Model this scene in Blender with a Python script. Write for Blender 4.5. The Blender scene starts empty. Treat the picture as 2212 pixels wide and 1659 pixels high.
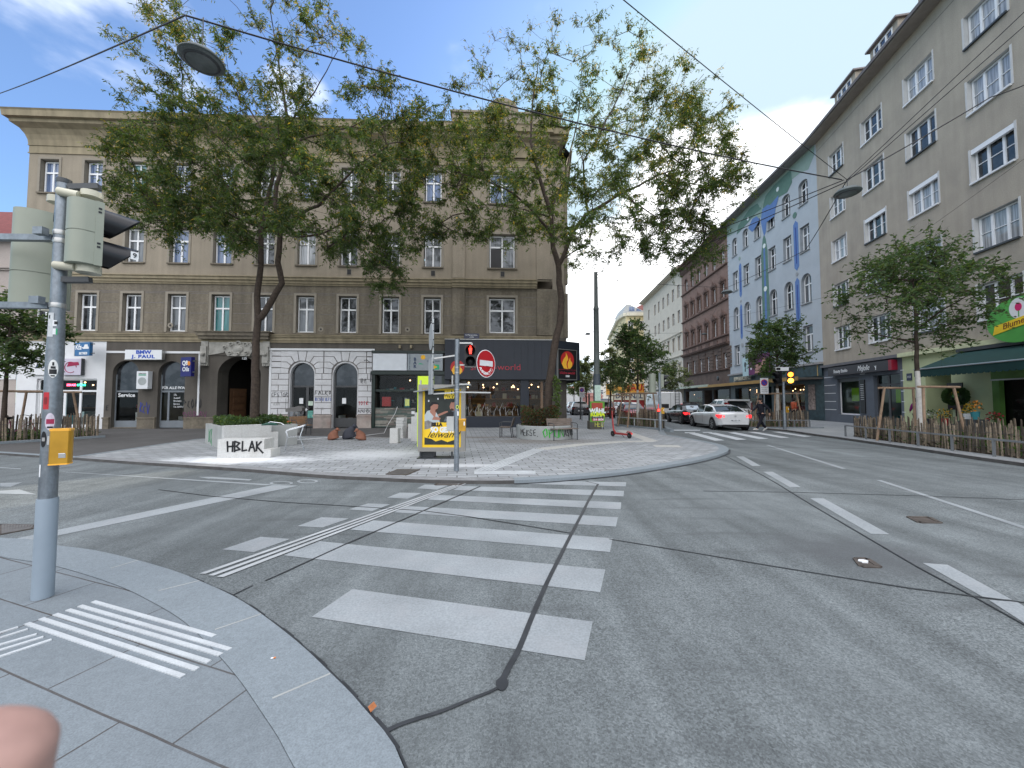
import bpy, math, random
import numpy as np
from mathutils import Vector, Matrix
R = math.radians
random.seed(7)
scene = bpy.context.scene
COL = scene.collection

# ---------------------------------------------------------------- survey helpers
# The street was surveyed from the camera position: F, pitch and eye height give
# for any surveyed direction the point where it meets the ground or a facade.
F = 830.6; CX = 1106.0; CY = 829.5; PITCH = R(2.5); EYE = 1.62
_c, _s = math.cos(PITCH), math.sin(PITCH)
def ray(x, y):
    u = (x - CX) / F; v = (CY - y) / F
    return (u, _c - _s * v, _s + _c * v)
def G(x, y, z=0.0):
    r = ray(x, y); t = (z - EYE) / r[2]
    return (r[0] * t, r[1] * t)
def D(x, y, Y):
    r = ray(x, y); t = Y / r[1]
    return Vector((r[0] * t, Y, EYE + r[2] * t))

# ---------------------------------------------------------------- materials
MATS = {}
def mat(name, rgb, rough=.75, var=.12, vs=2.5, bump=0.0, bs=40, metal=0.0, spec=.4, fine=.0, fs=60, streak=0.0, stain=None, stain_amt=.5, stain_s=.7):
    if name in MATS: return MATS[name]
    m = bpy.data.materials.new(name); m.use_nodes = True
    nt = m.node_tree; N = nt.nodes; L = nt.links
    b = N['Principled BSDF']
    b.inputs['Roughness'].default_value = rough
    b.inputs['Metallic'].default_value = metal
    b.inputs['Specular IOR Level'].default_value = spec
    tc = N.new('ShaderNodeTexCoord')
    src = None
    def mulcol(src, fac_socket, amt):
        mr = N.new('ShaderNodeMapRange'); mr.inputs[1].default_value = .3; mr.inputs[2].default_value = .7
        mr.inputs[3].default_value = 1 - amt; mr.inputs[4].default_value = 1 + amt
        L.new(fac_socket, mr.inputs[0])
        mx = N.new('ShaderNodeMix'); mx.data_type = 'RGBA'; mx.blend_type = 'MULTIPLY'; mx.inputs[0].default_value = 1
        if src is None: mx.inputs[6].default_value = (*rgb, 1)
        else: L.new(src, mx.inputs[6])
        L.new(mr.outputs[0], mx.inputs[7])
        return mx.outputs[2]
    if var:
        n = N.new('ShaderNodeTexNoise'); n.inputs['Scale'].default_value = vs; n.inputs['Detail'].default_value = 5
        L.new(tc.outputs['Object'], n.inputs['Vector']); src = mulcol(src, n.outputs['Fac'], var)
    if fine:
        n = N.new('ShaderNodeTexNoise'); n.inputs['Scale'].default_value = fs; n.inputs['Detail'].default_value = 2
        L.new(tc.outputs['Object'], n.inputs['Vector']); src = mulcol(src, n.outputs['Fac'], fine)
    if streak:
        mp = N.new('ShaderNodeMapping'); mp.inputs['Scale'].default_value = (3.2, 3.2, .22)
        L.new(tc.outputs['Object'], mp.inputs['Vector'])
        n = N.new('ShaderNodeTexNoise'); n.inputs['Scale'].default_value = 1.0; n.inputs['Detail'].default_value = 6
        L.new(mp.outputs[0], n.inputs['Vector']); src = mulcol(src, n.outputs['Fac'], streak)
    if stain:
        n = N.new('ShaderNodeTexNoise'); n.inputs['Scale'].default_value = stain_s; n.inputs['Detail'].default_value = 8; n.inputs['Roughness'].default_value = .65
        L.new(tc.outputs['Object'], n.inputs['Vector'])
        mr = N.new('ShaderNodeMapRange'); mr.inputs[1].default_value = .5; mr.inputs[2].default_value = .68; mr.inputs[4].default_value = stain_amt
        L.new(n.outputs['Fac'], mr.inputs[0])
        mx = N.new('ShaderNodeMix'); mx.data_type = 'RGBA'; L.new(mr.outputs[0], mx.inputs[0])
        if src is None: mx.inputs[6].default_value = (*rgb, 1)
        else: L.new(src, mx.inputs[6])
        mx.inputs[7].default_value = (*stain, 1); src = mx.outputs[2]
    if src is None: b.inputs['Base Color'].default_value = (*rgb, 1)
    else: L.new(src, b.inputs['Base Color'])
    if bump:
        n = N.new('ShaderNodeTexNoise'); n.inputs['Scale'].default_value = bs; n.inputs['Detail'].default_value = 4
        L.new(tc.outputs['Object'], n.inputs['Vector'])
        bp = N.new('ShaderNodeBump'); bp.inputs['Strength'].default_value = bump; bp.inputs['Distance'].default_value = .02
        L.new(n.outputs['Fac'], bp.inputs['Height']); L.new(bp.outputs[0], b.inputs['Normal'])
    MATS[name] = m
    return m
def emis(name, rgb, strength):
    if name in MATS: return MATS[name]
    m = bpy.data.materials.new(name); m.use_nodes = True
    b = m.node_tree.nodes['Principled BSDF']
    b.inputs['Base Color'].default_value = (*rgb, 1)
    b.inputs['Emission Color'].default_value = (*rgb, 1); b.inputs['Emission Strength'].default_value = strength
    MATS[name] = m; return m
def pane_mat(name, rgb, curtain=0, lum=(.6, .6, .6)):
    """window pane: dark room behind mirror-like glass, optionally with a curtain drawn behind it"""
    m = bpy.data.materials.new(name); m.use_nodes = True
    nt = m.node_tree; N = nt.nodes; L = nt.links; b = N['Principled BSDF']
    b.inputs['Roughness'].default_value = .5; b.inputs['Specular IOR Level'].default_value = 0
    tc = N.new('ShaderNodeTexCoord')
    if curtain:
        mp = N.new('ShaderNodeMapping'); mp.inputs['Scale'].default_value = (14, 1, .6)
        L.new(tc.outputs['Object'], mp.inputs['Vector'])
        n = N.new('ShaderNodeTexNoise'); n.inputs['Scale'].default_value = 1.2; L.new(mp.outputs[0], n.inputs['Vector'])
        cr = N.new('ShaderNodeValToRGB'); cr.color_ramp.elements[0].position = .35; cr.color_ramp.elements[1].position = .65
        cr.color_ramp.elements[0].color = (*[c * .45 for c in lum], 1); cr.color_ramp.elements[1].color = (*lum, 1)
        L.new(n.outputs['Fac'], cr.inputs[0]); L.new(cr.outputs[0], b.inputs['Base Color'])
    else:
        n = N.new('ShaderNodeTexNoise'); n.inputs['Scale'].default_value = 1.7; n.inputs['Detail'].default_value = 2
        L.new(tc.outputs['Object'], n.inputs['Vector'])
        cr = N.new('ShaderNodeValToRGB'); cr.color_ramp.elements[0].position = .4; cr.color_ramp.elements[1].position = .62
        cr.color_ramp.elements[0].color = (*[c * .4 for c in rgb], 1); cr.color_ramp.elements[1].color = (*[min(1, c * 1.7) for c in rgb], 1)
        L.new(n.outputs['Fac'], cr.inputs[0]); L.new(cr.outputs[0], b.inputs['Base Color'])
    gl = N.new('ShaderNodeBsdfGlossy'); gl.inputs['Roughness'].default_value = .03; gl.inputs['Color'].default_value = (.86, .93, 1, 1)
    wv = N.new('ShaderNodeTexNoise'); wv.inputs['Scale'].default_value = 1.3
    L.new(tc.outputs['Object'], wv.inputs['Vector'])
    bp = N.new('ShaderNodeBump'); bp.inputs['Strength'].default_value = .12; bp.inputs['Distance'].default_value = .05
    L.new(wv.outputs['Fac'], bp.inputs['Height']); L.new(bp.outputs[0], gl.inputs['Normal'])
    fr = N.new('ShaderNodeFresnel'); fr.inputs['IOR'].default_value = 1.55
    mul = N.new('ShaderNodeMath'); mul.operation = 'MULTIPLY_ADD'; mul.inputs[1].default_value = 1.1; mul.inputs[2].default_value = .0; mul.use_clamp = True
    L.new(fr.outputs[0], mul.inputs[0])
    mx = N.new('ShaderNodeMixShader'); L.new(mul.outputs[0], mx.inputs[0]); L.new(b.outputs[0], mx.inputs[1]); L.new(gl.outputs[0], mx.inputs[2])
    L.new(mx.outputs[0], N['Material Output'].inputs['Surface'])
    MATS[name] = m; return m
def glass_mat():
    m = bpy.data.materials.new('shop_glass'); m.use_nodes = True
    nt = m.node_tree; N = nt.nodes; L = nt.links
    gl = N.new('ShaderNodeBsdfGlossy'); gl.inputs['Roughness'].default_value = .02
    tr = N.new('ShaderNodeBsdfTransparent'); tr.inputs['Color'].default_value = (.88, .93, .92, 1)
    fr = N.new('ShaderNodeFresnel'); fr.inputs['IOR'].default_value = 1.36
    mx = N.new('ShaderNodeMixShader'); L.new(fr.outputs[0], mx.inputs[0]); L.new(tr.outputs[0], mx.inputs[1]); L.new(gl.outputs[0], mx.inputs[2])
    L.new(mx.outputs[0], N['Material Output'].inputs['Surface'])
    MATS['shop_glass'] = m; return m
GLASS = glass_mat()
PANE_DARK = pane_mat('pane_dark_room', (.03, .032, .035))
PANE_CURT = pane_mat('pane_white_curtain', (0, 0, 0), 1, (.42, .44, .46))
PANE_SKY = pane_mat('pane_sky_tint', (0, 0, 0), 1, (.16, .22, .36))  # blue sky reflection painted into the pane colour
PANE_TEAL = pane_mat('pane_teal_blind', (0, 0, 0), 1, (.05, .22, .22))
PANE_GREY = pane_mat('pane_grey_net', (0, 0, 0), 1, (.16, .17, .18))

WHITE = mat('white_paint', (.72, .73, .74), .45, .05)
WHITE_PVC = mat('white_window_frame', (.78, .79, .8), .35, .04)
BLACK = mat('black_plastic', (.012, .012, .014), .35, .1)
GALV = mat('galvanised_steel', (.20, .225, .25), .45, .18, 9, metal=.55, fine=.12, fs=35)
STEEL = mat('brushed_steel', (.42, .42, .41), .35, .06, metal=.7)
DARKMET = mat('dark_grey_metal', (.05, .055, .06), .45, .1)
WOOD = mat('weathered_split_wood', (.16, .125, .09), .85, .3, 9, fine=.25, fs=30)
STAKE = mat('stake_wood', (.27, .185, .125), .8, .2, 6)
BARK = mat('grey_brown_bark', (.05, .036, .027), .9, .35, 12, bump=.6, bs=30)
LIME = mat('lime_washed_bark', (.5, .48, .45), .9, .15, 8)
YBOX = mat('yellow_box_plastic', (.50, .27, .03), .3, .12, 8, metal=.35)
SOIL = mat('dark_soil', (.05, .038, .027), .95, .3, 8, bump=.5, bs=20)

# ---------------------------------------------------------------- mesh builder
class MB:
    def __init__(s): s.v = []; s.f = []; s.m = []; s.mats = []; s.cur = 0
    def use(s, m):
        if m not in s.mats: s.mats.append(m)
        s.cur = s.mats.index(m); return s
    def add(s, vs, fs):
        o = len(s.v); s.v.extend([tuple(p) for p in vs])
        for f in fs: s.f.append([i + o for i in f]); s.m.append(s.cur)
        return s
    def box(s, x0, x1, y0, y1, z0, z1):
        return s.add([(x0,y0,z0),(x1,y0,z0),(x1,y1,z0),(x0,y1,z0),(x0,y0,z1),(x1,y0,z1),(x1,y1,z1),(x0,y1,z1)],
                     [(0,3,2,1),(4,5,6,7),(0,1,5,4),(1,2,6,5),(2,3,7,6),(3,0,4,7)])
    def rbox(s, c, size, rz=0, M=None):
        x, y, z = [q / 2 for q in size]
        T = M if M is not None else Matrix.Rotation(rz, 3, 'Z')
        c = Vector(c); vs = [c + T @ Vector(p) for p in [(-x,-y,-z),(x,-y,-z),(x,y,-z),(-x,y,-z),(-x,-y,z),(x,-y,z),(x,y,z),(-x,y,z)]]
        return s.add(vs, [(0,3,2,1),(4,5,6,7),(0,1,5,4),(1,2,6,5),(2,3,7,6),(3,0,4,7)])
    def beam(s, a, b, w, h, up=(0,0,1)):
        a, b = Vector(a), Vector(b); d = b - a; L = d.length
        if L < 1e-6: return s
        x = d.normalized(); u = Vector(up)
        if abs(x.dot(u)) > .98: u = Vector((1, 0, 0))
        y = u.cross(x).normalized(); z = x.cross(y)
        M = Matrix((x, y, z)).transposed()
        return s.rbox((a + b) / 2, (L, w, h), M=M)
    def tube(s, pts, r, n=8, caps=True, ry=None):
        pts = [Vector(p) for p in pts]; k = len(pts)
        rs = r if isinstance(r, (list, tuple)) else [r] * k
        rings = []; ref = None
        for i, p in enumerate(pts):
            t = (pts[min(i + 1, k - 1)] - pts[max(i - 1, 0)]).normalized()
            if ref is None:
                ref = Vector((0, 0, 1)) if abs(t.z) < .9 else Vector((1, 0, 0))
            a = t.cross(ref).normalized(); b_ = a.cross(t).normalized(); ref = b_
            rings.append([p + (a * math.cos(2 * math.pi * j / n) + b_ * math.sin(2 * math.pi * j / n)) * rs[i] for j in range(n)])
        vs = [q for rg in rings for q in rg]; fs = []
        for i in range(k - 1):
            for j in range(n):
                fs.append((i * n + j, i * n + (j + 1) % n, (i + 1) * n + (j + 1) % n, (i + 1) * n + j))
        if caps: fs.append(tuple(reversed(range(n)))); fs.append(tuple(range((k - 1) * n, k * n)))
        return s.add(vs, fs)
    def lathe(s, prof, n=24, c=(0, 0, 0), M=None, sx=1, sy=1):
        T = M or Matrix.Identity(3); c = Vector(c); vs = []
        for r_, z in prof:
            for j in range(n):
                a = 2 * math.pi * j / n; vs.append(c + T @ Vector((r_ * math.cos(a) * sx, r_ * math.sin(a) * sy, z)))
        fs = []
        for i in range(len(prof) - 1):
            for j in range(n): fs.append((i * n + j, i * n + (j + 1) % n, (i + 1) * n + (j + 1) % n, (i + 1) * n + j))
        fs.append(tuple(reversed(range(n)))); fs.append(tuple(range((len(prof) - 1) * n, len(prof) * n)))
        return s.add(vs, fs)
    def prism(s, poly, z0, z1):           # polygon in xy, extruded in z
        n = len(poly); vs = [(x, y, z0) for x, y in poly] + [(x, y, z1) for x, y in poly]
        fs = [tuple(reversed(range(n))), tuple(range(n, 2 * n))] + [(i, (i + 1) % n, n + (i + 1) % n, n + i) for i in range(n)]
        return s.add(vs, fs)
    def slab(s, poly, y0, y1):            # polygon in xz, thickness in y
        n = len(poly); vs = [(x, y0, z) for x, z in poly] + [(x, y1, z) for x, z in poly]
        fs = [tuple(range(n)), tuple(reversed(range(n, 2 * n)))] + [(i, (i + 1) % n, n + (i + 1) % n, n + i) for i in range(n)]
        return s.add(vs, fs)
    def sheet(s, poly, z):
        return s.add([(x, y, z) for x, y in poly], [tuple(range(len(poly)))])
    def build(s, name, m=None, parent=None, loc=(0, 0, 0), rz=0, smooth=False):
        me = bpy.data.meshes.new(name); me.from_pydata(s.v, [], s.f)
        ml = s.mats if s.mats else [m]
        for q in ml: me.materials.append(q)
        if s.mats: me.polygons.foreach_set('material_index', s.m)
        me.update()
        if smooth:
            me.shade_smooth(); me.set_sharp_from_angle(angle=.7)
        o = bpy.data.objects.new(name, me); COL.objects.link(o)
        o.location = loc; o.rotation_euler = (0, 0, rz)
        if parent is not None: o.parent = parent
        return o
def arc(cx, cz, r, a0, a1, n):
    return [(cx + r * math.cos(a0 + (a1 - a0) * i / n), cz + r * math.sin(a0 + (a1 - a0) * i / n)) for i in range(n + 1)]
def ellipse(cx, cz, rx, rz_, n=28, tilt=0):
    o = []
    for i in range(n):
        a = 2 * math.pi * i / n; x = rx * math.cos(a); z = rz_ * math.sin(a)
        o.append((cx + x * math.cos(tilt) - z * math.sin(tilt), cz + x * math.sin(tilt) + z * math.cos(tilt)))
    return o

# ---------------------------------------------------------------- objects
def tag(o, label=None, cat=None, group=None, kind=None):
    if label: o['label'] = label
    if cat: o['category'] = cat
    if group: o['group'] = group
    if kind: o['kind'] = kind
    return o
def thing(name, label, cat, loc=(0, 0, 0), rz=0, group=None):
    o = bpy.data.objects.new(name, None); COL.objects.link(o); o.empty_display_size = .2
    o.location = loc; o.rotation_euler = (0, 0, rz)
    return tag(o, label, cat, group)
def struct(name, mb, m=None, smooth=False):
    return tag(mb.build(name, m, smooth=smooth), kind='structure')
def dup(o, loc=None, rz=None, label=None, group=None, parent=None):
    c = o.copy(); COL.objects.link(c)
    if loc is not None: c.location = loc
    if rz is not None: c.rotation_euler = (0, 0, rz)
    if label: c['label'] = label
    if group: c['group'] = group
    if parent is not None: c.parent = parent
    for ch in [q for q in bpy.data.objects if q.parent == o]:
        if ch.name != c.name: dup(ch, parent=c)
    return c
def text(parent, s, loc, size, m, rot=(R(90), 0, 0), name='lettering', align='CENTER', sx=1.0, bold=0.0, ext=.004, shear=0, spacing=1.0):
    cu = bpy.data.curves.new(name, 'FONT'); cu.body = s; cu.size = size; cu.align_x = align; cu.align_y = 'CENTER'
    cu.extrude = ext; cu.offset = bold; cu.shear = shear; cu.space_character = spacing; cu.resolution_u = 3
    cu.materials.append(m)
    o = bpy.data.objects.new(name, cu); COL.objects.link(o); o.parent = parent
    o.location = loc; o.rotation_euler = rot; o.scale = (sx, 1, 1)
    return o
def ribbon(mb, pts, w, y, t=.004):
    """painted stroke along points (x,z) on the plane y"""
    for i in range(len(pts) - 1):
        (x0, z0), (x1, z1) = pts[i], pts[i + 1]; dx, dz = x1 - x0, z1 - z0; l = math.hypot(dx, dz) or 1e-6
        ex, ez = dx / l * w * .3, dz / l * w * .3; nx, nz = -dz / l * w / 2, dx / l * w / 2
        yy = y - .0004 * (i % 7)
        mb.slab([(x0 - ex + nx, z0 - ez + nz), (x0 - ex - nx, z0 - ez - nz), (x1 + ex - nx, z1 + ez - nz), (x1 + ex + nx, z1 + ez + nz)], yy - t, yy)
LET = {'H': [[(0,0),(0,1)],[(.7,0),(.7,1)],[(0,.5),(.7,.45)]], 'B': [[(0,0),(0,1),(.6,.8),(.1,.5),(.7,.25),(0,0)]], 'D': [[(0,0),(.05,1),(.7,.6),(.5,.1),(0,0)]],
 'L': [[(0,1),(0,0),(.6,.05)]], 'A': [[(0,0),(.35,1),(.7,0)],[(.1,.4),(.6,.4)]], 'K': [[(0,0),(0,1)],[(.65,1),(0,.45),(.8,-.2)]],
 'M': [[(0,0),(.1,1),(.4,.4),(.7,1),(.8,0)]], 'E': [[(.6,1),(0,1),(0,0),(.6,0)],[(0,.5),(.5,.5)]], 'R': [[(0,0),(0,1),(.6,.8),(.1,.5),(.7,0)]],
 'U': [[(0,1),(.05,.1),(.5,0),(.65,1)]], 'N': [[(0,0),(0,1),(.6,0),(.6,1)]], 'S': [[(.6,.9),(.1,.95),(.05,.55),(.6,.4),(.5,0),(0,.1)]],
 'T': [[(0,1),(.7,1)],[(.35,1),(.35,0)]], 'O': [[(.3,1),(0,.6),(.2,0),(.6,.3),(.5,.9),(.3,1)]], 'F': [[(.6,1),(0,1),(0,0)],[(0,.5),(.5,.5)]],
 'C': [[(.6,.9),(.1,.8),(0,.2),(.6,.05)]], 'I': [[(.2,0),(.2,1)]], 'G': [[(.6,.9),(.1,.8),(0,.2),(.5,0),(.6,.5),(.3,.5)]], 'P': [[(0,0),(0,1),(.6,.8),(.1,.45)]],
 'V': [[(0,1),(.35,0),(.7,1)]], '.': [[(.1,0),(.15,.05)]], ' ': []}
def graffiti(parent, s, x, z, h, y, m, w=.02, seed=0, name='graffiti', sx=.62, squig=.08):
    rnd = random.Random(seed); mb = MB(); cx = x
    for ch in s:
        for st in LET.get(ch, []):
            pts = [(cx + (p[0] + rnd.uniform(-squig, squig)) * h * sx, z + (p[1] + rnd.uniform(-squig, squig)) * h) for p in st]
            ribbon(mb, pts, w, y)
        cx += h * sx * (1.0 if ch != ' ' else .7) * (1 if ch not in 'I.' else .45)
    return mb.build(name, m, parent)
# ================================================================ CAMERA, SKY, SUN
cam = bpy.data.cameras.new('camera'); co = bpy.data.objects.new('camera', cam); COL.objects.link(co)
cam.sensor_width = 36; cam.lens = 36 * F / 2212; cam.clip_start = .008; cam.clip_end = 2000
co.location = (0, 0, EYE); co.rotation_euler = (R(90) + PITCH, 0, 0)
cam.dof.use_dof = True; cam.dof.focus_distance = 12; cam.dof.aperture_fstop = 20
scene.camera = co
SUN_AZ, SUN_EL = R(38), R(23)
sd = Vector((math.sin(SUN_AZ) * math.cos(SUN_EL), math.cos(SUN_AZ) * math.cos(SUN_EL), math.sin(SUN_EL)))
sl = bpy.data.lights.new('sun', 'SUN'); sl.energy = 3.6; sl.angle = R(.6); sl.color = (1, .9, .74)
so = bpy.data.objects.new('sun', sl); COL.objects.link(so); so.rotation_euler = (-sd).to_track_quat('-Z', 'Y').to_euler()
w = bpy.data.worlds.new('World'); scene.world = w; w.use_nodes = True
nt = w.node_tree; N = nt.nodes; L = nt.links; bg = N['Background']
sky = N.new('ShaderNodeTexSky'); sky.sky_type = 'NISHITA'; sky.sun_disc = False
sky.sun_elevation = SUN_EL; sky.sun_rotation = SUN_AZ; sky.dust_density = .7; sky.air_density = 1.0; sky.ozone_density = 2.5
tc = N.new('ShaderNodeTexCoord')
def vdot(d):
    n = N.new('ShaderNodeVectorMath'); n.operation = 'DOT_PRODUCT'; n.inputs[1].default_value = Vector(d).normalized()
    L.new(tc.outputs['Generated'], n.inputs[0]); return n.outputs['Value']
def mrange(sock, a, b, c=0, d=1):
    n = N.new('ShaderNodeMapRange'); n.interpolation_type = 'SMOOTHSTEP'
    for i, v in enumerate((a, b, c, d)): n.inputs[i + 1].default_value = v
    L.new(sock, n.inputs[0]); return n.outputs[0]
def math2(op, a, b):
    n = N.new('ShaderNodeMath'); n.operation = op; n.use_clamp = False
    for i, q in enumerate((a, b)):
        if isinstance(q, (int, float)): n.inputs[i].default_value = q
        else: L.new(q, n.inputs[i])
    return n.outputs[0]
mp = N.new('ShaderNodeMapping'); mp.inputs['Scale'].default_value = (1, 1, 2.1); L.new(tc.outputs['Generated'], mp.inputs['Vector'])
cn = N.new('ShaderNodeTexNoise'); cn.inputs['Scale'].default_value = 2.3; cn.inputs['Detail'].default_value = 7; cn.inputs['Roughness'].default_value = .52
L.new(mp.outputs[0], cn.inputs['Vector'])
cloud = None
for (px, py, r0, r1, amt) in ((1690, 400, .99, .95, .6), (1290, 650, .994, .968, .85), (262, 70, .996, .984, .52), (1600, 470, .99, .95, .95), (1250, 760, .99, .96, .6), (640, 205, .9995, .996, .5)):
    m_ = mrange(vdot(ray(px, py)), r1, r0)
    nn = math2('ADD', math2('MULTIPLY', m_, .42 * amt), cn.outputs['Fac'])
    v = mrange(nn, .66, .86, 0, 1)
    cloud = v if cloud is None else math2('MAXIMUM', cloud, v)
gen = math2('MULTIPLY', mrange(cn.outputs['Fac'], .58, .76), .4)      # thin cloud elsewhere
back = mrange(vdot((0, -.52, .85)), .36, .72)                          # bright cloud added out of view, behind and overhead, as fill light
cloud = math2('MAXIMUM', cloud, math2('MAXIMUM', gen, math2('MULTIPLY', back, mrange(cn.outputs['Fac'], .34, .5, .55, 1))))
glow = mrange(vdot(ray(1760, 380)), .62, .99)
ccol = N.new('ShaderNodeMix'); ccol.data_type = 'RGBA'
cc = N.new('ShaderNodeMix'); cc.data_type = 'RGBA'; L.new(glow, cc.inputs[0])
cc.inputs[6].default_value = (9.5, 10, 10.8, 1); cc.inputs[7].default_value = (12, 12, 12.2, 1)
c3 = N.new('ShaderNodeMix'); c3.data_type = 'RGBA'; L.new(back, c3.inputs[0]); L.new(cc.outputs[2], c3.inputs[6]); c3.inputs[7].default_value = (17, 17, 17.6, 1)
lt = N.new('ShaderNodeMix'); lt.data_type = 'RGBA'; lt.blend_type = 'MULTIPLY'; lt.inputs[0].default_value = 1; lt.inputs[7].default_value = (1.28, 1.5, 1.80, 1); L.new(sky.outputs[0], lt.inputs[6])
lift = N.new('ShaderNodeMix'); lift.data_type = 'RGBA'; lift.blend_type = 'ADD'; lift.inputs[0].default_value = 1
hz = N.new('ShaderNodeMix'); hz.data_type = 'RGBA'; L.new(glow, hz.inputs[0])
hz.inputs[6].default_value = (.3, .3, .25, 1); hz.inputs[7].default_value = (.9, 1.0, 1.0, 1)
L.new(lt.outputs[2], lift.inputs[6]); L.new(hz.outputs[2], lift.inputs[7])
dkn = N.new('ShaderNodeMix'); dkn.data_type = 'RGBA'; dkn.blend_type = 'DARKEN'; dkn.inputs[0].default_value = 1; dkn.inputs[7].default_value = (4.3, 5.5, 6.4, 1); L.new(lift.outputs[2], dkn.inputs[6])
L.new(cloud, ccol.inputs[0]); L.new(dkn.outputs[2], ccol.inputs[6]); L.new(c3.outputs[2], ccol.inputs[7])
L.new(ccol.outputs[2], bg.inputs['Color']); bg.inputs['Strength'].default_value = .14
scene.view_settings.view_transform = 'Standard'; scene.view_settings.look = 'None'; scene.view_settings.exposure = .25
scene.view_settings.gamma = 1
scene.cycles.use_denoising = True; scene.cycles.max_bounces = 6; scene.cycles.transparent_max_bounces = 12
scene.cycles.sample_clamp_indirect = 6

# ================================================================ GROUND
def ground_mat(name, rgb, brick=None, spots=0.0, agg=0.0, stain=.15, rough=.85):
    """brick = (angle, width, height, mortar, mortar_rgb, variation, offset)"""
    m = bpy.data.materials.new(name); m.use_nodes = True
    nt = m.node_tree; N = nt.nodes; L = nt.links; b = N['Principled BSDF']; b.inputs['Roughness'].default_value = rough
    b.inputs['Specular IOR Level'].default_value = .3
    tc = N.new('ShaderNodeTexCoord'); O = tc.outputs['Object']
    def noise(sc, det=5, rg=.5, vec=O):
        n = N.new('ShaderNodeTexNoise'); n.inputs['Scale'].default_value = sc; n.inputs['Detail'].default_value = det; n.inputs['Roughness'].default_value = rg
        L.new(vec, n.inputs['Vector']); return n.outputs['Fac']
    def mr(s, a, b_, c, d):
        n = N.new('ShaderNodeMapRange')
        for i, v in enumerate((a, b_, c, d)): n.inputs[i + 1].default_value = v
        L.new(s, n.inputs[0]); return n.outputs[0]
    def mix(bt, f, A, B):
        n = N.new('ShaderNodeMix'); n.data_type = 'RGBA'; n.blend_type = bt
        for i, q in ((0, f), (6, A), (7, B)):
            if isinstance(q, (int, float)): n.inputs[i].default_value = q
            elif isinstance(q, tuple): n.inputs[i].default_value = (*q, 1)
            else: L.new(q, n.inputs[i])
        return n.outputs[2]
    bump_h = None
    col = mix('MIX', 0.0, rgb, rgb)
    if brick:
        ang, bw, bh, mort, mrgb, bvar, off = brick
        mp = N.new('ShaderNodeMapping'); mp.inputs['Rotation'].default_value = (0, 0, -ang); L.new(O, mp.inputs['Vector'])
        bt = N.new('ShaderNodeTexBrick'); bt.inputs['Scale'].default_value = 1; bt.inputs['Brick Width'].default_value = bw; bt.inputs['Row Height'].default_value = bh
        bt.inputs['Mortar Size'].default_value = mort; bt.inputs['Mortar Smooth'].default_value = .2; bt.offset = off; bt.inputs['Bias'].default_value = 0
        bt.inputs['Color1'].default_value = (*[c * (1 - bvar) for c in rgb], 1); bt.inputs['Color2'].default_value = (*[c * (1 + bvar) for c in rgb], 1)
        # joints wander a little
        wn = N.new('ShaderNodeTexNoise'); wn.inputs['Scale'].default_value = 1.1; L.new(O, wn.inputs['Vector'])
        wv = N.new('ShaderNodeVectorMath'); wv.operation = 'MULTIPLY_ADD'; wv.inputs[1].default_value = (.02, .02, 0)
        L.new(wn.outputs['Color'], wv.inputs[0]); L.new(mp.outputs[0], wv.inputs[2])
        L.new(wv.outputs[0], bt.inputs['Vector'])
        jn = mr(noise(1.3, 4), .35, .62, .65, 1)
        fac = N.new('ShaderNodeMath'); fac.operation = 'MULTIPLY'; L.new(bt.outputs['Fac'], fac.inputs[0]); L.new(jn, fac.inputs[1])
        bt.inputs['Mortar'].default_value = (*rgb, 1)
        col = mix('MIX', fac.outputs[0], bt.outputs['Color'], mrgb); bump_h = bt.outputs['Fac']
    col = mix('MULTIPLY', 1, col, mr(noise(.35, 6, .6), .3, .7, 1 - stain, 1 + stain))
    col = mix('MULTIPLY', 1, col, mr(noise(2.2, 6, .6), .3, .7, 1 - stain * .6, 1 + stain * .6))
    if agg:
        v = N.new('ShaderNodeTexVoronoi'); v.inputs['Scale'].default_value = 95; L.new(O, v.inputs['Vector'])
        sep = N.new('ShaderNodeSeparateColor'); L.new(v.outputs['Color'], sep.inputs[0])
        amt = mr(noise(.28, 3), .35, .6, agg * .45, agg)
        d_ = mr(sep.outputs[0], .0, 1, .35, 1.6)
        col = mix('MULTIPLY', amt, col, d_)
        v2 = N.new('ShaderNodeTexVoronoi'); v2.inputs['Scale'].default_value = 230; L.new(O, v2.inputs['Vector'])
        sep2 = N.new('ShaderNodeSeparateColor'); L.new(v2.outputs['Color'], sep2.inputs[0])
        col = mix('MULTIPLY', .5, col, mr(sep2.outputs[1], 0, 1, .6, 1.4))
    else:
        col = mix('MULTIPLY', 1, col, mr(noise(120, 2), .3, .7, .86, 1.14))
        col = mix('MULTIPLY', 1, col, mr(noise(30, 3), .3, .7, .93, 1.07))
    if spots:
        v = N.new('ShaderNodeTexVoronoi'); v.inputs['Scale'].default_value = .9; L.new(O, v.inputs['Vector'])
        nz = N.new('ShaderNodeMath'); nz.operation = 'MULTIPLY_ADD'; L.new(noise(14, 3), nz.inputs[0]); nz.inputs[1].default_value = .03; L.new(v.outputs['Distance'], nz.inputs[2])
        col = mix('MIX', mr(nz.outputs[0], .055, .04, 0, spots), col, (.045, .05, .055))
        v = N.new('ShaderNodeTexVoronoi'); v.inputs['Scale'].default_value = 2.3; L.new(O, v.inputs['Vector'])
        col = mix('MIX', mr(v.outputs['Distance'], .05, .03, 0, spots * .55), col, (.05, .055, .06))
    L.new(col, b.inputs['Base Color'])
    bp = N.new('ShaderNodeBump'); bp.inputs['Strength'].default_value = .35; bp.inputs['Distance'].default_value = .004
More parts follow.
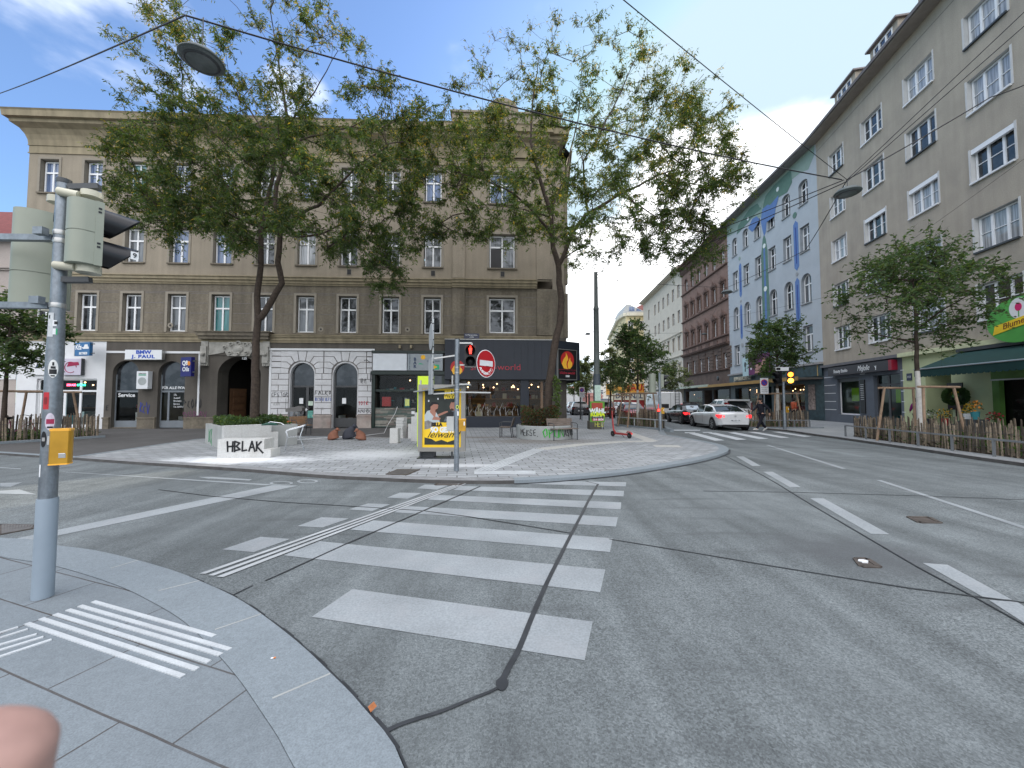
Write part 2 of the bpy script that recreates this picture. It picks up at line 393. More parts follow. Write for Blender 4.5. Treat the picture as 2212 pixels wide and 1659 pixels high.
    if bump_h is not None:
        inv = N.new('ShaderNodeMath'); inv.operation = 'SUBTRACT'; inv.inputs[0].default_value = 1; L.new(bump_h, inv.inputs[1]); L.new(inv.outputs[0], bp.inputs['Height'])
    else: L.new(noise(90, 3), bp.inputs['Height'])
    L.new(bp.outputs[0], b.inputs['Normal'])
    m['nodes_out'] = 1
    MATS[name] = m; return m, N, L, col, mix, mr, noise, b, O

road_m, N_, L_, col_, mix_, mr_, noise_, b_, O_ = ground_mat('concrete_road', (.138, .154, .158), agg=.62, spots=.6, stain=.2)
# long tyre-worn streaks in the driving direction and a dark oil patch round the manhole
mpn = N_.new('ShaderNodeMapping'); mpn.inputs['Rotation'].default_value = (0, 0, R(14)); mpn.inputs['Scale'].default_value = (1.7, .16, 1); L_.new(O_, mpn.inputs['Vector'])
st = mr_(noise_(1.0, 6, .62, mpn.outputs[0]), .35, .66, .74, 1.16)
col2 = mix_('MULTIPLY', 1, col_, st)
wv_ = N_.new('ShaderNodeTexWave'); wv_.wave_type = 'RINGS'; wv_.inputs['Scale'].default_value = .55; wv_.inputs['Distortion'].default_value = 3.5; wv_.inputs['Detail'].default_value = 3; wv_.inputs['Detail Scale'].default_value = .7
mv_ = N_.new('ShaderNodeMapping'); mv_.inputs['Location'].default_value = (6, -13, 0); L_.new(O_, mv_.inputs['Vector']); L_.new(mv_.outputs[0], wv_.inputs['Vector'])
tm = mr_(wv_.outputs['Fac'], .86, 1.0, 0, 1); tn = mr_(noise_(.5, 4), .48, .62, 0, .4); tq = N_.new('ShaderNodeMath'); tq.operation = 'MULTIPLY'; L_.new(tm, tq.inputs[0]); L_.new(tn, tq.inputs[1]); col2 = mix_('MIX', tq.outputs[0], col2, (.07, .075, .078))      # curved tyre marks of turning cars
def blob(nodes, links, O, cx, cy, rx, ry, mixf, src, colr, amt, nz, rot=0):
    mp = nodes.new('ShaderNodeMapping'); mp.vector_type = 'TEXTURE'; mp.inputs['Location'].default_value = (cx, cy, 0); mp.inputs['Rotation'].default_value = (0, 0, rot); mp.inputs['Scale'].default_value = (rx, ry, 1)
    links.new(O, mp.inputs['Vector'])
    sx = nodes.new('ShaderNodeSeparateXYZ'); links.new(mp.outputs[0], sx.inputs[0])
    cb = nodes.new('ShaderNodeCombineXYZ'); links.new(sx.outputs[0], cb.inputs[0]); links.new(sx.outputs[1], cb.inputs[1])
    ln = nodes.new('ShaderNodeVectorMath'); ln.operation = 'LENGTH'; links.new(cb.outputs[0], ln.inputs[0])
    ad = nodes.new('ShaderNodeMath'); ad.operation = 'MULTIPLY_ADD'; links.new(nz, ad.inputs[0]); ad.inputs[1].default_value = 1.1; links.new(ln.outputs['Value'], ad.inputs[2])
    r = nodes.new('ShaderNodeMapRange'); r.inputs[1].default_value = 1.5; r.inputs[2].default_value = .9; r.inputs[4].default_value = amt; links.new(ad.outputs[0], r.inputs[0])
    return mixf('MIX', r.outputs[0], src, colr)
g = G(1850, 1195)
col2 = blob(N_, L_, O_, g[0], g[1], 1.0, .8, mix_, col2, (.08, .085, .09), .7, noise_(2.5, 5))
L_.new(col2, b_.inputs['Base Color'])
slab_a = G(0, 1337, .02), G(535, 1529, .02)
ANG_A = math.atan2(slab_a[1][1] - slab_a[0][1], slab_a[1][0] - slab_a[0][0])
slab_m = ground_mat('granite_slab_paving', (.182, .208, .226), brick=(ANG_A, 1.05, .42, .006, (.06, .05, .045), .05, .37), spots=.35, stain=.1)[0]
kerb_m = ground_mat('granite_kerb_slab', (.20, .23, .25), spots=.4, stain=.08)[0]
plaza_m, N_, L_, col_, mix_, mr_, noise_, b_, O_ = ground_mat('plaza_paver', (.285, .30, .31), brick=(R(8), .42, .24, .013, (.075, .075, .075), .12, .5), stain=.13)
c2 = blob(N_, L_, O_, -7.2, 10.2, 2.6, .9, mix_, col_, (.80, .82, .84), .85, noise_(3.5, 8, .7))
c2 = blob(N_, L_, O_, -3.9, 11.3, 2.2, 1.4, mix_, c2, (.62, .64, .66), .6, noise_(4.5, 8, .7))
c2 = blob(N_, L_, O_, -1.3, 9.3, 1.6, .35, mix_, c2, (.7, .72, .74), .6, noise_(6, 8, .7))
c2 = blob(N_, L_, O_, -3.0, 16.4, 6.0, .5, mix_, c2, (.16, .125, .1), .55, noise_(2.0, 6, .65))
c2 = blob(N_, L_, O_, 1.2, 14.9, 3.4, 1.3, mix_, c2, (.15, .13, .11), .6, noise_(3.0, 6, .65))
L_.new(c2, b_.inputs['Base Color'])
walk_m = ground_mat('old_asphalt_footway', (.085, .083, .082), stain=.2)[0]
rwalk_m = ground_mat('right_footway_paving', (.27, .285, .295), brick=(R(79), .5, .3, .005, (.15, .15, .15), .05, .5), stain=.1)[0]
mark_m = mat('road_marking_paint', (.262, .285, .298), .7, .16, 1.3, fine=.14, fs=60, stain=(.3, .31, .32), stain_amt=.55, stain_s=2.2)
mark_w = mat('tactile_strip_paint', (.46, .485, .50), .7, .12, 3, fine=.08, fs=90)
tar_m = mat('tar_seam', (.035, .038, .042), .5, .2, 8)
kside = mat('granite_kerb', (.22, .225, .23), .85, .2, 5, fine=.2, fs=60)
iron = mat('rusty_cast_iron', (.07, .058, .05), .7, .35, 9)

struct('road', MB().sheet([(-400, -60), (400, -60), (400, 900), (-400, 900)], 0), road_m)

def gpoly(pts, z=0.0): return [G(x, y, z) for x, y in pts]
def offset_line(pts, d):
    o = []
    for i, p in enumerate(pts):
        a = pts[max(0, i - 1)]; b = pts[min(len(pts) - 1, i + 1)]
        t = Vector((b[0] - a[0], b[1] - a[1])).normalized(); o.append((p[0] - t.y * d, p[1] + t.x * d))
    return o
def densify(pts, k=4):
    """Catmull-Rom through the surveyed points"""
    P = [Vector(p) for p in pts]; o = []
    for i in range(len(P) - 1):
        p0, p1, p2, p3 = P[max(0, i - 1)], P[i], P[i + 1], P[min(len(P) - 1, i + 2)]
        for j in range(k):
            t = j / k
            o.append(tuple(.5 * ((2 * p1) + (p2 - p0) * t + (2 * p0 - 5 * p1 + 4 * p2 - p3) * t * t + (3 * p1 - p0 - 3 * p2 + p3) * t ** 3)))
    o.append(tuple(P[-1])); return o
def kerb(name, line, z, w, m, z0=-.02, fm=None):
    """kerb stones along a line: top strip and face"""
    mb = MB(); inner = offset_line(line, w); n = len(line)
    vs = [(x, y, z0) for x, y in line] + [(x, y, z) for x, y in line] + [(x, y, z) for x, y in inner]
    mb.use(fm or mat('shaded_dirty_kerb_face', (.075, .072, .07), .9, .25, 4)).add(vs, [(i, i + 1, n + i + 1, n + i) for i in range(n - 1)]).use(m).add(vs, [(n + i, n + i + 1, 2 * n + i + 1, 2 * n + i) for i in range(n - 1)])  # dark face colour mixes dirt with the shade of the upright side
    return struct(name, mb, m), inner

# near pavement at the camera's feet
near = densify([(-9, 4.6)] + gpoly([(0, 1161.6), (122.5, 1178), (206, 1189), (296.6, 1210), (374, 1232.6), (432, 1255), (503, 1287.4), (564, 1326), (645, 1389), (713, 1453), (781, 1524), (872, 1658)], .02) + [(-.3, 1.2), (-.16, .4), (-.1, -6)])
ko, inner = kerb('kerb', list(reversed(near)), .022, .36, kerb_m)
mb = MB(); mb.sheet(list(reversed(inner))[::-1] + [(-60, -6), (-60, 4.5), (-9, 4.2)], .018); struct('pavement', mb, slab_m)
# fine joints across the near kerb slabs
mb = MB()
for a, b in (((1060/1.7015, 470/1.7015), (1335/1.7015, 402/1.7015)), ((1440/1.7015, 730/1.7015), (1750/1.7015, 625/1.7015)), ((1825/1.7015, 1190/1.7015), (2212/1.7015, 1025/1.7015)), ((740/1.7015, 320/1.7015), (925/1.7015, 265/1.7015))):
    A = G(a[0] / 1.8228, (2050 + a[1]) / 1.8228, .022); B = G(b[0] / 1.8228, (2050 + b[1]) / 1.8228, .022)
    mb.beam((*A, .0225), (*B, .0225), .012, .003)
struct('paving_joint', mb, mat('mortar_joint', (.33, .34, .33), .9))
# open tar joint between kerb and road
mb = MB(); ln = [p for p in near if p[1] < 3.6 and p[1] > .3]
for i in range(len(ln) - 1): mb.beam((ln[i][0] + .012, ln[i][1] + .008, .003), (ln[i + 1][0] + .012, ln[i + 1][1] + .008, .003), .02 + .01 * math.sin(i * 1.7), .01)
struct('kerb_joint', mb, tar_m)

# plaza with its long curved kerb
PZ = .07
pl_edge = densify(gpoly([(155, 988), (300, 998), (430, 1006), (560, 1015), (700, 1026), (800, 1031), (925, 1036), (1050, 1038), (1150, 1036), (1250, 1029), (1350, 1019), (1450, 1004), (1520, 991), (1560, 980), (1574, 971), (1563, 962), (1530, 954), (1480, 945), (1440, 939)], PZ), 5) + [(8.0, 20.4), (8.4, 26), (9.6, 40), (14.3, 100), (19, 160)]
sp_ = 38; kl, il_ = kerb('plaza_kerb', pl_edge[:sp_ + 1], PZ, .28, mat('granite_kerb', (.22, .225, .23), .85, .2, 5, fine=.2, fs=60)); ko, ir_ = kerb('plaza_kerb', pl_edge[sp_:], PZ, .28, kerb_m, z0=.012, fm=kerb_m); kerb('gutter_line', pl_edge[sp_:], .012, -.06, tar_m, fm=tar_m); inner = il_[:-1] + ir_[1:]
edge_left = gpoly([(155, 988), (430, 948), (600, 943), (790, 943)], PZ)
mb = MB(); mb.sheet(inner + [(5, 160), (3.2, 23.3), (2.3, 22.6), (-3.0, 22.3), (-3.0, 16.0)] + list(reversed(edge_left)), PZ - .002)
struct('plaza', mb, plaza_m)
gk = G(0, 979, .05)
fl = [edge_left[0], gk, (-60, gk[1] + 12)]
mb = MB(); mb.sheet([(-60, 60), (-60, gk[1] + 12), gk] + edge_left + [(-3.0, 16.0), (-3.0, 22.7), (-20, 22.5), (-25, 60)], PZ - .012)
struct('footway', mb, walk_m)
kerb('footway_kerb', [(-60, gk[1] + 12), gk, edge_left[0]], PZ - .008, .2, kerb_m)
# light stone line between plaza pavers and old asphalt footway
mb = MB()
for i in range(len(edge_left) - 1): mb.beam((*edge_left[i], PZ), (*edge_left[i + 1], PZ), .14, .012)
struct('paving_border', mb, kerb_m)
# right footway
rc = densify([(12.3, 3)] + gpoly([(2212, 1001), (2000, 971), (1814, 945), (1760, 938), (1700, 929)], .08), 4) + [(13.9, 22.4), (13.95, 24), (15.2, 25.2), (17.2, 26.6), (17.9, 30), (21, 66), (30, 160)]
kerb('right_kerb', list(reversed(rc)), .09, .18, kside)
mb = MB(); mb.sheet(rc[::1] + [(60, 160), (60, -20), (12, -20)], .088); struct('right_footway', mb, rwalk_m)

# ---- markings
def z3(p): return ((1100 + p[0] / 1.4747) / 1.8228, (1800 + p[1] / 1.4747) / 1.8228)
def z1(p): return (p[0] / 1.7015 / 1.8228, (2050 + p[1] / 1.7015) / 1.8228)
def z4(p): return ((2400 + p[0] / 1.3554) / 1.8228, (1700 + p[1] / 1.3554) / 1.8228)
def z2(p): return (p[0] / 1.7015 / 1.8228, (1700 + p[1] / 1.7015) / 1.8228)
def zr(p): return ((2600 + p[0] / 3.16) / 1.8228, (1400 + p[1] / 3.16) / 1.8228)
mb = MB()
for q in ([(425,768),(1820,958),(1773,1183),(187,930)], [(235,490),(1893,655),(1863,787),(25,572)], [(545,368),(1935,473),(1920,553),(410,422)],
          [(725,285),(1966,350),(1955,405),(668,322)], [(900,220),(1985,264),(1982,305),(860,248)], [(1050,168),(2002,197),(1998,229),(1010,192)],
          [(1465,136),(2014,147),(2012,171),(1445,157)], [(245,350),(405,358),(250,410),(103,402)], [(515,270),(645,275),(540,314),(403,305)],
          [(700,207),(825,210),(745,243),(625,236)], [(845,160),(985,163),(915,190),(800,182)]):
    mb.sheet([G(*z3(p)) for p in reversed(q)], .004)
mb.sheet([G(*z1(p)) for p in reversed([(1745,110),(1945,125),(1700,213),(1490,195)])], .004)
struct('crosswalk_markings', mb, mark_m)
mb = MB()
for q in ([(355,970),(455,965),(800,1055),(680,1060)],[(590,965),(690,962),(1075,1045),(950,1050)],[(840,960),(930,955),(1350,1035),(1225,1040)],[(1090,952),(1180,950),(1610,1022),(1500,1025)],[(1390,950),(1480,948),(1885,1008),(1790,1012)],[(150,922),(500,925),(490,935),(180,936)],[(300,955),(430,957),(440,966),(310,966)],[(520,952),(640,953),(650,962),(540,962)]):
    mb.sheet([G(*zr(p)) for p in reversed(q)], .004)
struct('far_crosswalk_markings', mb, mark_w)
mb = MB()
for q in ([(675,132),(715,132),(807,183),(762,183)],[(820,214),(870,214),(1021,296),(962,296)],[(1070,356),(1142,356),(1495,549),(1395,546)],[(1672,702),(1805,712),(2150,900),(2000,888)],[(2025,900),(2175,910),(2420,1060),(2270,1060)],
          [(833,71),(850,71),(1265,197),(1240,199)],[(1423,259),(1450,259),(2260,520),(2212,519)]):
    mb.sheet([G(*z4(p)) for p in reversed(q)], .004)
for q in ([(85,722),(1830,358),(2000,362),(210,735)],[(415,270),(450,270),(1830,354),(1780,360)],[(0,345),(150,340),(70,370),(0,368)],[(-60,400),(130,388),(245,422),(-60,415)],[(1325,303),(1420,303),(1690,320),(1670,328),(1400,314),(1410,318)],[(0,239),(140,247),(140,252),(0,244)]):
    mb.sheet([G(*z2(p)) for p in reversed(q)], .004)
for cx_, rr in ((1885, 70), (2060, 62)):
    a = [G(*z2((cx_ + rr * math.cos(t * math.pi / 8), 345 - (cx_ - 1885) * .07 + 11 * math.sin(t * math.pi / 8)))) for t in range(17)]
    for i in range(16): mb.beam((*a[i], .003), (*a[i + 1], .003), .045, .003)
struct('road_markings', mb, mark_m)
# tactile guide lines over the crossing, on the near pavement and on the plaza
mb = MB()
for a0, a1, b0, b1 in (((1335, 360), (1375, 362), (1082, 140), (1097, 140)), ((1395, 371), (1432, 374), (1098, 141), (1110, 141)), ((1452, 381), (1495, 384), (1112, 142), (1122, 142))):
    A0, A1 = G(*z1(a0)), G(*z1(a1)); B0, B1 = G(*z3(b0)), G(*z3(b1))
    mb.sheet([A0, A1, B1, B0], .0085)
struct('tactile_crossing_lines', mb, mat('worn_tactile_paint', (.38, .40, .41), .7, .15, 3, stain=(.3, .31, .32), stain_amt=.5))
mb = MB()
for a, b in (((625, 543), (1435, 775)), ((535, 572), (1540, 865)), ((455, 598), (1480, 900)), ((370, 628), (1400, 948)), ((275, 657), (1320, 997)), ((180, 690), (1225, 1045))):
    A, B = Vector(G(*z1(a), .02)), Vector(G(*z1(b), .02)); mb.beam((*A, .0215), (*B, .0215), .030, .007)
for a, b in (((-200, 815), (120, 715)), ((-200, 850), (185, 728)), ((-200, 890), (245, 762)), ((-200, 930), (290, 780)), ((-100, 945), (345, 798))):
    A, B = Vector(G(*z1(a), .02)), Vector(G(*z1(b), .02)); mb.beam((*A, .0215), (*B, .0215), .026, .007)
struct('tactile_paving_strips', mb, mark_w)
mb = MB()
def zp(p): return ((1800 + p[0] / 1.8433) / 1.8228, (1650 + p[1] / 1.8433) / 1.8228)
for k in range(5):
    A = G(*zp((140 + 30 * k, 372)), PZ); B = G(*zp((560 + 17 * k, 215 + k * 1.5)), PZ); mb.beam((*A, PZ), (*B, PZ), .05, .008)
for k in range(6):
    A = G(*zp((125, 376 + 4 * k)), PZ); B = G(*zp((568, 378 + 4 * k)), PZ); mb.beam((*A, PZ), (*B, PZ), .035, .008)
struct('plaza_tactile_strips', mb, mark_w)
mb = MB()
pts = [G(*zp(p), PZ) for p in ((610, 218), (900, 185), (1180, 165), (1420, 160))]
for i in range(3): mb.beam((*pts[i], PZ), (*pts[i + 1], PZ), .5, .006)
pts = [G(*zp(p), PZ) for p in ((1415, 160), (1190, 82))]; mb.beam((*pts[0], PZ), (*pts[1], PZ), .5, .0065)
pts = [G(*zp(p), PZ) for p in ((1430, 195), (1620, 198))]; mb.beam((*pts[0], PZ), (*pts[1], PZ), .6, .0062)
struct('plaza_paving_band', mb, mat('beige_band_paver', (.40, .395, .37), .85, .12, 5, fine=.15, fs=30))
# tar seams
mb = MB()
def seam(pts, w0, w1=None):
    w1 = w1 or w0; n = len(pts)
    for i in range(n - 1):
        wv = w0 + (w1 - w0) * i / max(1, n - 2); A, B = Vector((*pts[i], .0072)), Vector((*pts[i + 1], .0072)); d = (B - A).normalized() * wv * .3
        mb.beam(A - d, B + d, wv, .0022 + .0005 * (i % 2))
def z5(p): return ((1300 + p[0] / .8097) / 1.8228, (2500 + p[1] / .8097) / 1.8228)
main_ = densify([G(*z3(p)) for p in ((1295, 1300), (1335, 1220), (1395, 1110), (1470, 925), (1560, 720), (1690, 460), (1750, 345), (1795, 255), (1850, 158))], 3)
seam(main_, .036, .04)
seam(densify([G(*z5(p)) for p in ((548, 160), (520, 180), (440, 212), (360, 245), (250, 280), (200, 300), (170, 318))], 3), .016, .026)
k = G(*z5((548, 160))); mb.prism([(k[0] + .035 * math.cos(t) * (1 + .15 * math.sin(3 * t)), k[1] + .05 * math.sin(t)) for t in [i * .45 for i in range(14)]], .004, .0095)
seam([G(*z3((1850, 158))), G(*z3((1780, 142)))], .02)
seam([G(*z3(p)) for p in ((-80, 720), (0, 685), (380, 510), (840, 312), (1165, 172))], .014, .03)
seam([G(*z3(p)) for p in ((-700, 190), (-400, 228), (0, 262), (500, 292), (840, 314), (1100, 348), (1400, 395), (1700, 445))], .018, .018)
seam([G(*z4(p)) for p in ((0, 575), (400, 640), (870, 720), (1300, 790), (1600, 838), (2212, 915))], .016)
seam(densify([G(*z4(p)) for p in ((600, 120), (820, 235), (970, 325), (1110, 410), (1500, 640), (1700, 755), (1960, 892), (2260, 1060))], 2), .018, .016)
seam([G(*z4(p)) for p in ((500, 318), (1000, 325), (1700, 345), (2300, 368))], .014)
seam([G(*z4(p)) for p in ((430, 80), (900, 85), (1400, 92))], .02)
seam([G(*z1((1560, 503))), G(*z1((1690, 440)))], .012)
struct('tar_seams', mb, tar_m)

# ---- iron covers and gullies
def grate(name, label, quad, z, frame_m=iron, bars=12, zmap=None, cat='drain grate'):
    P = [Vector((*G(*zmap(p), z), z)) for p in quad]
    o = P[0]; root = thing(name, label, cat, (o.x, o.y, z))
    mb = MB(); n = [tuple(p - o) for p in P]
    for i in range(4): mb.beam(Vector(n[i]) + Vector((0, 0, .004)), Vector(n[(i + 1) % 4]) + Vector((0, 0, .004)), .05, .012)
    mb.build('frame', iron, root)
    mb = MB(); mb.add([Vector(q) + Vector((0, 0, .003)) for q in n], [(0, 1, 2, 3)]); mb.build('cover', frame_m, root)
    if bars:
        mb = MB()
        for k in range(1, bars):
            t = k / bars; a = Vector(n[0]).lerp(Vector(n[1]), t); b = Vector(n[3]).lerp(Vector(n[2]), t)
            mb.beam(a + Vector((0, 0, .006)), b + Vector((0, 0, .006)), .02, .01)
        mb.build('bars', mat('cast_iron_bar', (.12, .115, .11), .6, .2, 8), root)
    return root
grate('gully_grate', 'dark slotted gully grate in the road beside the plaza kerb at the crossing', [(935,143),(1085,140),(1050,163),(905,163)], .002, zmap=z3)
grate('inlet_grate', 'brown recessed inlet grate set into the plaza kerb', [(690,72),(810,74),(738,104),(622,100)], PZ, zmap=z3)
grate('gully_cover', 'dark gully grate in the road behind the near pole', [(0,625),(235,632),(215,650),(0,690)], .002, zmap=z2)
grate('manhole_cover', 'rusty brown square manhole cover in the far lane', [(1595,456),(1705,458),(1765,486),(1655,486)], .002, bars=0, zmap=z4, cat='manhole cover')
grate('manhole_cover', 'square manhole cover with a white mark in the dark oil stain', [(1315,680),(1375,680),(1440,722),(1345,720)], .002, bars=0, zmap=z4, cat='manhole cover')
m0 = G(*z4((1355, 698))); tag(MB().prism([(m0[0] + .05 * math.cos(t), m0[1] + .035 * math.sin(t)) for t in range(6)], .006, .02).build('litter', WHITE), 'small white scrap lying on the stained manhole cover', 'litter')
# leaf and cigarette end on the near kerb
lf = G(*z5((132, 248)), .0); mb = MB(); mb.add([(lf[0]-.02,lf[1],.03),(lf[0],lf[1]-.014,.012),(lf[0]+.026,lf[1]+.004,.03),(lf[0]+.004,lf[1]+.02,.042)], [(0,1,2,3)])
tag(mb.build('fallen_leaf', mat('dry_leaf', (.28, .10, .035), .8, .3, 60)), 'brown curled leaf in the joint by the near kerb', 'leaf')
cg = G(*z1((1830, 925)), .022); mb = MB(); mb.use(WHITE).tube([(cg[0]-.012,cg[1]-.004,.027),(cg[0]+.002,cg[1],.027)], .004, 6).use(mat('filter_orange', (.6,.2,.06))).tube([(cg[0]+.002,cg[1],.027),(cg[0]+.014,cg[1]+.004,.027)], .004, 6)
tag(mb.build('cigarette_end'), 'cigarette end with orange filter on the near kerb slab', 'cigarette end')
# ================================================================ BUILDINGS
def wall_mb(mb, x0, x1, z0, z1, ops, y=0.0, dep=.25, wm=None, rm=None, n=8):
    """plastered wall with real openings; ops = (x0,x1,z0,z1,arch_rise) ; reveals go dep inwards"""
    xs = sorted({x0, x1, *[max(x0, o[0]) for o in ops], *[min(x1, o[1]) for o in ops]}); zs = sorted({z0, z1, *[o[2] for o in ops], *[o[3] for o in ops]})
    xs = [x for x in xs if x0 <= x <= x1]; zs = [z for z in zs if z0 <= z <= z1]
    if wm: mb.use(wm)
    for i in range(len(xs) - 1):
        zr0 = None
        for j in range(len(zs) - 1):
            cx, cz = (xs[i] + xs[i + 1]) / 2, (zs[j] + zs[j + 1]) / 2
            hole = any(o[0] < cx < o[1] and o[2] < cz < o[3] for o in ops)
            if not hole and zr0 is None: zr0 = zs[j]
            if (hole or j == len(zs) - 2) and zr0 is not None:
                top = zs[j] if hole else zs[j + 1]
                if top > zr0: mb.add([(xs[i], y, zr0), (xs[i + 1], y, zr0), (xs[i + 1], y, top), (xs[i], y, top)], [(0, 1, 2, 3)])
                zr0 = None
    for o in ops:
        a, b, c, d = o[:4]; rise = o[4] if len(o) > 4 else 0
        dd = o[5] if len(o) > 5 else dep
        if wm: mb.use(wm)
        if rise:
            mx = (a + b) / 2; hw = (b - a) / 2; pts = [(mx + hw * math.cos(t), d - rise + rise * math.sin(t)) for t in [math.pi * k / (2 * n) for k in range(2 * n + 1)]]
            for k in range(2 * n):
                (xa, za), (xb, zb) = pts[k], pts[k + 1]
                mb.add([(xa, y, za), (xa, y, d), (xb, y, d), (xb, y, zb)], [(0, 1, 2, 3)])
            if rm: mb.use(rm)
            for k in range(2 * n):
                (xa, za), (xb, zb) = pts[k], pts[k + 1]; mb.add([(xa, y, za), (xb, y, zb), (xb, y + dd, zb), (xa, y + dd, za)], [(0, 1, 2, 3)])
            top = d - rise
        else:
            top = d
            if rm: mb.use(rm)
            mb.add([(a, y, d), (b, y, d), (b, y + dd, d), (a, y + dd, d)], [(0, 1, 2, 3)])
        mb.add([(a, y, c), (a, y, top), (a, y + dd, top), (a, y + dd, c)], [(0, 1, 2, 3)])
        mb.add([(b, y, c), (b, y + dd, c), (b, y + dd, top), (b, y, top)], [(0, 1, 2, 3)])
        mb.add([(a, y, c), (a, y + dd, c), (b, y + dd, c), (b, y, c)], [(0, 1, 2, 3)])
    return mb
WCACHE = {}
def win_meshes(w, h, style):
    key = (round(w, 2), round(h, 2), style)
    if key in WCACHE: return WCACHE[key]
    f = MB(); p = MB(); t = .065; r = 0; W2 = w / 2
    if style.startswith('arch'): r = min(W2, h * .3) if 'seg' not in style else .35
    def outer():
        f.box(-W2, -W2 + t, 0, .07, 0, h - r); f.box(W2 - t, W2, 0, .07, 0, h - r); f.box(-W2 + t, W2 - t, 0, .07, 0, t)
        if r:
            o = [(W2 * math.cos(a), h - r + r * math.sin(a)) for a in [math.pi * k / 14 for k in range(15)]]
            i_ = [((W2 - t) * math.cos(a), h - r + (r - t) * math.sin(a)) for a in [math.pi * k / 14 for k in range(15)]]
            for k in range(14): f.slab([o[k], o[k + 1], i_[k + 1], i_[k]], 0, .07)
        else: f.box(-W2 + t, W2 - t, 0, .07, h - t, h)
    outer(); zt = h * .63
    if 'cross' in style or style.startswith('arch'):
        f.box(-W2 + t, W2 - t, -.012, .06, zt, zt + .09); f.box(-.045, .045, -.008, .055, t, zt)
        if 'solo' not in style: f.box(-.03, .03, -.006, .055, zt + .09, h - t * .8)
    if 'tee' in style:
        f.box(-W2 + t, W2 - t, -.012, .06, zt + .02, zt + .12); f.box(-.05, .05, -.008, .055, t, zt + .02)
    if 'triple' in style:
        f.box(-W2 * .36 - .05, -W2 * .36 + .05, -.01, .06, t, h - t); f.box(W2 * .36 - .05, W2 * .36 + .05, -.01, .06, t, h - t)
        for a, b in ((-W2 + t, -W2 * .36 - .05), (-W2 * .36 + .05, W2 * .36 - .05), (W2 * .36 + .05, W2 - t)): f.box(a, b, .01, .05, h * .5 - .015, h * .5 + .015)
    if 'shut' in style:
        f.box(-W2 - .02, W2 + .02, -.16, -.02, h - .2, h + .02)
    if 'shop' in style:
        f.box(-.03, .03, 0, .06, t, h - t)
    poly = [(-W2 + .02, .02), (W2 - .02, .02)]
    poly += [((W2 - .02) * math.cos(a), h - r + (r - .02) * math.sin(a)) for a in [math.pi * k / 14 for k in range(15)]] if r else [(W2 - .02, h - .02), (-W2 + .02, h - .02)]
    p.add([(x, .045, z) for x, z in poly], [tuple(range(len(poly)))])
    o1 = f.build('window', WHITE_PVC); o2 = p.build('pane', PANE_DARK)
    res = (o1.data, o2.data); bpy.data.objects.remove(o1); bpy.data.objects.remove(o2); WCACHE[key] = res
    return res
def window(root, x, z, w, h, style='cross', y=.2, pane=None, frame=None, sill=None, sillm=None, sur=None):
    fm, pm = win_meshes(w, h, style)
    o = bpy.data.objects.new('window', fm); COL.objects.link(o); o.parent = root; o.location = (x, y, z)
    if frame: o.material_slots[0].link = 'OBJECT'; o.material_slots[0].material = frame
    q = bpy.data.objects.new('pane', pm); COL.objects.link(q); q.parent = o
    q.material_slots[0].link = 'OBJECT'; q.material_slots[0].material = pane or PANE_DARK
    if sill:
        b = MB(); b.box(-w / 2 - sill, w / 2 + sill, -y - .1, -y + .12, -.1, -.02); s_ = b.build('sill', sillm, o)
    if sur:
        e = .03; MB().box(-w / 2 - e - .13, -w / 2 - e, -y - .03, -y, -.06, h + .05).box(w / 2 + e, w / 2 + e + .13, -y - .03, -y, -.06, h + .05).box(-w / 2 - e - .13, w / 2 + e + .13, -y - .032, -y, h + .05, h + .17).build('surround', sur, o)
    return o
def shop_interior(root, x0, x1, z0, z1, dep, y, wallm, cols, seed, lamps=0, shelves=3, lampc=(1, .62, .3), lampe=14, fill=.7):
    """a real room behind the shop window: walls, floor, shelves of goods and lamps"""
    rnd = random.Random(seed); mb = MB().use(wallm)
    mb.add([(x0, y, z0), (x1, y, z0), (x1, y + dep, z0), (x0, y + dep, z0), (x0, y, z1), (x1, y, z1), (x1, y + dep, z1), (x0, y + dep, z1)], [(0, 3, 2, 1), (4, 5, 6, 7), (1, 2, 6, 5), (2, 3, 7, 6), (3, 0, 4, 7)])
    mb.build('interior_room', None, root)
    mb = MB()
    for k in range(shelves):
        zz = z0 + (z1 - z0) * (k + .3) / (shelves + .4); yy = y + dep * .75
        mb.use(cols[0]).box(x0 + .05, x1 - .05, yy, yy + .3, zz, zz + .03)
        x = x0 + .1
        while x < x1 - .2:
            wd = rnd.uniform(.07, .28); hh = rnd.uniform(.1, .36)
            if rnd.random() < fill: mb.use(rnd.choice(cols)).box(x, x + wd, yy + .02, yy + .02 + rnd.uniform(.1, .22), zz + .03, zz + .03 + hh)
            x += wd + rnd.uniform(.01, .08)
    for k in range(int((x1 - x0) * 2.2)):
        x = rnd.uniform(x0 + .2, x1 - .3); hh = rnd.uniform(.2, .9); wd = rnd.uniform(.1, .4)
        mb.use(rnd.choice(cols)).box(x, x + wd, y + .25 + rnd.random() * dep * .3, y + .55 + dep * .3, z0, z0 + hh)
    mb.build('display_goods', None, root)
    if lamps:
        le = emis('lamp_%s' % str(lampc[1])[:4], lampc, lampe)
        for k in range(lamps):
            m2 = MB(); rr = .045; m2.lathe([(0.001, -rr), (rr * .8, -rr * .6), (rr, 0), (rr * .8, rr * .6), (.001, rr)], 8)
            m2.build('shop_lamp', le, root, (rnd.uniform(x0 + .3, x1 - .3), y + rnd.uniform(.4, dep - .4), z1 - rnd.uniform(.1, .5)))
def moulding(mb, x0, x1, z0, steps, ret=True, y=0):
    """stack of projecting bands: steps = (height, projection)"""
    z = z0
    for h, p in steps: mb.box(x0 - (p if ret else 0), x1 + (p if ret else 0), y - p, y + .002, z, z + h); z += h
    return z

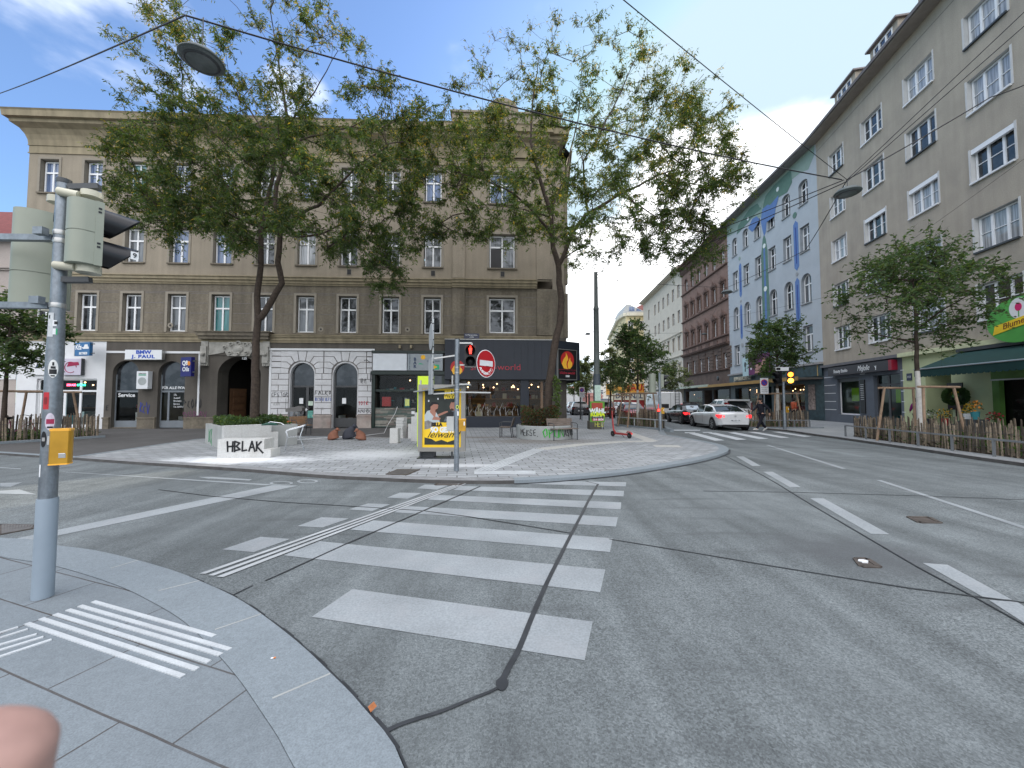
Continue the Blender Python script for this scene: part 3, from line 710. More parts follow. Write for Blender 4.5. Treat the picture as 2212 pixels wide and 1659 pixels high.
# ---------------------------------------------------------------- corner building (left half of the picture)
def roughcast(name, rgb, **k): return mat(name, rgb, .95, k.pop('var', .10), k.pop('vs', .9), bump=.5, bs=38, fine=.10, fs=26, **k)
L_up = roughcast('plaster_sand_roughcast', (.285, .245, .19), streak=.10, stain=(.18, .15, .12), stain_amt=.45, stain_s=.45)
L_lo = mat('plaster_sooty_brown', (.165, .142, .108), .95, .16, .8, bump=.4, bs=25, fine=.16, fs=9, streak=.2, stain=(.12, .105, .09), stain_amt=.55, stain_s=.6)
L_gr = mat('plaster_dark_base', (.095, .085, .073), .95, .15, .9, bump=.3, bs=25, fine=.08, fs=20, streak=.12)
L_tr = mat('plaster_ochre_cornice', (.29, .245, .165), .95, .15, 1.2, bump=.2, bs=20, streak=.2, stain=(.2, .16, .11), stain_amt=.5, stain_s=1.2)
L_rev = mat('plaster_reveal', (.27, .24, .195), .95, .15, 3, stain=(.2, .18, .15), stain_amt=.4, stain_s=3)
WPL = mat('white_shop_plaster', (.66, .67, .68), .9, .06, 1.2, bump=.15, bs=40, stain=(.5, .48, .46), stain_amt=.3)
STUC = mat('stucco_relief_grey', (.33, .32, .29), .95, .2, 4, bump=.5, bs=20)
RUST = mat('white_rusticated_block', (.56, .56, .57), .9, .07, 1.8, bump=.15, bs=30, fine=.06, fs=20, stain=(.38, .36, .34), stain_amt=.35, stain_s=1.4)
JOINT = mat('rustication_joint', (.17, .155, .145), .95, .2, 6)
ANTH = mat('anthracite_frame', (.06, .062, .065), .45, .08)
ta = R(2.8)
LB = thing('corner_building', 'long sooty sand-coloured corner apartment house with three upper floors and ground-floor shops', 'building', (-12.5, 22.0, 0), ta)
LX0, LX1 = -15.47, 14.94
LX0 = -14.95
cols = [-13.83, -11.45, -9.05, -6.6, -4.2, -1.8, .52, 2.93, 5.37, 7.8]
WW = 1.04
ops_hi = [(c - WW / 2, c + WW / 2, 13.42, 15.35) for c in cols] + [(11.15, 12.72, 13.42, 15.35)]
ops_hi += [(c - WW / 2, c + WW / 2, 9.5, 11.52) for c in cols] + [(11.15, 12.72, 9.5, 11.55)]
ops_lo = [(c - WW / 2, c + WW / 2, 5.56, 7.7) for c in cols] + [(11.15, 12.72, 5.62, 7.74)]
mb = MB(); wall_mb(mb, LX0, LX1, 8.75, 16.6, ops_hi, wm=L_up, rm=L_rev, dep=.3)
wall_mb(mb, LX0, LX1, 5.45, 8.3, ops_lo, wm=L_lo, rm=L_rev, dep=.3)
# horizontal rustication bands on first floor piers
edges = [LX0] + [v for c in cols for v in (c - WW / 2 - .13, c + WW / 2 + .13)] + [9.0, 9.0, 10.9, 10.9]
mb.use(JOINT)
piers = [(LX0 + .1, cols[0] - .75)] + [(cols[i] + .72, cols[i + 1] - .72) for i in range(len(cols) - 1)] + [(8.5, 8.95), (9.75, 10.85), (13.02, 13.95)]
for a, b in piers:
    for z in (6.02, 6.6, 7.18, 7.74): mb.box(a, b, -.006, .01, z, z + .035)
mb.box(LX0, 8.9, -.006, .01, 7.83, 7.86)
# ground floor walls
wall_mb(mb, LX0, -10.3, 0, 4.95, [(-13.9, -10.72, .2, 2.85, 0, .2)], wm=WPL, rm=WPL)
wall_mb(mb, -10.3, -5.0, 0, 4.95, [(-9.9, -8.5, .12, 3.88, .7, .3), (-7.45, -6.0, .0, 3.86, .72, .3)], wm=L_gr, rm=L_gr)
wall_mb(mb, -5.0, -1.3, 0, 4.95, [(-4.22, -1.85, 0, 4.15, 1.05, .9)], wm=L_gr, rm=L_gr)
wall_mb(mb, -1.3, 4.45, 4.6, 4.95, [], wm=L_gr)
wall_mb(mb, -1.3, 4.45, 0, 4.6, [(-.2, 1.14, .0, 3.8, .67, .35), (2.2, 3.58, .0, 3.8, .69, .35)], wm=RUST, rm=RUST)
wall_mb(mb, 4.45, 8.6, 0, 5.45, [(4.62, 8.45, .0, 3.15, 0, .3)], wm=L_gr, rm=L_gr)
wall_mb(mb, 8.6, LX1, 0, 5.45, [(8.9, 13.0, .72, 2.75, 0, .2), (13.5, 14.7, .72, 2.75, 0, .2)], wm=L_gr, rm=L_gr)
# chamfered corner and side wall, back and roof
cA = (LX1, 0); ch = (.92 * math.cos(R(42)) / math.cos(R(0)), .92)
bx, by = LX1 + .98, .89
s4 = R(90 - 4.5) - ta
ex, ey = bx + 24 * math.cos(s4), by + 24 * math.sin(s4)
for z0, z1, m_ in ((0, 5.45, L_gr), (5.45, 8.3, L_lo), (8.3, 16.6, L_up)):
    mb.use(m_); mb.add([(LX1, 0, z0), (bx, by, z0), (bx, by, z1), (LX1, 0, z1)], [(0, 1, 2, 3)])
    mb.add([(bx, by, z0), (ex, ey, z0), (ex, ey, z1), (bx, by, z1)], [(0, 1, 2, 3)])
mb.use(L_up).add([(LX0, 0, 0), (LX0, 0, 17), (LX0, 13, 17), (LX0, 13, 0)], [(0, 1, 2, 3)])
mb.add([(LX0, 13, 0), (LX0, 13, 17), (ex, ey, 17), (ex, ey, 0)], [(0, 1, 2, 3)])
mb.use(mat('roof_sheet_dark', (.05, .05, .05), .7)).add([(LX0, -.3, 17.2), (LX1 + .4, -.3, 17.2), (bx + .4, by, 17.2), (ex, ey, 17.2), (LX0, 13, 17.2)], [(0, 1, 2, 3, 4)])
mb.build('wall', None, LB)
# trim
mb = MB().use(L_tr)
moulding(mb, LX0, 8.9, 8.28, [(.1, .06), (.16, .12), (.16, .2), (.05, .26)])
moulding(mb, 9.0, 14.0, 8.28, [(.1, .16), (.16, .22), (.16, .3), (.05, .36)], ret=False)
moulding(mb, LX0, LX1, 15.68, [(.05, .05), (.4, .02), (.06, .06)])
# coved cornice
prof = [(.05, 16.2), (.08, 16.45), (.16, 16.7), (.32, 16.95), (.6, 17.12), (.62, 17.3), (.8, 17.32), (.84, 17.62), (.9, 17.7)]
def cornice(x0, x1, dy):
    for (p0, za), (p1, zb) in zip(prof, prof[1:]):
        mb.add([(x0 - p0 * .8, -p0 - dy, za), (x1 + p0, -p0 - dy, za), (x1 + p1, -p1 - dy, zb), (x0 - p1 * .8, -p1 - dy, zb)], [(0, 1, 2, 3)])
        mb.add([(x0 - p0 * .8, -p0 - dy, za), (x0 - p1 * .8, -p1 - dy, zb), (x0 - p1 * .8, .3, zb), (x0 - p0 * .8, .3, za)], [(0, 1, 2, 3)])
        mb.add([(x1 + p0, -p0 - dy, za), (x1 + p0, .9, za), (x1 + p1, .9, zb), (x1 + p1, -p1 - dy, zb)], [(0, 1, 2, 3)])
cornice(LX0, LX1 + .1, 0); cornice(8.95, 14.1, .12)
for (p0, za), (p1, zb) in zip(prof, prof[1:]):
    mb.add([(bx + p0 * .5, by - p0 * .3, za), (ex + p0, ey, za), (ex + p1, ey, zb), (bx + p1 * .5, by - p1 * .3, zb)], [(0, 1, 2, 3)])
# attic parapet over the corner bay
mb.use(L_up).box(8.95, 15.4, -.5, .1, 17.7, 18.6); mb.box(8.85, 15.5, -.6, .15, 18.6, 18.72)
mb.slab([(11.0, 18.72), (12.9, 18.72)] + arc(11.95, 18.72, .95, .0, math.pi, 12)[1:-1], -.45, 0)
mb.use(L_tr)
# first floor sill cornice
moulding(mb, LX0, LX1, 4.95, [(.12, .05), (.18, .10), (.1, .17), (.05, .22)])
# pilasters on the corner bay
mb.use(L_up).box(9.0, 9.72, -.09, 0, 8.86, 16.1).box(13.98, 14.92, -.09, 0, 8.86, 16.1)
mb.use(L_lo).box(9.0, 9.72, -.09, 0, 5.5, 8.26).box(13.98, 14.92, -.09, 0, 5.5, 8.26)
for a, b, z0, z1 in ((bx - .16, bx + .1, 5.5, 8.26), (bx - .16, bx + .1, 8.86, 16.1)): mb.box(a, b, by - .12, by + .2, z0, z1)
# white strip over the service shop, plinths
mb.use(WPL).box(-10.3, -4.75, -.04, 0, 4.3, 4.42); mb.box(-5.28, -5.18, -.03, 0, .8, 4.3)
mb.use(L_lo)
for a, b in ((-10.28, -9.95), (-8.45, -7.5), (-5.95, -4.3), (-1.8, -1.35)): mb.box(a, b, -.07, 0, 0, .68); mb.box(a - .02, b + .02, -.1, 0, .62, .7)
mb.use(mat('peeling_plinth', (.36, .31, .28), .95, .25, 3, bump=.4, bs=12, stain=(.2, .13, .11), stain_amt=.7, stain_s=1.5))
for a, b in ((-1.25, -.25), (1.18, 2.16), (3.62, 4.42)): mb.box(a, b, -.12, 0, 0, .72); mb.box(a - .03, b + .03, -.16, 0, .72, .82)
mb.build('trim', None, LB)
# rusticated white front: raised blocks between dark joints with voussoirs
mb = MB(); mb.use(JOINT).box(-1.24, -.26, -.012, 0, .82, 4.5).box(1.2, 2.14, -.012, 0, .82, 4.5).box(3.64, 4.42, -.012, 0, .82, 4.5)
for a, b in ((-.26, 1.2), (2.14, 3.64)):
    pts = [(a, 4.5), (a, 2.9)] + [((a + b) / 2 - .75 * math.cos(t), 3.12 + .78 * math.sin(t)) for t in [math.pi * k / 10 for k in range(1, 10)]] + [(b, 2.9), (b, 4.5)]
    mb.slab(pts, -.0125, 0)
mb.use(RUST); hrow = .335
def blk(a, b, z0, z1): mb.box(a + .018, b - .018, -.055, -.011, z0 + .018, z1 - .018)
r_ = 0; z = .84
while z < 3.15:
    for a, b in ((-1.24, -.26), (1.2, 2.14), (3.64, 4.42)):
        if r_ % 2: blk(a, b, z, z + hrow)
        else: c = a + (b - a) * (.42 if a < 3 else .68); blk(a, c, z, z + hrow); blk(c, b, z, z + hrow)
    z += hrow; r_ += 1
ztop = z
for cx in (.47, 2.89):
    rr = .74; zc = 3.12
    # keystone and stepped voussoirs
    def vs_(pts): mb.slab(pts, -.055 , -.011)
    vs_([(cx - .16, 3.92), (cx + .16, 3.92), (cx + .24, 4.46), (cx - .24, 4.46)])
    for sg in (-1, 1):
        x_ = lambda v: cx + sg * v
        q = [[(x_(.2), 3.9), (x_(.42), 3.84), (x_(.62), 4.18), (x_(1.18), 4.18), (x_(1.18), 4.46), (x_(.28), 4.46)],
             [(x_(.46), 3.82), (x_(.62), 3.68), (x_(.86), 3.86), (x_(1.18), 3.86), (x_(1.18), 4.15), (x_(.66), 4.15)],
             [(x_(.65), 3.65), (x_(.74), 3.48), (x_(1.18), 3.53), (x_(1.18), 3.83), (x_(.88), 3.83)],
             [(x_(.75), 3.45), (x_(.77), 3.2), (x_(1.18), 3.2), (x_(1.18), 3.5)]]
        for p in q:
            lim = -1.24 if (cx < 1 and sg < 0) else (4.42 if (cx > 2 and sg > 0) else None)
            p = [(max(p_[0], -1.22) if cx < 1 else min(p_[0], 4.4), p_[1]) for p_ in p]
            vs_(p if sg < 0 else list(reversed(p)))
blk(-1.24, -.7, 3.18, 3.5); blk(-1.24, -.7, 3.52, 3.85); blk(-1.24, -.7, 3.87, 4.16); blk(4.1, 4.42, 3.52, 3.83); blk(4.1, 4.42, 4.18, 4.46); blk(-1.24, -.7, 4.18, 4.46); blk(4.1, 4.42, 3.18, 3.5); blk(4.1, 4.42, 3.85, 4.15)
mb.use(WPL).box(-1.35, 4.55, -.1, 0, 4.5, 4.62).box(-1.36, -1.24, -.05, 0, .4, 4.5)
mb.build('rusticated_front', None, LB)
# upper windows
rnd = random.Random(3)
for i, c in enumerate(cols):
    pn = {0: PANE_SKY, 1: PANE_SKY, 2: PANE_TEAL, 4: PANE_SKY}.get(i, rnd.choice([PANE_DARK, PANE_SKY, PANE_GREY]))
    window(LB, c + .02, 13.44, WW - .1, 1.88, 'cross', pane=pn, sill=.12, sillm=L_lo, sur=L_rev)
    pn = {2: PANE_GREY, 3: PANE_SKY, 4: PANE_SKY, 7: PANE_DARK, 9: PANE_GREY}.get(i, rnd.choice([PANE_DARK, PANE_CURT, PANE_GREY]))
    window(LB, c + .02, 9.52, WW - .06, 1.96, 'tee' if i in (3, 4, 7) else 'cross', pane=pn, sill=.12, sillm=L_lo, sur=L_rev)
    window(LB, c + .02, 5.58, WW - .08, 2.08, 'cross', pane={3: PANE_GREY, 4: PANE_TEAL, 6: PANE_GREY}.get(i, PANE_DARK), sur=L_rev)
window(LB, 11.93, 13.44, 1.5, 1.88, 'cross', pane=PANE_SKY, sill=.12, sillm=L_lo, sur=L_rev)
o = window(LB, 11.93, 9.52, 1.5, 2.0, 'cross', pane=PANE_GREY, sill=.14, sillm=L_lo, sur=L_rev)
MB().box(-.68, -.05, .03, .044, .07, 1.22).build('open_casement', BLACK, o)
window(LB, 11.93, 5.64, 1.52, 2.06, 'cross', pane=PANE_DARK, sur=L_rev)
mb = MB().use(BLACK)
for x, z in ((3.0, 8.98), (7.85, 8.98), (11.95, 9.0)): mb.use(L_rev).box(x - .16, x + .16, -.012, 0, z - .06, z + .36).use(BLACK).box(x - .11, x + .11, -.03, -.012, z, z + .3)
for x, z in ((1.45, 5.75), (6.4, 5.78), (-6.9, 5.9), (9.6, 6.5), (4.6, 8.1)): mb.use(L_rev).lathe([(.15, 0), (.15, .012)], 10, (x, 0, z), Matrix.Rotation(R(90), 3, 'X')).use(BLACK).lathe([(.06, .012), (.05, .03)], 8, (x, 0, z), Matrix.Rotation(R(90), 3, 'X'))
mb.build('vent', None, LB)
# --- white shop at the far left of the building
mb = MB(); w_ = WHITE
for x0, x1, z0, z1 in ((-13.9, -13.82, .2, 2.85), (-10.8, -10.72, .2, 2.85), (-13.9, -10.72, 2.77, 2.85), (-13.9, -10.72, 2.12, 2.22), (-12.55, -12.42, .2, 2.15), (-11.72, -11.6, .2, 2.8), (-13.9, -10.72, .2, .3), (-12.85, -12.75, .2, 2.15), (-13.8, -13.7, .2, 2.15)):
    mb.box(x0, x1, .1 + .002 * (x0 % 1), .16, z0, z1)
mb.build('shop_window_frame', w_, LB); MB().add([(-13.85, .14, .25), (-10.75, .14, .25), (-10.75, .14, 2.8), (-13.85, .14, 2.8)], [(0, 1, 2, 3)]).build('shop_pane', GLASS, LB)
dk = mat('interior_dark', (.04, .038, .036), .9); gd = [mat('goods_brown', (.12, .07, .04)), mat('goods_red', (.4, .03, .03)), mat('goods_white', (.5, .5, .48)), mat('goods_teal', (.04, .22, .25)), mat('goods_dark', (.03, .03, .035))]
shop_interior(LB, -13.9, -10.7, .15, 2.85, 2.2, .3, dk, gd, 1, lamps=2, lampe=5)
def neon(x, z, s, rgb, sz=.16, y=.12): text(LB, s, (x, y, z), sz, emis('neon_' + s, rgb, 5), name='neon_lettering', bold=.004)
neon(-12.2, 2.5, 'ZEUGE', (1, .1, .2), .16); neon(-11.35 - .6, 2.5, '', (0, 1, .4)); neon(-11.98 + .0, 2.5, '', (0, 1, .4))
text(LB, 'LFBAR', (-11.98 + .35, .09, 2.5), .17, emis('neon_green', (.05, 1, .45), 4), name='neon_lettering')
mb = MB().box(-11.9, -11.84, .3, .34, .3, 1.9); mb.build('neon_tube', emis('neon_cyan', (.1, .75, .9), 1.6), LB)
# --- car service arches
for x0, x1, door in ((-9.9, -8.5, 0), (-7.45, -6.0, 1)):
    xc = (x0 + x1) / 2; mb = MB().use(mat('door_grey_paint', (.17, .19, .21), .5, .08))
    mb.box(x0, x1, .2, .25, 0.1, .5); mb.box(x0, x1, .2, .26, 2.1, 2.2)
    mb.box(x0, x0 + .06, .2, .25, .5, 3.1).box(x1 - .06, x1, .2, .25, .5, 3.1)
    if door: mb.box(xc - .32, xc - .22, .19, .25, .5, 2.1).box(xc + .6, x1, .19, .25, .5, 2.1)
    mb.build('shop_window_frame', None, LB)
    p = [(x0 + .02, .5), (x1 - .02, .5), (x1 - .02, 2.1), (x0 + .02, 2.1)]
    MB().add([(x, .23, z) for x, z in p], [(0, 1, 2, 3)]).build('shop_pane', GLASS, LB)
    p = [(x0, 2.2), (x1, 2.2)] + [(xc + (x1 - x0) / 2 * math.cos(t), 3.17 + .69 * math.sin(t)) for t in [math.pi * k / 10 for k in range(11)]]
    MB().add([(x, .235, z) for x, z in p], [tuple(range(len(p)))]).build('arch_pane', PANE_DARK, LB)
    shop_interior(LB, x0 - .2, x1 + .2, .1, 2.1, 1.6, .4, mat('interior_beige', (.2, .17, .12)) if door else dk, gd, 5 + door, shelves=2, fill=.5)
sw = mat('white_vinyl_letter', (.75, .77, .78), .6, 0)
text(LB, 'Service', (-9.28, .195, 1.93), .3, sw, name='window_lettering', bold=.006, sx=1.05)
text(LB, 'FÜR ALLE PKW', (-6.73, .18, 2.35), .2, sw, name='window_lettering', bold=.005, sx=.95)
for k, s_ in enumerate(('57a', 'Auspuff', 'Bremsen', 'Service', 'Tel. 5447371')): text(LB, s_, (-6.72, .185, 1.95 - .17 * k), .14, sw, name='window_lettering', align='LEFT', sx=.85)
mb = MB().box(-9.85, -8.6, .05, .14, .06, .14); mb.build('doorstep', L_lo, LB)
graffiti(LB, 'PCOMO', -6.02, 1.25, .42, -.012, BLACK, .035, 3, sx=.5, squig=.16)
graffiti(LB, 'SORAV', -6.0, .72, .3, -.012, mat('graffiti_purple', (.19, .05, .14)), .02, 4, sx=.9, squig=.16)
graffiti(LB, 'RCV', -8.35, .95, .5, -.012, mat('graffiti_blue', (.03, .05, .3)), .03, 5, sx=.35, squig=.18)
graffiti(LB, 'E', -10.15, 1.1, .25, -.012, BLACK, .03, 6)
# --- portal
mb = MB().use(STUC)
mb.box(-5.1, -4.72, -.12, 0, 3.6, 5.0).box(-1.72, -1.34, -.12, 0, 3.6, 5.0)
for x in (-4.91, -1.53):
    mb.box(x - .16, x + .16, -.22, -.12, 3.75, 4.7); mb.lathe([(.001, 0), (.1, .03), (.12, .1), (.05, .16)], 10, (x, -.22, 4.25), Matrix.Rotation(R(90), 3, 'X'))
    for k in range(3): mb.lathe([(.02, -.05), (.045, 0), (.02, .05)], 8, (x - .1 + .1 * k, -.17, 3.62))
mb.use(L_gr).box(-4.72, -1.72, -.05, 0, 4.2, 4.95)
mb.use(STUC)
# cartouche: shield with scrolls
sh = [(-3.6, 4.15), (-2.4, 4.15), (-2.15, 4.6), (-2.35, 4.95), (-3.6, 4.95), (-3.85, 4.6)]
mb.slab(sh, -.2, -.02)
for sx_, z_, r_2 in ((-3.4, 4.8, .14), (-2.6, 4.8, .14), (-3.75, 4.62, .12), (-2.25, 4.62, .12), (-3.45, 4.3, .12), (-2.55, 4.3, .12), (-3.0, 4.85, .16), (-3.0, 4.25, .1)):
    a_ = [(sx_ + r_2 * math.cos(t) * (1 - t / 9), -.24, z_ + r_2 * math.sin(t) * (1 - t / 9)) for t in [k * .6 for k in range(11)]]
    mb.tube(a_, .035, 6)
mb.lathe([(.3, 0), (.26, .05), (.12, .1), (.001, .11)], 16, (-3.0, -.2, 4.55), Matrix.Rotation(R(90), 3, 'X'), sx=1, sy=.8)
mb.slab([(-4.7, 4.2), (-4.4, 4.25), (-3.9, 4.35), (-3.65, 4.7), (-3.7, 4.95), (-4.7, 4.95)], -.09, -.04); mb.slab([(-1.74, 4.2), (-2.0, 4.25), (-2.2, 4.4), (-2.3, 4.95), (-1.74, 4.95)], -.09, -.04)
mb.use(L_lo).box(-5.2, -1.24, -.42, 0, 5.28, 5.48).box(-5.12, -1.32, -.32, 0, 5.1, 5.28).box(-5.28, -1.16, -.5, 0, 5.48, 5.53)
mb.build('portal_surround', None, LB, smooth=False)
mb = MB(); mb.use(mat('passage_dark', (.022, .018, .015), .95)).add([(-4.5, .9, 0), (-1.5, .9, 0), (-1.5, 5, 0), (-4.5, 5, 0), (-4.5, .9, 4.4), (-1.5, .9, 4.4), (-1.5, 5, 4.4), (-4.5, 5, 4.4)], [(0, 3, 2, 1), (4, 5, 6, 7), (1, 2, 6, 5), (2, 3, 7, 6), (3, 0, 4, 7)])
mb.use(mat('brown_door_wood', (.09, .045, .022), .6, .2, 5)); mb.rbox((-3.95, 1.4, 1.2), (.06, 1.0, 2.3), R(-20))
for k in range(5): mb.rbox((-3.88, 1.38, .4 + .42 * k), (.07, .7, .3), R(-20))
mb.build('passage_with_open_gate', None, LB)
text(LB, '125', (-2.75, -.06, 4.03), .2, sw, name='house_number', bold=.004)
# --- white front glazing
for x0, x1, dd in ((-.2, 1.14, 1), (2.2, 3.58, 0)):
    xc = (x0 + x1) / 2; mb = MB().use(ANTH); mb.box(x0, x1, .2, .26, 0.1, .62).box(x0, x0 + .1, .2, .26, .6, 3.2).box(x1 - .1, x1, .2, .26, .6, 3.2).box(x0, x1, .19, .26, 2.4, 2.5)
    if dd: mb.box(xc + .15, xc + .3, .19, .26, .6, 2.4)
    mb.use(WHITE).slab([(xc - .22, 1.45), (xc, 1.45), (xc, 1.78), (xc - .22, 1.78)], .17, .18)
    if dd: mb.box(xc + .1, xc + .27, .15, .17, 1.1, 1.13).box(xc + .16, xc + .2, .15, .17, 1.02, 1.2); mb.use(mat('poster_mixed', (.1, .3, .25), .6, .5, 6)).slab([(x1 - .4, .62), (x1 - .1, .62), (x1 - .1, 1.05), (x1 - .4, 1.05)], .17, .18); mb.use(mat('poster_pale', (.5, .6, .5), .6, .2, 6)).slab([(x1 - .38, 1.35), (x1 - .12, 1.35), (x1 - .12, 1.6), (x1 - .38, 1.6)], .17, .18)
    mb.build('shop_window_frame', None, LB)
    MB().add([(x0 + .05, .23, .6), (x1 - .05, .23, .6), (x1 - .05, .23, 2.42), (x0 + .05, .23, 2.42)], [(0, 1, 2, 3)]).build('shop_pane', GLASS, LB)
    p = [(x0, 2.5), (x1, 2.5)] + [(xc + (x1 - x0) / 2 * math.cos(t), 3.13 + .66 * math.sin(t)) for t in [math.pi * k / 10 for k in range(11)]]
    MB().add([(x, .235, z) for x, z in p], [tuple(range(len(p)))]).build('arch_pane', PANE_DARK, LB)
    shop_interior(LB, x0 - .2, x1 + .2, .05, 2.4, 1.8, .45, dk, [gd[0], gd[4], mat('cane_wood', (.3, .2, .1)), gd[2]], 9 + dd, shelves=1, fill=.3)
graffiti(LB, 'CFSTGR', -1.18, 1.88, .22, -.06, BLACK, .022, 11, sx=.72, squig=.14)
graffiti(LB, 'I.', -.42, 1.0, .8, -.06, BLACK, .014, 12, sx=.2)
graffiti(LB, 'FALKO', 1.24, 1.98, .2, -.06, BLACK, .03, 13, sx=.95, squig=.12)
graffiti(LB, 'IBCSFU ULFS', 1.24, 1.62, .17, -.06, mat('graffiti_deep_blue', (.02, .07, .32)), .02, 14, sx=.54)
graffiti(LB, 'TOTIC', 3.68, 1.38, .2, -.06, mat('graffiti_red', (.4, .015, .03)), .026, 15, sx=.7)
graffiti(LB, 'ANORK', 3.66, .95, .17, -.06, BLACK, .024, 16, sx=.88, squig=.18)
graffiti(LB, 'PZ VL', 1.35, 1.1, .15, -.06, mat('graffiti_faded', (.3, .3, .29)), .012, 17)
graffiti(LB, 'TEAM', -1.1, 1.36, .16, -.06, MATS['graffiti_faded'], .012, 18)
graffiti(LB, 'OPM', 3.78, 2.62, .28, -.06, BLACK, .02, 19, sx=.38, squig=.2)
# --- bar shopfront
BG = mat('bar_green_black', (.01, .022, .018), .35, .1)
mb = MB().use(BG); mb.box(4.45, 8.6, -.3, .02, 3.12, 3.32).box(4.45, 8.6, -.32, .02, 4.36, 4.5).box(4.45, 4.62, -.14, .02, 0, 3.12).box(6.95, 7.12, -.12, .02, 0, 3.12).box(8.42, 8.6, -.12, .02, 0, 3.12).box(4.62, 6.95, -.04, .05, 2.15, 2.28).box(4.62, 6.95, -.04, .05, 1.17, 1.24)
mb.use(L_tr).box(5.95, 6.05, -.2, 0, 4.65, 4.85).box(6.6, 6.7, -.2, 0, 4.65, 4.85)
mb.build('bar_frame', None, LB)
mb = MB().use(mat('lightbox_white', (.62, .65, .68), .5, .05, 3)).box(4.55, 6.45, -.34, -.05, 3.36, 4.32).use(mat('lightbox_grey', (.27, .30, .32), .5, .06, 3)).box(6.5, 8.5, -.34, -.05, 3.36, 4.32)
fb = mb.build('fascia_panel', None, LB)
nav = mat('navy_letter', (.02, .04, .09), .5, 0)
for k, ch_ in enumerate('CAPOEIRA'): text(fb, ch_, (6.62, -.345, 4.24 - .113 * k), .13, nav)
for k, ch_ in enumerate('BAR'): text(fb, ch_, (6.92, -.345, 4.0 - .21 * k), .24, nav, bold=.012)
MB().slab(ellipse(7.38, 4.12, .13, .13), -.346, -.34).build('sun_emblem', mat('sun_yellow', (.8, .42, .03)), fb)
MB().slab([(7.1, 3.72), (7.2, 3.78), (7.3, 3.76), (7.42, 3.71)], -.346, -.34).build('hill_emblem', mat('hill_green', (.04, .35, .18)), fb)
mb = MB().use(MATS['hill_green']).slab([(7.75, 3.42), (8.3, 3.42), (8.3, 3.7), (7.75, 3.7)], -.346, -.34).use(MATS['sun_yellow']).slab([(7.85, 3.56), (8.02, 3.46), (8.2, 3.56), (8.02, 3.66)], -.35, -.346); mb.build('flag_emblem', None, fb)
text(fb, 'BRASIL', (7.75, -.345, 3.9), .09, nav); text(fb, 'DRINKS', (8.2, -.345, 3.9), .09, nav)
clad = [mat('clad_%d' % i, c, .8, .15, 8) for i, c in enumerate([(.10, .10, .09), (.17, .15, .13), (.08, .11, .10), (.25, .24, .21), (.13, .15, .13)])]
mb = MB(); rnd = random.Random(5); z = .1
while z < 1.14:
    x = 4.64
    while x < 6.93:
        x2 = min(6.94, x + rnd.uniform(.25, .8)); mb.use(rnd.choice(clad)).box(x, x2, -.05 - rnd.uniform(0, .025), 0, z, z + .062); x = x2
    z += .065
mb.build('slate_cladding', None, LB)
MB().add([(4.62, .06, 1.24), (6.95, .06, 1.24), (6.95, .06, 3.1), (4.62, .06, 3.1)], [(0, 1, 2, 3)]).build('shop_pane', GLASS, LB)
MB().add([(7.12, .1, .1), (8.42, .1, .1), (8.42, .1, 3.1), (7.12, .1, 3.1)], [(0, 1, 2, 3)]).build('door_pane', PANE_DARK, LB)
shop_interior(LB, 4.6, 7.0, 1.1, 3.1, 2.0, .3, dk, gd, 12, lamps=1, shelves=2, fill=.6, lampe=4)
mb = MB().use(mat('cooler_red', (.42, .02, .02), .4)).box(4.95, 5.45, .16, .28, 1.3, 1.85).use(mat('paper_yellow_green', (.55, .62, .2))).slab([(6.3, 1.32), (6.55, 1.32), (6.55, 1.72), (6.3, 1.72)], .03, .035).use(WHITE).slab([(6.7, .85), (6.88, .85), (6.88, 1.02), (6.7, 1.02)], -.09, -.08)
mb.build('window_display', None, LB)
mb = MB(); mb.use(BLACK).tube([(4.4, -.3, 3.8), (4.2, -.35, 3.95), (4.05, -.35, 3.92)], .02, 6).tube([(4.4, -.2, 3.3), (4.42, -.3, 2.7)], .03, 6)
mb.build('wall_lamp_arm', None, LB)
# --- navy fascia shop with flame signs
NAVY = mat('navy_metal_cladding', (.014, .019, .030), .45, .08, 2); NAV2 = mat('navy_seam', (.012, .017, .028), .5)
mb = MB().use(NAVY).box(8.62, LX1 + .1, -.38, 0, 2.86, 5.16).box(8.6, 13.0, -.12, 0, .05, .7).box(13.0, 13.5, -.14, 0, .05, 2.86).box(13.5, LX1, -.12, 0, .05, .7).box(8.6, 8.86, -.12, 0, .05, 2.86)
mb.add([(LX1 + .1, -.38, 2.86), (bx + .75, by - .35, 2.86), (bx + .75, by - .35, 5.16), (LX1 + .1, -.38, 5.16), (LX1, .1, 2.86), (bx, by, 2.86), (bx, by, 5.16), (LX1, .1, 5.16)], [(0, 1, 2, 3), (0, 4, 5, 1), (3, 2, 6, 7)])
mb.add([(bx + .75, by - .35, 2.86), (bx + .9, by + 5, 2.86), (bx + .9, by + 5, 5.16), (bx + .75, by - .35, 5.16)], [(0, 1, 2, 3)])
mb.use(NAV2)
for k in range(1, 16): mb.box(8.62 + k * .4, 8.632 + k * .4, -.392, -.37, 2.86, 5.16)
mb.use(STEEL).box(8.6, LX1 + .12, -.4, .0, 5.16, 5.19)
mb.build('fascia', None, LB)
redl = mat('red_flex_letter', (.42, .03, .05), .5, 0)
text(LB, 'shisha-world', (11.55, -.4, 3.55), .52, redl, name='fascia_lettering', sx=1.1, bold=-.004)
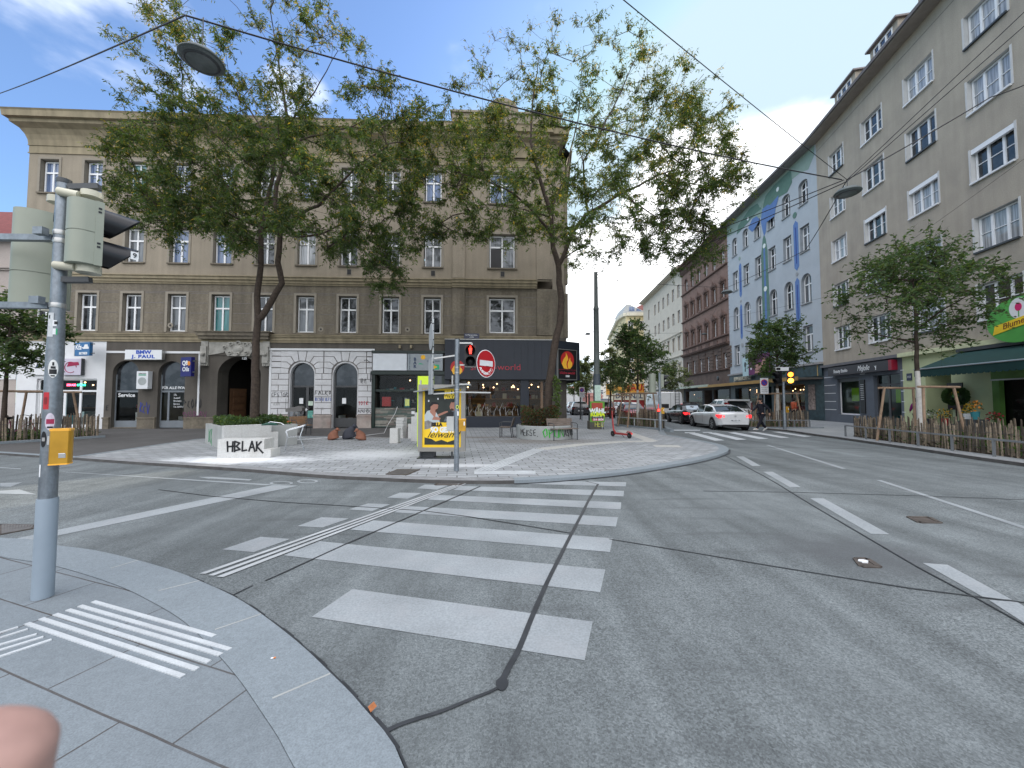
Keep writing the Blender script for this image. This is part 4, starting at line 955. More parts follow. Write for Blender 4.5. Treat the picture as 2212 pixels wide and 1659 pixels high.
def flame(root, cx, cz, s, y):
    MB().slab(ellipse(cx, cz, .5 * s, .5 * s), y - .004, y).build('red_disc', mat('flame_red', (.45, .02, .02), .5, 0), root)
    A = [(-.28, -.42), (-.42, -.15), (-.3, .1), (-.12, .3), (-.12, .5), (.02, .28), (.06, .1), (-.05, -.02), (-.08, -.2), (.02, -.45)]
    B_ = [(.06, -.47), (0, -.2), (.1, 0), (.2, .2), (.22, .02), (.36, -.12), (.34, -.32), (.2, -.46)]
    MB().use(mat('flame_yellow', (.85, .45, .04), .5, 0)).slab([(cx + x * s, cz - .08 * s + z * s) for x, z in A], y - .009, y - .005).slab([(cx + x * s, cz - .04 * s + z * s) for x, z in B_], y - .009, y - .005).build('flame_emblem', None, root)
flame(LB, 9.35, 3.55, .8, -.395)
MB().add([(8.9, .1, .72), (13.0, .1, .72), (13.0, .1, 2.75), (8.9, .1, 2.75)], [(0, 1, 2, 3)]).add([(13.5, .1, .72), (14.7, .1, .72), (14.7, .1, 2.75), (13.5, .1, 2.75)], [(0, 1, 2, 3)]).build('shop_pane', GLASS, LB)
warm = mat('interior_warm_brown', (.16, .085, .04), .9, .2)
shop_interior(LB, 8.9, 14.9, .5, 2.85, 3.4, .25, warm, [mat('goods_amber', (.35, .16, .04)), gd[0], gd[4], mat('goods_cream', (.4, .33, .22)), mat('goods_dark_red', (.2, .03, .02))], 21, lamps=14, shelves=4, lampe=130)
mb = MB().use(mat('shop_frame_wood', (.18, .12, .08))); mb.box(14.2, 14.35, 0, .12, .72, 2.75); mb.use(STEEL)
for k in range(11):                                   # chrome flame outlines standing in the window
    x = 9.1 + k * .36 + (.05 if k % 2 else 0); h_ = (.4 + .35 * ((k * 7) % 3) / 2)
    mb.tube([(x - .16, .04, .75), (x - .2, .04, .75 + h_ * .4), (x - .02, .04, .75 + h_), (x + .03, .04, .75 + h_ * .5), (x + .14, .04, .75 + h_ * .7), (x + .18, .04, .75)], .012, 5)
mb.build('window_display', None, LB)
# corner lightbox
ca = math.atan2(by - .35 + .38, bx + .75 - LX1 - .1)
SB = thing('flame_sign', 'black square lightbox sign with red and yellow flame on the building corner', 'sign', (0, 0, 0), 0)
cw = Matrix.Rotation(ta, 3, 'Z')
p0 = cw @ Vector((LX1 + .12, -.40, 0)) + Vector((-12.5, 22, 0))
SB.location = (p0.x, p0.y, 2.88); SB.rotation_euler = (0, 0, ta + ca)
mb = MB().use(BLACK).box(.05, 1.45, -.14, -.02, 0, 1.75).use(STEEL).box(.02, .05, -.16, -.02, -.02, 1.77).box(1.45, 1.48, -.16, -.02, -.02, 1.77).box(.05, 1.45, -.16, -.02, -.02, .01).box(.05, 1.45, -.16, -.02, 1.74, 1.77); mb.build('lightbox', None, SB)
flame(SB, .75, 1.15, 1.02, -.142)
MB().box(.07, 1.43, -.146, -.14, .56, .575).build('red_line', redl, SB)
text(SB, 'shisha-world', (.75, -.145, .38), .24, redl, sx=.95); text(SB, '1050', (.75, -.145, .18), .15, sw, bold=.006)
# street name plate
SP = thing('street_name_plate', 'small dark blue street name plate above the navy shop fascia', 'street sign', (0, 0, 0), ta); p0 = cw @ Vector((10.15, -.23, 0)) + Vector((-12.5, 22, 0)); SP.location = (p0.x, p0.y, 5.24)
MB().box(-.44, .44, -.02, 0, 0, .3).build('plate', mat('plate_navy', (.02, .025, .06), .3), SP); text(SP, '5.,Margareten-', (0, -.022, .2), .12, sw); text(SP, 'straße', (0, -.022, .08), .1, sw)
# projecting signs on the left shops
def at_L(x, y, z): p = cw @ Vector((x, y, 0)) + Vector((-12.5, 22, 0)); return (p.x, p.y, z)
S1 = thing('shop_sign', 'white lightbox with blue capital letters above the car service arches', 'sign', at_L(-8.0, -.14, 3.93), ta)
MB().use(mat('sign_white', (.68, .7, .72), .5, .03)).box(-.98, .98, -.2, 0, 0, .52).use(STEEL).box(.98, 1.0, -.22, 0, -.01, .53).box(-1.0, 1.0, -.22, 0, -.03, 0).build('lightbox', None, S1)
blu = mat('sign_blue_letter', (.015, .07, .42), .5, 0)
text(S1, 'BMW', (0, -.205, .385), .27, blu, bold=.012, sx=1.25); text(S1, 'J. PAUL', (0, -.205, .14), .25, blu, bold=.01, sx=1.35, spacing=1.15)
S2 = thing('shop_sign', 'dark blue square lightbox with white letters projecting beside the portal', 'sign', at_L(-5.3, -.75, 2.95), ta - R(22))
MB().use(mat('sign_navy', (.012, .012, .13), .4, .03)).box(-.42, .42, -.09, .09, 0, 1.05).use(DARKMET).box(.42, .62, -.03, .03, .2, .26).box(.42, .62, -.03, .03, .8, .86).build('lightbox', None, S2)
text(S2, 'Q8', (-.08, -.094, .72), .34, sw, bold=.01); text(S2, 'Oils', (0, -.094, .38), .34, sw, bold=.006); MB().slab(ellipse(.25, .7, .11, .13, 16, .4), -.1, -.092).build('sail_emblem', mat('sail_orange', (.7, .25, .03)), S2)
S3 = thing('shop_sign', 'blue projecting sign with white car pictogram beside the white shopfront', 'sign', at_L(-10.25, -.9, 4.05), ta - R(16))
MB().use(mat('sign_midblue', (.03, .13, .30), .4, .04)).box(-1.05, .05, -.07, .07, 0, .72).use(STEEL).box(-1.07, -1.05, -.08, .08, -.01, .73).use(DARKMET).box(.05, .3, -.02, .02, .1, .14).box(.05, .3, -.02, .02, .6, .64).build('lightbox', None, S3)
text(S3, 'Kfz-', (-.72, -.075, .46), .4, sw, bold=.01, sx=.85); text(S3, 'BETRIEB', (-.4, -.075, .12), .17, sw, bold=.006)
mb = MB(); mb.slab([(-.42, .36), (.0, .36), (.0, .46), (-.06, .48), (-.1, .6), (-.3, .6), (-.36, .48), (-.42, .46)], -.08, -.074); mb.build('car_pictogram', WHITE, S3)
S4 = thing('shop_sign', 'pale square lightbox with grey disc between the two service arches', 'sign', at_L(-8.02, -.05, 2.28), ta)
MB().use(MATS['sign_white']).box(-.3, .3, -.28, 0, 0, .98).use(mat('pale_print', (.35, .38, .38))).slab(ellipse(0, .42, .22, .22), -.286, -.28).build('lightbox', None, S4)
MB().box(-.2, .2, -.287, -.28, .74, .8).build('green_bar', mat('sign_green', (.05, .3, .18)), S4); text(S4, 'INSPECTION', (0, -.287, .85), .07, mat('dark_print', (.08, .08, .08)))
S5 = thing('shop_sign', 'pale lightbox with dark red ring on the white plaster shopfront', 'sign', at_L(-11.85, -.04, 3.05), ta)
MB().use(mat('sign_lilac', (.5, .47, .56), .5, .04)).box(-.62, .45, -.16, 0, 0, .9).use(DARKMET).box(.45, .47, -.17, 0, -.02, .92).build('lightbox', None, S5)
mb = MB(); pr = [( -.1 + .3 * math.cos(t), -.165, .42 + .3 * math.sin(t)) for t in [k * .3 for k in range(19)]]; mb.tube(pr, .018, 6); mb.slab([(-.3, .45), (.35, .55), (.3, .72), (-.2, .7)], -.17, -.164); mb.build('ring_emblem', mat('sign_maroon', (.3, .02, .07)), S5)
S6 = thing('shop_sign', 'black capital lettering on a white board over the leftmost shop', 'sign', at_L(-13.3, -.04, 3.1), ta)
MB().box(-1.0, .7, -.08, 0, -.05, .7).build('board', WPL, S6); text(S6, 'AUTO', (-.1, -.085, .42), .34, nav, bold=.01)
# ---------------------------------------------------------------- low neighbour at the far left
NB = thing('neighbour_house', 'lower pinkish house with red tiled roof at the left edge', 'building', (-12.5, 22.0, 0), ta)
NBX0 = -34
pk = roughcast('plaster_pinkish_grey', (.40, .35, .32), stain=(.3, .26, .24), stain_amt=.4)
mb = MB(); wall_mb(mb, NBX0, LX0 - .02, 0, 10.6, [(x, x + 1.0, z, z + 1.9) for x in (-17.4, -20, -22.6, -25.2) for z in (5.5,)] + [(-19.5, -16.2, .3, 2.8)], wm=pk, rm=L_rev)
mb.use(mat('red_roof_tiles', (.17, .045, .04), .85, .25, 6, fine=.3, fs=18)).add([(NBX0, -.35, 10.75), (LX0 - .03, -.35, 10.75), (LX0 - .03, 5, 14.6), (NBX0, 5, 14.6)], [(0, 1, 2, 3)])
mb.use(DARKMET).box(NBX0, LX0 - .04, -.5, -.3, 10.55, 10.75); mb.use(pk)
moulding(mb, NBX0, LX0 - .04, 8.9, [(.1, .1), (.1, .2)], ret=False); moulding(mb, NBX0, LX0 - .04, 4.9, [(.12, .1), (.1, .2)], ret=False)
mb.use(WPL).box(NBX0, LX0 - .04, -.03, 0, 2.8, 4.8)
mb.build('wall', None, NB)
for x in (-17.4, -20, -22.6, -25.2): window(NB, x + .5, 5.52, .94, 1.86, 'cross')
MB().add([(-19.5, .2, .3), (-16.2, .2, .3), (-16.2, .2, 2.8), (-19.5, .2, 2.8)], [(0, 1, 2, 3)]).build('shop_pane', PANE_DARK, NB)

# ---------------------------------------------------------------- right-hand row
RD = R(11.6); JX, JY = 17.84 + 30 * math.sin(RD), 30 * math.cos(RD)
R1 = R(90) - RD + math.pi
BB = thing('beige_apartment_building', 'big beige roughcast apartment block with wide three-part windows at the right', 'building', (JX, JY, 0), R1)
bl = lambda u: 30 - u                    # surveyed distance along the street -> local x
Bm = roughcast('beige_roughcast', (.375, .335, .275), var=.08, streak=.07, stain=(.25, .225, .20), stain_amt=.4, stain_s=.3)
Brev = mat('pale_window_surround', (.55, .55, .54), .85, .06)
bc = [27.6, 24.05, 20.5, 16.9, 13.3, 9.7]; bw = [1.6, 1.78, 1.85, 1.9, 1.85, 1.85]
rows = [(18.2, 19.75), (14.98, 16.6), (11.72, 13.3), (8.44, 10.05), (5.3, 6.93)]
ops = [(bl(c + w_ / 2), bl(c - w_ / 2), a, b) for c, w_ in zip(bc, bw) for a, b in rows]
mb = MB().use(DARKMET).box(.1, 23.9, .5, 13.5, 4.3, 21.6).box(.1, 23.9, 4, 13.5, 0, 4.3); wall_mb(mb, 0, 24, 4.22, 21.9, ops, wm=Bm, rm=Brev, dep=.22)
for x0, x1, a, b in ops: mb.use(Brev).box(x0 - .09, x0, -.02, 0, a - .05, b + .04).box(x1, x1 + .09, -.02, 0, a - .05, b + .04)
mb.use(Bm).add([(24, 0, 0), (24, 14, 0), (24, 14, 22), (24, 0, 22)], [(0, 1, 2, 3)]).add([(0, 0, 4), (0, 14, 4), (0, 14, 22), (0, 0, 22)], [(0, 3, 2, 1)])
# ground floor
GP = mat('grey_blue_render', (.10, .115, .14), .8, .08, 2); YG = mat('pale_lime_render', (.47, .51, .30), .85, .06, 2)
wall_mb(mb, 0, bl(22.4), 0, 4.2, [(bl(28.4), bl(26.1), .65, 3.2, 0, .25), (bl(24.75), bl(22.6), .05, 3.2, 0, .3)], wm=GP, rm=GP)
wall_mb(mb, bl(22.4), bl(6), 0, 4.2, [(bl(20.9), bl(19.4), .0, 3.2, 0, 1.6), (bl(17.2), bl(10), .5, 3.1, 0, .2)], wm=YG, rm=YG)
mb.use(mat('grey_cornice', (.14, .14, .15), .8)).box(-.02, bl(22.4), -.22, 0, 4.12, 4.3); mb.use(mat('cream_cornice', (.55, .57, .36), .8)).box(bl(22.4), bl(6), -.24, 0, 4.1, 4.32)
mb.use(mat('white_line', (.6, .62, .65)))
for a, b in ((29.95, 28.6), (25.95, 25.5), (22.55, 22.32)):
    for z in (.95 + .6 * k for k in range(5)): mb.box(bl(a), bl(b), -.012, 0, z, z + .045)
mb.build('wall', None, BB)
mb = MB().use(mat('eave_soffit', (.30, .27, .24), .9)).box(-.1, 24, -.75, .1, 21.8, 21.95).use(mat('gutter_metal', (.13, .115, .11), .6)).box(-.1, 24, -.85, -.7, 21.85, 22.05)
mb.use(mat('roof_tile_dark', (.12, .09, .08), .9, .2, 5)).add([(-.1, -.7, 22.0), (24, -.7, 22.0), (24, 5, 26.0), (-.1, 5, 26.0)], [(0, 1, 2, 3)])
mb.use(JOINT).box(0, 24, -.006, 0, 21.1, 21.13)
mb.build('roof', None, BB)
for u in (26.2, 22.6, 19.0, 15.2):
    dm = MB().use(Bm).box(bl(u) - 1.1, bl(u) + 1.1, -.1, 3, 22.1, 23.5).use(mat('dormer_sheet', (.22, .2, .2), .6)).box(bl(u) - 1.25, bl(u) + 1.25, -.3, 3, 23.5, 23.6)
    d_ = dm.build('dormer', None, BB)
    window(d_, bl(u), 22.5, 1.5, .85, 'triple', y=-.15)
rnd = random.Random(8)
for i, (c, w_) in enumerate(zip(bc, bw)):
    for j, (a, b) in enumerate(rows):
        sh_ = (j == 2 and i in (1, 2, 3, 4)) or (j == 1 and i == 4)
        window(BB, bl(c), a + .02, w_ - .06, b - a - .05, 'triple shut' if sh_ else 'triple', y=.16, pane=rnd.choice([PANE_DARK, PANE_DARK, PANE_GREY, PANE_CURT]), sill=.04, sillm=WHITE if (i + j) % 3 else DARKMET)
# beauty studio
mb = MB().use(mat('fascia_aubergine', (.028, .022, .028), .4, .05)).box(bl(28.9), bl(23.0), -.3, 0, 3.42, 4.02).use(mat('fascia_red', (.25, .01, .03), .4)).box(bl(23.0), bl(22.75), -.3, 0, 3.42, 4.02); fb = mb.build('fascia', None, BB)
text(fb, 'Beauty Studio', (bl(27.45), -.305, 3.7), .34, sw, sx=.8); text(fb, 'MeJolie', (bl(25.15), -.305, 3.72), .5, sw, sx=.75, shear=.4); text(fb, 'y', (bl(24.0), -.305, 3.72), .4, sw, shear=-.4)
mb = MB().use(WHITE).box(bl(28.4), bl(28.32), .18, .24, .65, 3.2).box(bl(26.18), bl(26.1), .18, .24, .65, 3.2).box(bl(28.4), bl(26.1), .18, .24, .65, .74).box(bl(28.4), bl(26.1), .18, .24, 3.1, 3.2)
mb.use(ANTH).box(bl(24.75), bl(24.65), .2, .26, .05, 3.2).box(bl(23.85), bl(23.7), .2, .26, .05, 3.2).box(bl(22.7), bl(22.6), .2, .26, .05, 3.2).box(bl(24.75), bl(22.6), .19, .26, 2.55, 2.65).box(bl(28.4), bl(26.1), .1, .2, 2.95, 3.2); mb.build('shop_window_frame', None, BB)
MB().add([(bl(28.4), .21, .7), (bl(26.1), .21, .7), (bl(26.1), .21, 3.2), (bl(28.4), .21, 3.2)], [(0, 1, 2, 3)]).add([(bl(24.75), .23, .1), (bl(22.6), .23, .1), (bl(22.6), .23, 3.2), (bl(24.75), .23, 3.2)], [(0, 1, 2, 3)]).build('shop_pane', GLASS, BB)
shop_interior(BB, bl(28.5), bl(26.0), .6, 3.2, 2.0, .35, mat('interior_pale', (.35, .42, .4)), [gd[2], gd[3], MATS['poster_pale']], 31, shelves=2, fill=.3)
shop_interior(BB, bl(24.8), bl(22.5), .05, 3.2, 2.0, .35, MATS['interior_pale'], [gd[2], gd[4], gd[3]], 32, shelves=2, fill=.4)
lg = mat('lime_poster', (.32, .62, .03), .5, .1)
MB().use(lg).slab([(bl(27.35), 1.6), (bl(26.6), 1.6), (bl(26.6), 2.5), (bl(27.35), 2.5)], .28, .29).slab([(bl(23.4), 1.5), (bl(22.85), 1.5), (bl(22.85), 2.4), (bl(23.4), 2.4)], .28, .29).build('window_poster', None, BB)
pn = MB().box(bl(25.95), bl(25.5), -.06, 0, .8, 3.0).build('price_board', BLACK, BB)
for k in range(9): MB().box(bl(25.88), bl(25.57), -.065, -.06, 1.7 + .12 * k, 1.72 + .12 * k).build('board_line', sw, pn)
# house door, number plate, flower shop
mb = MB().use(BLACK).box(bl(20.9), bl(19.4), 1.4, 1.5, 0, 3.2); mb.build('door', None, BB)
MB().box(bl(22.1), bl(21.75), -.03, 0, 2.75, 3.15).build('house_number_plate', MATS['plate_navy'], BB); text(BB, '112', (bl(21.92), -.035, 2.95), .16, sw, name='house_number')
FG = mat('flower_shop_green', (.09, .19, .04), .6, .25, 1.5)
mb = MB().use(FG).box(bl(17.3), bl(9.9), -.15, .05, 2.55, 3.3).box(bl(17.35), bl(17.05), -.08, .1, .2, 2.55).box(bl(17.3), bl(9.9), -.1, .1, .15, .55); mb.use(STEEL).box(bl(17.3), bl(9.9), -.17, -.14, 2.5, 2.56); mb.build('shop_window_frame', None, BB)
MB().add([(bl(17.1), .14, .55), (bl(10), .14, .55), (bl(10), .14, 2.55), (bl(17.1), .14, 2.55)], [(0, 1, 2, 3)]).build('shop_pane', GLASS, BB)
shop_interior(BB, bl(17.2), bl(10), .1, 2.6, 2.0, .25, dk, [gd[1], FG, gd[2], MATS['goods_amber'], gd[4]], 33, shelves=3, lamps=2, lampe=5)
# awning
aw = mat('awning_dark_green', (.006, .040, .038), .75, .12, 3)
AW = thing('awning', 'dark green fabric awning with scalloped valance over the flower shop', 'awning', (JX, JY, 0), R1)
x0, x1 = bl(18.7), bl(9); mb = MB().use(aw).add([(x0, -.1, 3.95), (x1, -.1, 3.95), (x1, -2.0, 3.12), (x0, -2.0, 3.12)], [(0, 1, 2, 3)]); mb.add([(x0, -.1, 3.95), (x0, -2.0, 3.12), (x0, -2.0, 3.05), (x0, -.1, 3.6)], [(0, 1, 2, 3)]); mb.build('canopy', None, AW)
mb = MB().use(aw); n_ = 40
for k in range(n_):
    a = x0 + (x1 - x0) * k / n_; b = x0 + (x1 - x0) * (k + 1) / n_; mb.slab([(a, 3.1), (a, 2.8), (a + (b - a) * .25, 2.745), (a + (b - a) * .75, 2.745), (b, 2.8), (b, 3.1)], -2.02, -2.0)
mb.build('valance', None, AW); MB().tube([(x0, -2.02, 3.13), (x1, -2.02, 3.13)], .035, 8).build('front_bar', STEEL, AW)
mb = MB(); mb.tube([(x0 + .5, -.1, 3.5), (x0 + .6, -1.0, 3.2), (x0 + .5, -1.95, 3.1)], .025, 6).tube([(x1 - .5, -.1, 3.5), (x1 - .6, -1.0, 3.2), (x1 - .5, -1.95, 3.1)], .025, 6); mb.build('arm', DARKMET, AW)
MB().box(x0, x1, -.3, -.02, 3.93, 4.08).build('cassette', DARKMET, AW)
# round flower shop sign standing out from the wall
g_ = thing('flower_shop_sign', 'round bright green sign with yellow ribbon and tulips, cut off by the right edge', 'sign', (*[c for c in (JX, JY)], 0), R1)
gm = mat('sign_bright_green', (.08, .34, .06), .5, .15, 1.2)
sgx, sgz = bl(15.55), 4.9
MB().slab(ellipse(sgx, sgz, 1.25, .92, 36), -.6, -.5).build('disc', gm, g_)
MB().slab([(sgx - 1.0, sgz - .5), (sgx + .9, sgz - .1), (sgx + .95, sgz + .25), (sgx - .9, sgz - .12)], -.62, -.6).build('ribbon', mat('ribbon_yellow', (.8, .55, .02), .5), g_)
t_ = text(g_, 'Blumen', (sgx - .1, -.625, sgz - .12), .34, mat('script_brown', (.2, .06, .02)), shear=.3); t_.rotation_euler = (R(90), R(-11), 0)
MB().slab(ellipse(sgx + .05, sgz + .45, .36, .42, 20), -.615, -.6).build('white_oval', WHITE, g_)
mb = MB().use(mat('tulip_pink', (.6, .02, .14))).slab(ellipse(sgx + .05, sgz + .5, .13, .17, 12), -.622, -.616).use(gm).slab([(sgx + .03, sgz + .1), (sgx + .07, sgz + .1), (sgx + .07, sgz + .35), (sgx + .03, sgz + .35)], -.622, -.616); mb.build('tulip', None, g_)
mb = MB().tube([(sgx, -.5, sgz), (sgx, 0, sgz)], .05, 8); mb.build('bracket', DARKMET, g_)

# ---------------------------------------------------------------- blue mural building and beyond
D2 = R(4.5); R2 = R(90) - D2 + math.pi; e2 = Vector((math.sin(D2), math.cos(D2)))
def row_origin(s): return (JX + e2.x * s, JY + e2.y * s, 0)
BLm = roughcast('pale_blue_roughcast', (.41, .455, .49), var=.05, stain=(.33, .39, .45), stain_amt=.3)
UB = thing('blue_mural_building', 'pale blue house with green and blue wavy mural and arched windows', 'building', row_origin(14.6), R2)
us = lambda s: 14.6 - s
uc = [12.95, 10.65, 8.4, 6.1, 3.85, 1.6]
ops = [(us(c + .56), us(c - .56), 17.8, 19.8, .35) for c in uc] + [(us(c + .56), us(c - .56), 13.88, 16.0) for c in uc] + [(us(c + .6), us(c - .6), 9.58, 12.0, .6) for c in uc] + [(us(c + .58), us(c - .58), 5.6, 7.75) for c in uc]
mb = MB().use(DARKMET).box(.05, 14.5, .5, 12, 4.3, 21.5).box(.05, 14.5, 4, 12, 0, 4.3); wall_mb(mb, 0, 14.6, 4.5, 21.9, ops, wm=BLm, rm=mat('grey_blue_reveal', (.27, .30, .33), .9), dep=.3)
STL = mat('blue_green_tiles', (.022, .045, .055), .35, .5, 3)
wall_mb(mb, 0, 14.6, 0, 4.5, [(us(13.6), us(9.2), .5, 3.0, 0, .4), (us(8.4), us(6.8), 0, 3.0, 0, 2.5), (us(6.4), us(2.2), .7, 3.0, 0, .3)], wm=STL, rm=STL)
mb.build('wall', None, UB)
gs = mat('sill_grey', (.30, .32, .33), .9)
for c in uc:
    window(UB, us(c), 17.83, 1.06, 1.94, 'arch seg', y=.22, sill=.06, sillm=gs, pane=rnd.choice([PANE_DARK, PANE_GREY])); window(UB, us(c), 13.9, 1.06, 2.06, 'cross', y=.22, sill=.06, sillm=gs, pane=rnd.choice([PANE_DARK, PANE_GREY]))
    window(UB, us(c), 9.6, 1.14, 2.36, 'arch', y=.22, sill=.06, sillm=gs, pane=rnd.choice([PANE_DARK, PANE_GREY])); window(UB, us(c), 5.62, 1.1, 2.1, 'tee', y=.22, sill=.06, sillm=gs, pane=PANE_GREY)
mb = MB().use(mat('soffit_grey', (.22, .22, .22), .9)).box(0, 14.6, -.7, .1, 21.85, 21.98).use(MATS['gutter_metal']).box(0, 14.6, -.8, -.62, 21.9, 22.1).use(MATS['roof_tile_dark']).add([(0, -.6, 22.05), (14.6, -.6, 22.05), (14.6, 5, 25), (0, 5, 25)], [(0, 1, 2, 3)]); mb.build('roof', None, UB)
MG = mat('mural_pale_green', (.24, .33, .29), .95, .05, 3); MG2 = mat('mural_green', (.11, .20, .165), .95, .08, 3); MBu = mat('mural_blue', (.11, .20, .42), .9, .08, 3); MW = mat('mural_white', (.7, .76, .75), .8, 0)
def lp(pts): return [(us(s), z) for s, z in pts]
mm = MB()
mm.use(MG).slab(lp([(14.55, 21.85), (.15, 21.85), (.2, 21.0), (.9, 20.3), (1.9, 20.6), (4.5, 20.75), (7, 20.0), (7.6, 19.6), (10, 20.6), (12.5, 20.3), (14.55, 20.6)]), -.012, 0)
mm.use(MG2).slab(lp([(3.0, 21.6), (2.9, 20.4), (3.6, 19.9), (4.9, 20.1), (6.0, 20.1), (7.1, 19.8), (7.3, 20.5), (6.8, 21.3), (5.5, 21.55)]), -.02, -.012).slab(lp([(7.5, 20.4), (8.6, 20.5), (10, 20.2), (12.4, 19.95), (12, 20.8), (9.6, 21.5), (8.2, 21.3)]), -.02, -.012)
mm.use(MBu).slab(lp([(4.8, 20.3), (4.9, 19.9), (5.3, 19.3), (5.45, 18.7), (6.75, 18.7), (6.9, 17.9), (7.2, 17.5), (7.5, 18.4), (7.7, 19.3), (7.4, 20.3), (6.5, 20.3), (6.1, 20.05)]), -.026, -.02).slab(lp([(7.9, 19.5), (9.0, 18.9), (9.3, 18.9), (10.0, 19.6), (9.2, 20.2), (8.4, 20.1)]), -.026, -.02)
mm.use(MG2).slab(lp([(7.95, 4.9), (6.6, 4.9), (6.75, 16.0), (7.0, 17.2), (7.25, 17.8), (7.5, 17.3), (7.8, 16.0)]), -.012, 0)
mm.use(MBu).slab(lp([(7.45, 4.9), (7.1, 4.9), (7.15, 16.2), (7.3, 16.5), (7.4, 16.2)]), -.02, -.012)
for s0, s1, za, zb in ((2.95, 2.35, 12.6, 16.9), (2.95, 2.4, 7.9, 12.0), (12.1, 11.6, 12.8, 16.6), (12.1, 11.65, 8.2, 12.1)):
    m_ = (s0 + s1) / 2; mm.use(MBu).slab(lp([(s0, za + .3), (m_, za), (s1, za + .3), (s1, zb - .3), (m_, zb), (s0, zb - .3)]), -.015, 0); mm.use(mat('mural_dark_blue', (.03, .06, .25))).slab(lp([(m_ + .06, za + .6), (m_ - .06, za + .6), (m_ - .06, zb - .6), (m_ + .06, zb - .6)]), -.02, -.015)
for s_, z_, r_, m_ in ((4.9, 20.9, .2, MW), (7.6, 20.9, .28, MG), (10.0, 20.6, .18, MW), (7.25, 16.6, .22, MW), (7.25, 12.4, .25, MW), (7.25, 8.3, .22, MW), (2.7, 17.4, .25, MG2), (2.65, 12.3, .16, gs), (2.6, 7.4, .24, gs), (11.9, 17.1, .2, MG), (11.85, 12.4, .14, gs), (11.8, 7.6, .24, gs)):
    mm.use(m_).slab([(us(a), b) for a, b in ellipse(s_, z_, r_, r_, 16)], -.035, -.012)
mm.build('mural', None, UB)
GO = mat('ochre_canopy_edge', (.33, .20, .06), .6, .1)
mb = MB().use(STL).box(0, 14.58, -.12, 0, 3.55, 4.45).use(mat('stone_cap', (.3, .3, .3))).box(-.05, 14.6, -.3, 0, 4.45, 4.62).use(mat('gold_trim', (.4, .28, .1), .5)).box(us(.5), us(.42), -.14, -.12, 3.55, 4.4)
mb.build('fascia', None, UB)
cp = MB().use(GO).box(us(19), us(.1), -1.9, -1.8, 3.2, 3.5).use(mat('canopy_underside', (.10, .09, .08))).box(us(19), us(.1), -1.8, 0, 3.3, 3.42).build('canopy', None, UB)
ol = text(cp, 'JUWELIER ERNST', (us(11.4), -.3, 3.98), .55, mat('gold_letter', (.45, .42, .33), .4, 0), sx=.85, bold=.008, ext=.03)
MB().use(ANTH).box(us(13.6), us(9.2), .3, .34, .5, .6).box(us(11.4), us(11.3), .3, .34, .5, 3).box(us(6.4), us(2.2), .2, .26, .7, .8).box(us(4.3), us(4.2), .2, .26, .7, 3).build('shop_window_frame', None, UB)
MB().add([(us(13.6), .36, .5), (us(9.2), .36, .5), (us(9.2), .36, 3), (us(13.6), .36, 3)], [(0, 1, 2, 3)]).add([(us(6.4), .25, .7), (us(2.2), .25, .7), (us(2.2), .25, 3), (us(6.4), .25, 3)], [(0, 1, 2, 3)]).build('shop_pane', GLASS, UB)
shop_interior(UB, us(13.7), us(9.1), .5, 3.0, 1.6, .45, warm, [MATS['goods_amber'], gd[4], gd[2]], 41, lamps=3, lampe=8, shelves=2)
shop_interior(UB, us(6.5), us(2.1), .5, 3.0, 1.6, .35, warm, [MATS['goods_amber'], gd[1], MATS['goods_cream'], gd[0]], 42, lamps=8, lampe=14, shelves=3)
MB().use(mat('mosaic_board', (.3, .24, .22), .8, .5, 6)).box(us(1.75), us(1.0), -.04, 0, .9, 2.9).build('mosaic_board', None, UB)
bs = thing('jeweller_poster', 'purple advertising board with hands beside a pale lightbox above the jeweller canopy', 'advert board', row_origin(14.6), R2)
mb = MB().use(mat('poster_skyblue', (.42, .58, .62), .5, .05)).box(us(10.4), us(9.35), -.75, -.65, 4.15, 6.0).use(mat('poster_purple', (.12, .01, .09), .5, .1)).box(us(9.3), us(5.7), -.7, -.65, 4.2, 6.1); mb.build('board', None, bs)
mb = MB().use(mat('poster_skin', (.42, .24, .19), .6, .2, 2)).slab([(us(8.2), 4.3), (us(6), 4.3), (us(5.8), 5.2), (us(6.6), 5.7), (us(7.2), 5.1), (us(8.0), 5.3)], -.71, -.7); mb.use(BLACK).slab(ellipse(us(9.87), 5.3, .2, .3, 14), -.76, -.75).slab([(us(9.97), 4.6), (us(9.77), 4.6), (us(9.8), 5.0), (us(9.94), 5.0)], -.76, -.75); mb.use(WHITE).slab(ellipse(us(8.9), 4.9, .14, .22, 14, .4), -.71, -.7); mb.build('poster_print', None, bs)

# brown ornate building
BRm = mat('red_brown_stucco', (.225, .15, .122), .95, .12, 1.2, bump=.3, bs=20, fine=.1, fs=12, stain=(.14, .085, .07), stain_amt=.5, stain_s=.8); BRd = mat('dark_brown_stucco', (.13, .095, .078), .95, .15, 1.5, bump=.3, bs=20, stain=(.07, .05, .045), stain_amt=.5); BRo = mat('sooty_ornament', (.13, .085, .07), .95, .25, 5, bump=.4, bs=18)
OB = thing('brown_ornate_building', 'reddish brown ornate house with pedimented windows and dark lower storey', 'building', row_origin(29.3), R2)
ub = lambda s: 29.3 - s
occ = [27.4, 25.1, 22.8, 20.5, 18.2, 15.85]
ops = [(ub(c + .45), ub(c - .45), 17.95, 19.7, .45) for c in occ] + [(ub(c + .45), ub(c - .45), 13.95, 15.6) for c in occ] + [(ub(c + .47), ub(c - .47), 9.58, 11.5, .47) for c in occ]
ops2 = [(ub(c + .45), ub(c - .45), 5.5, 7.3) for c in occ]
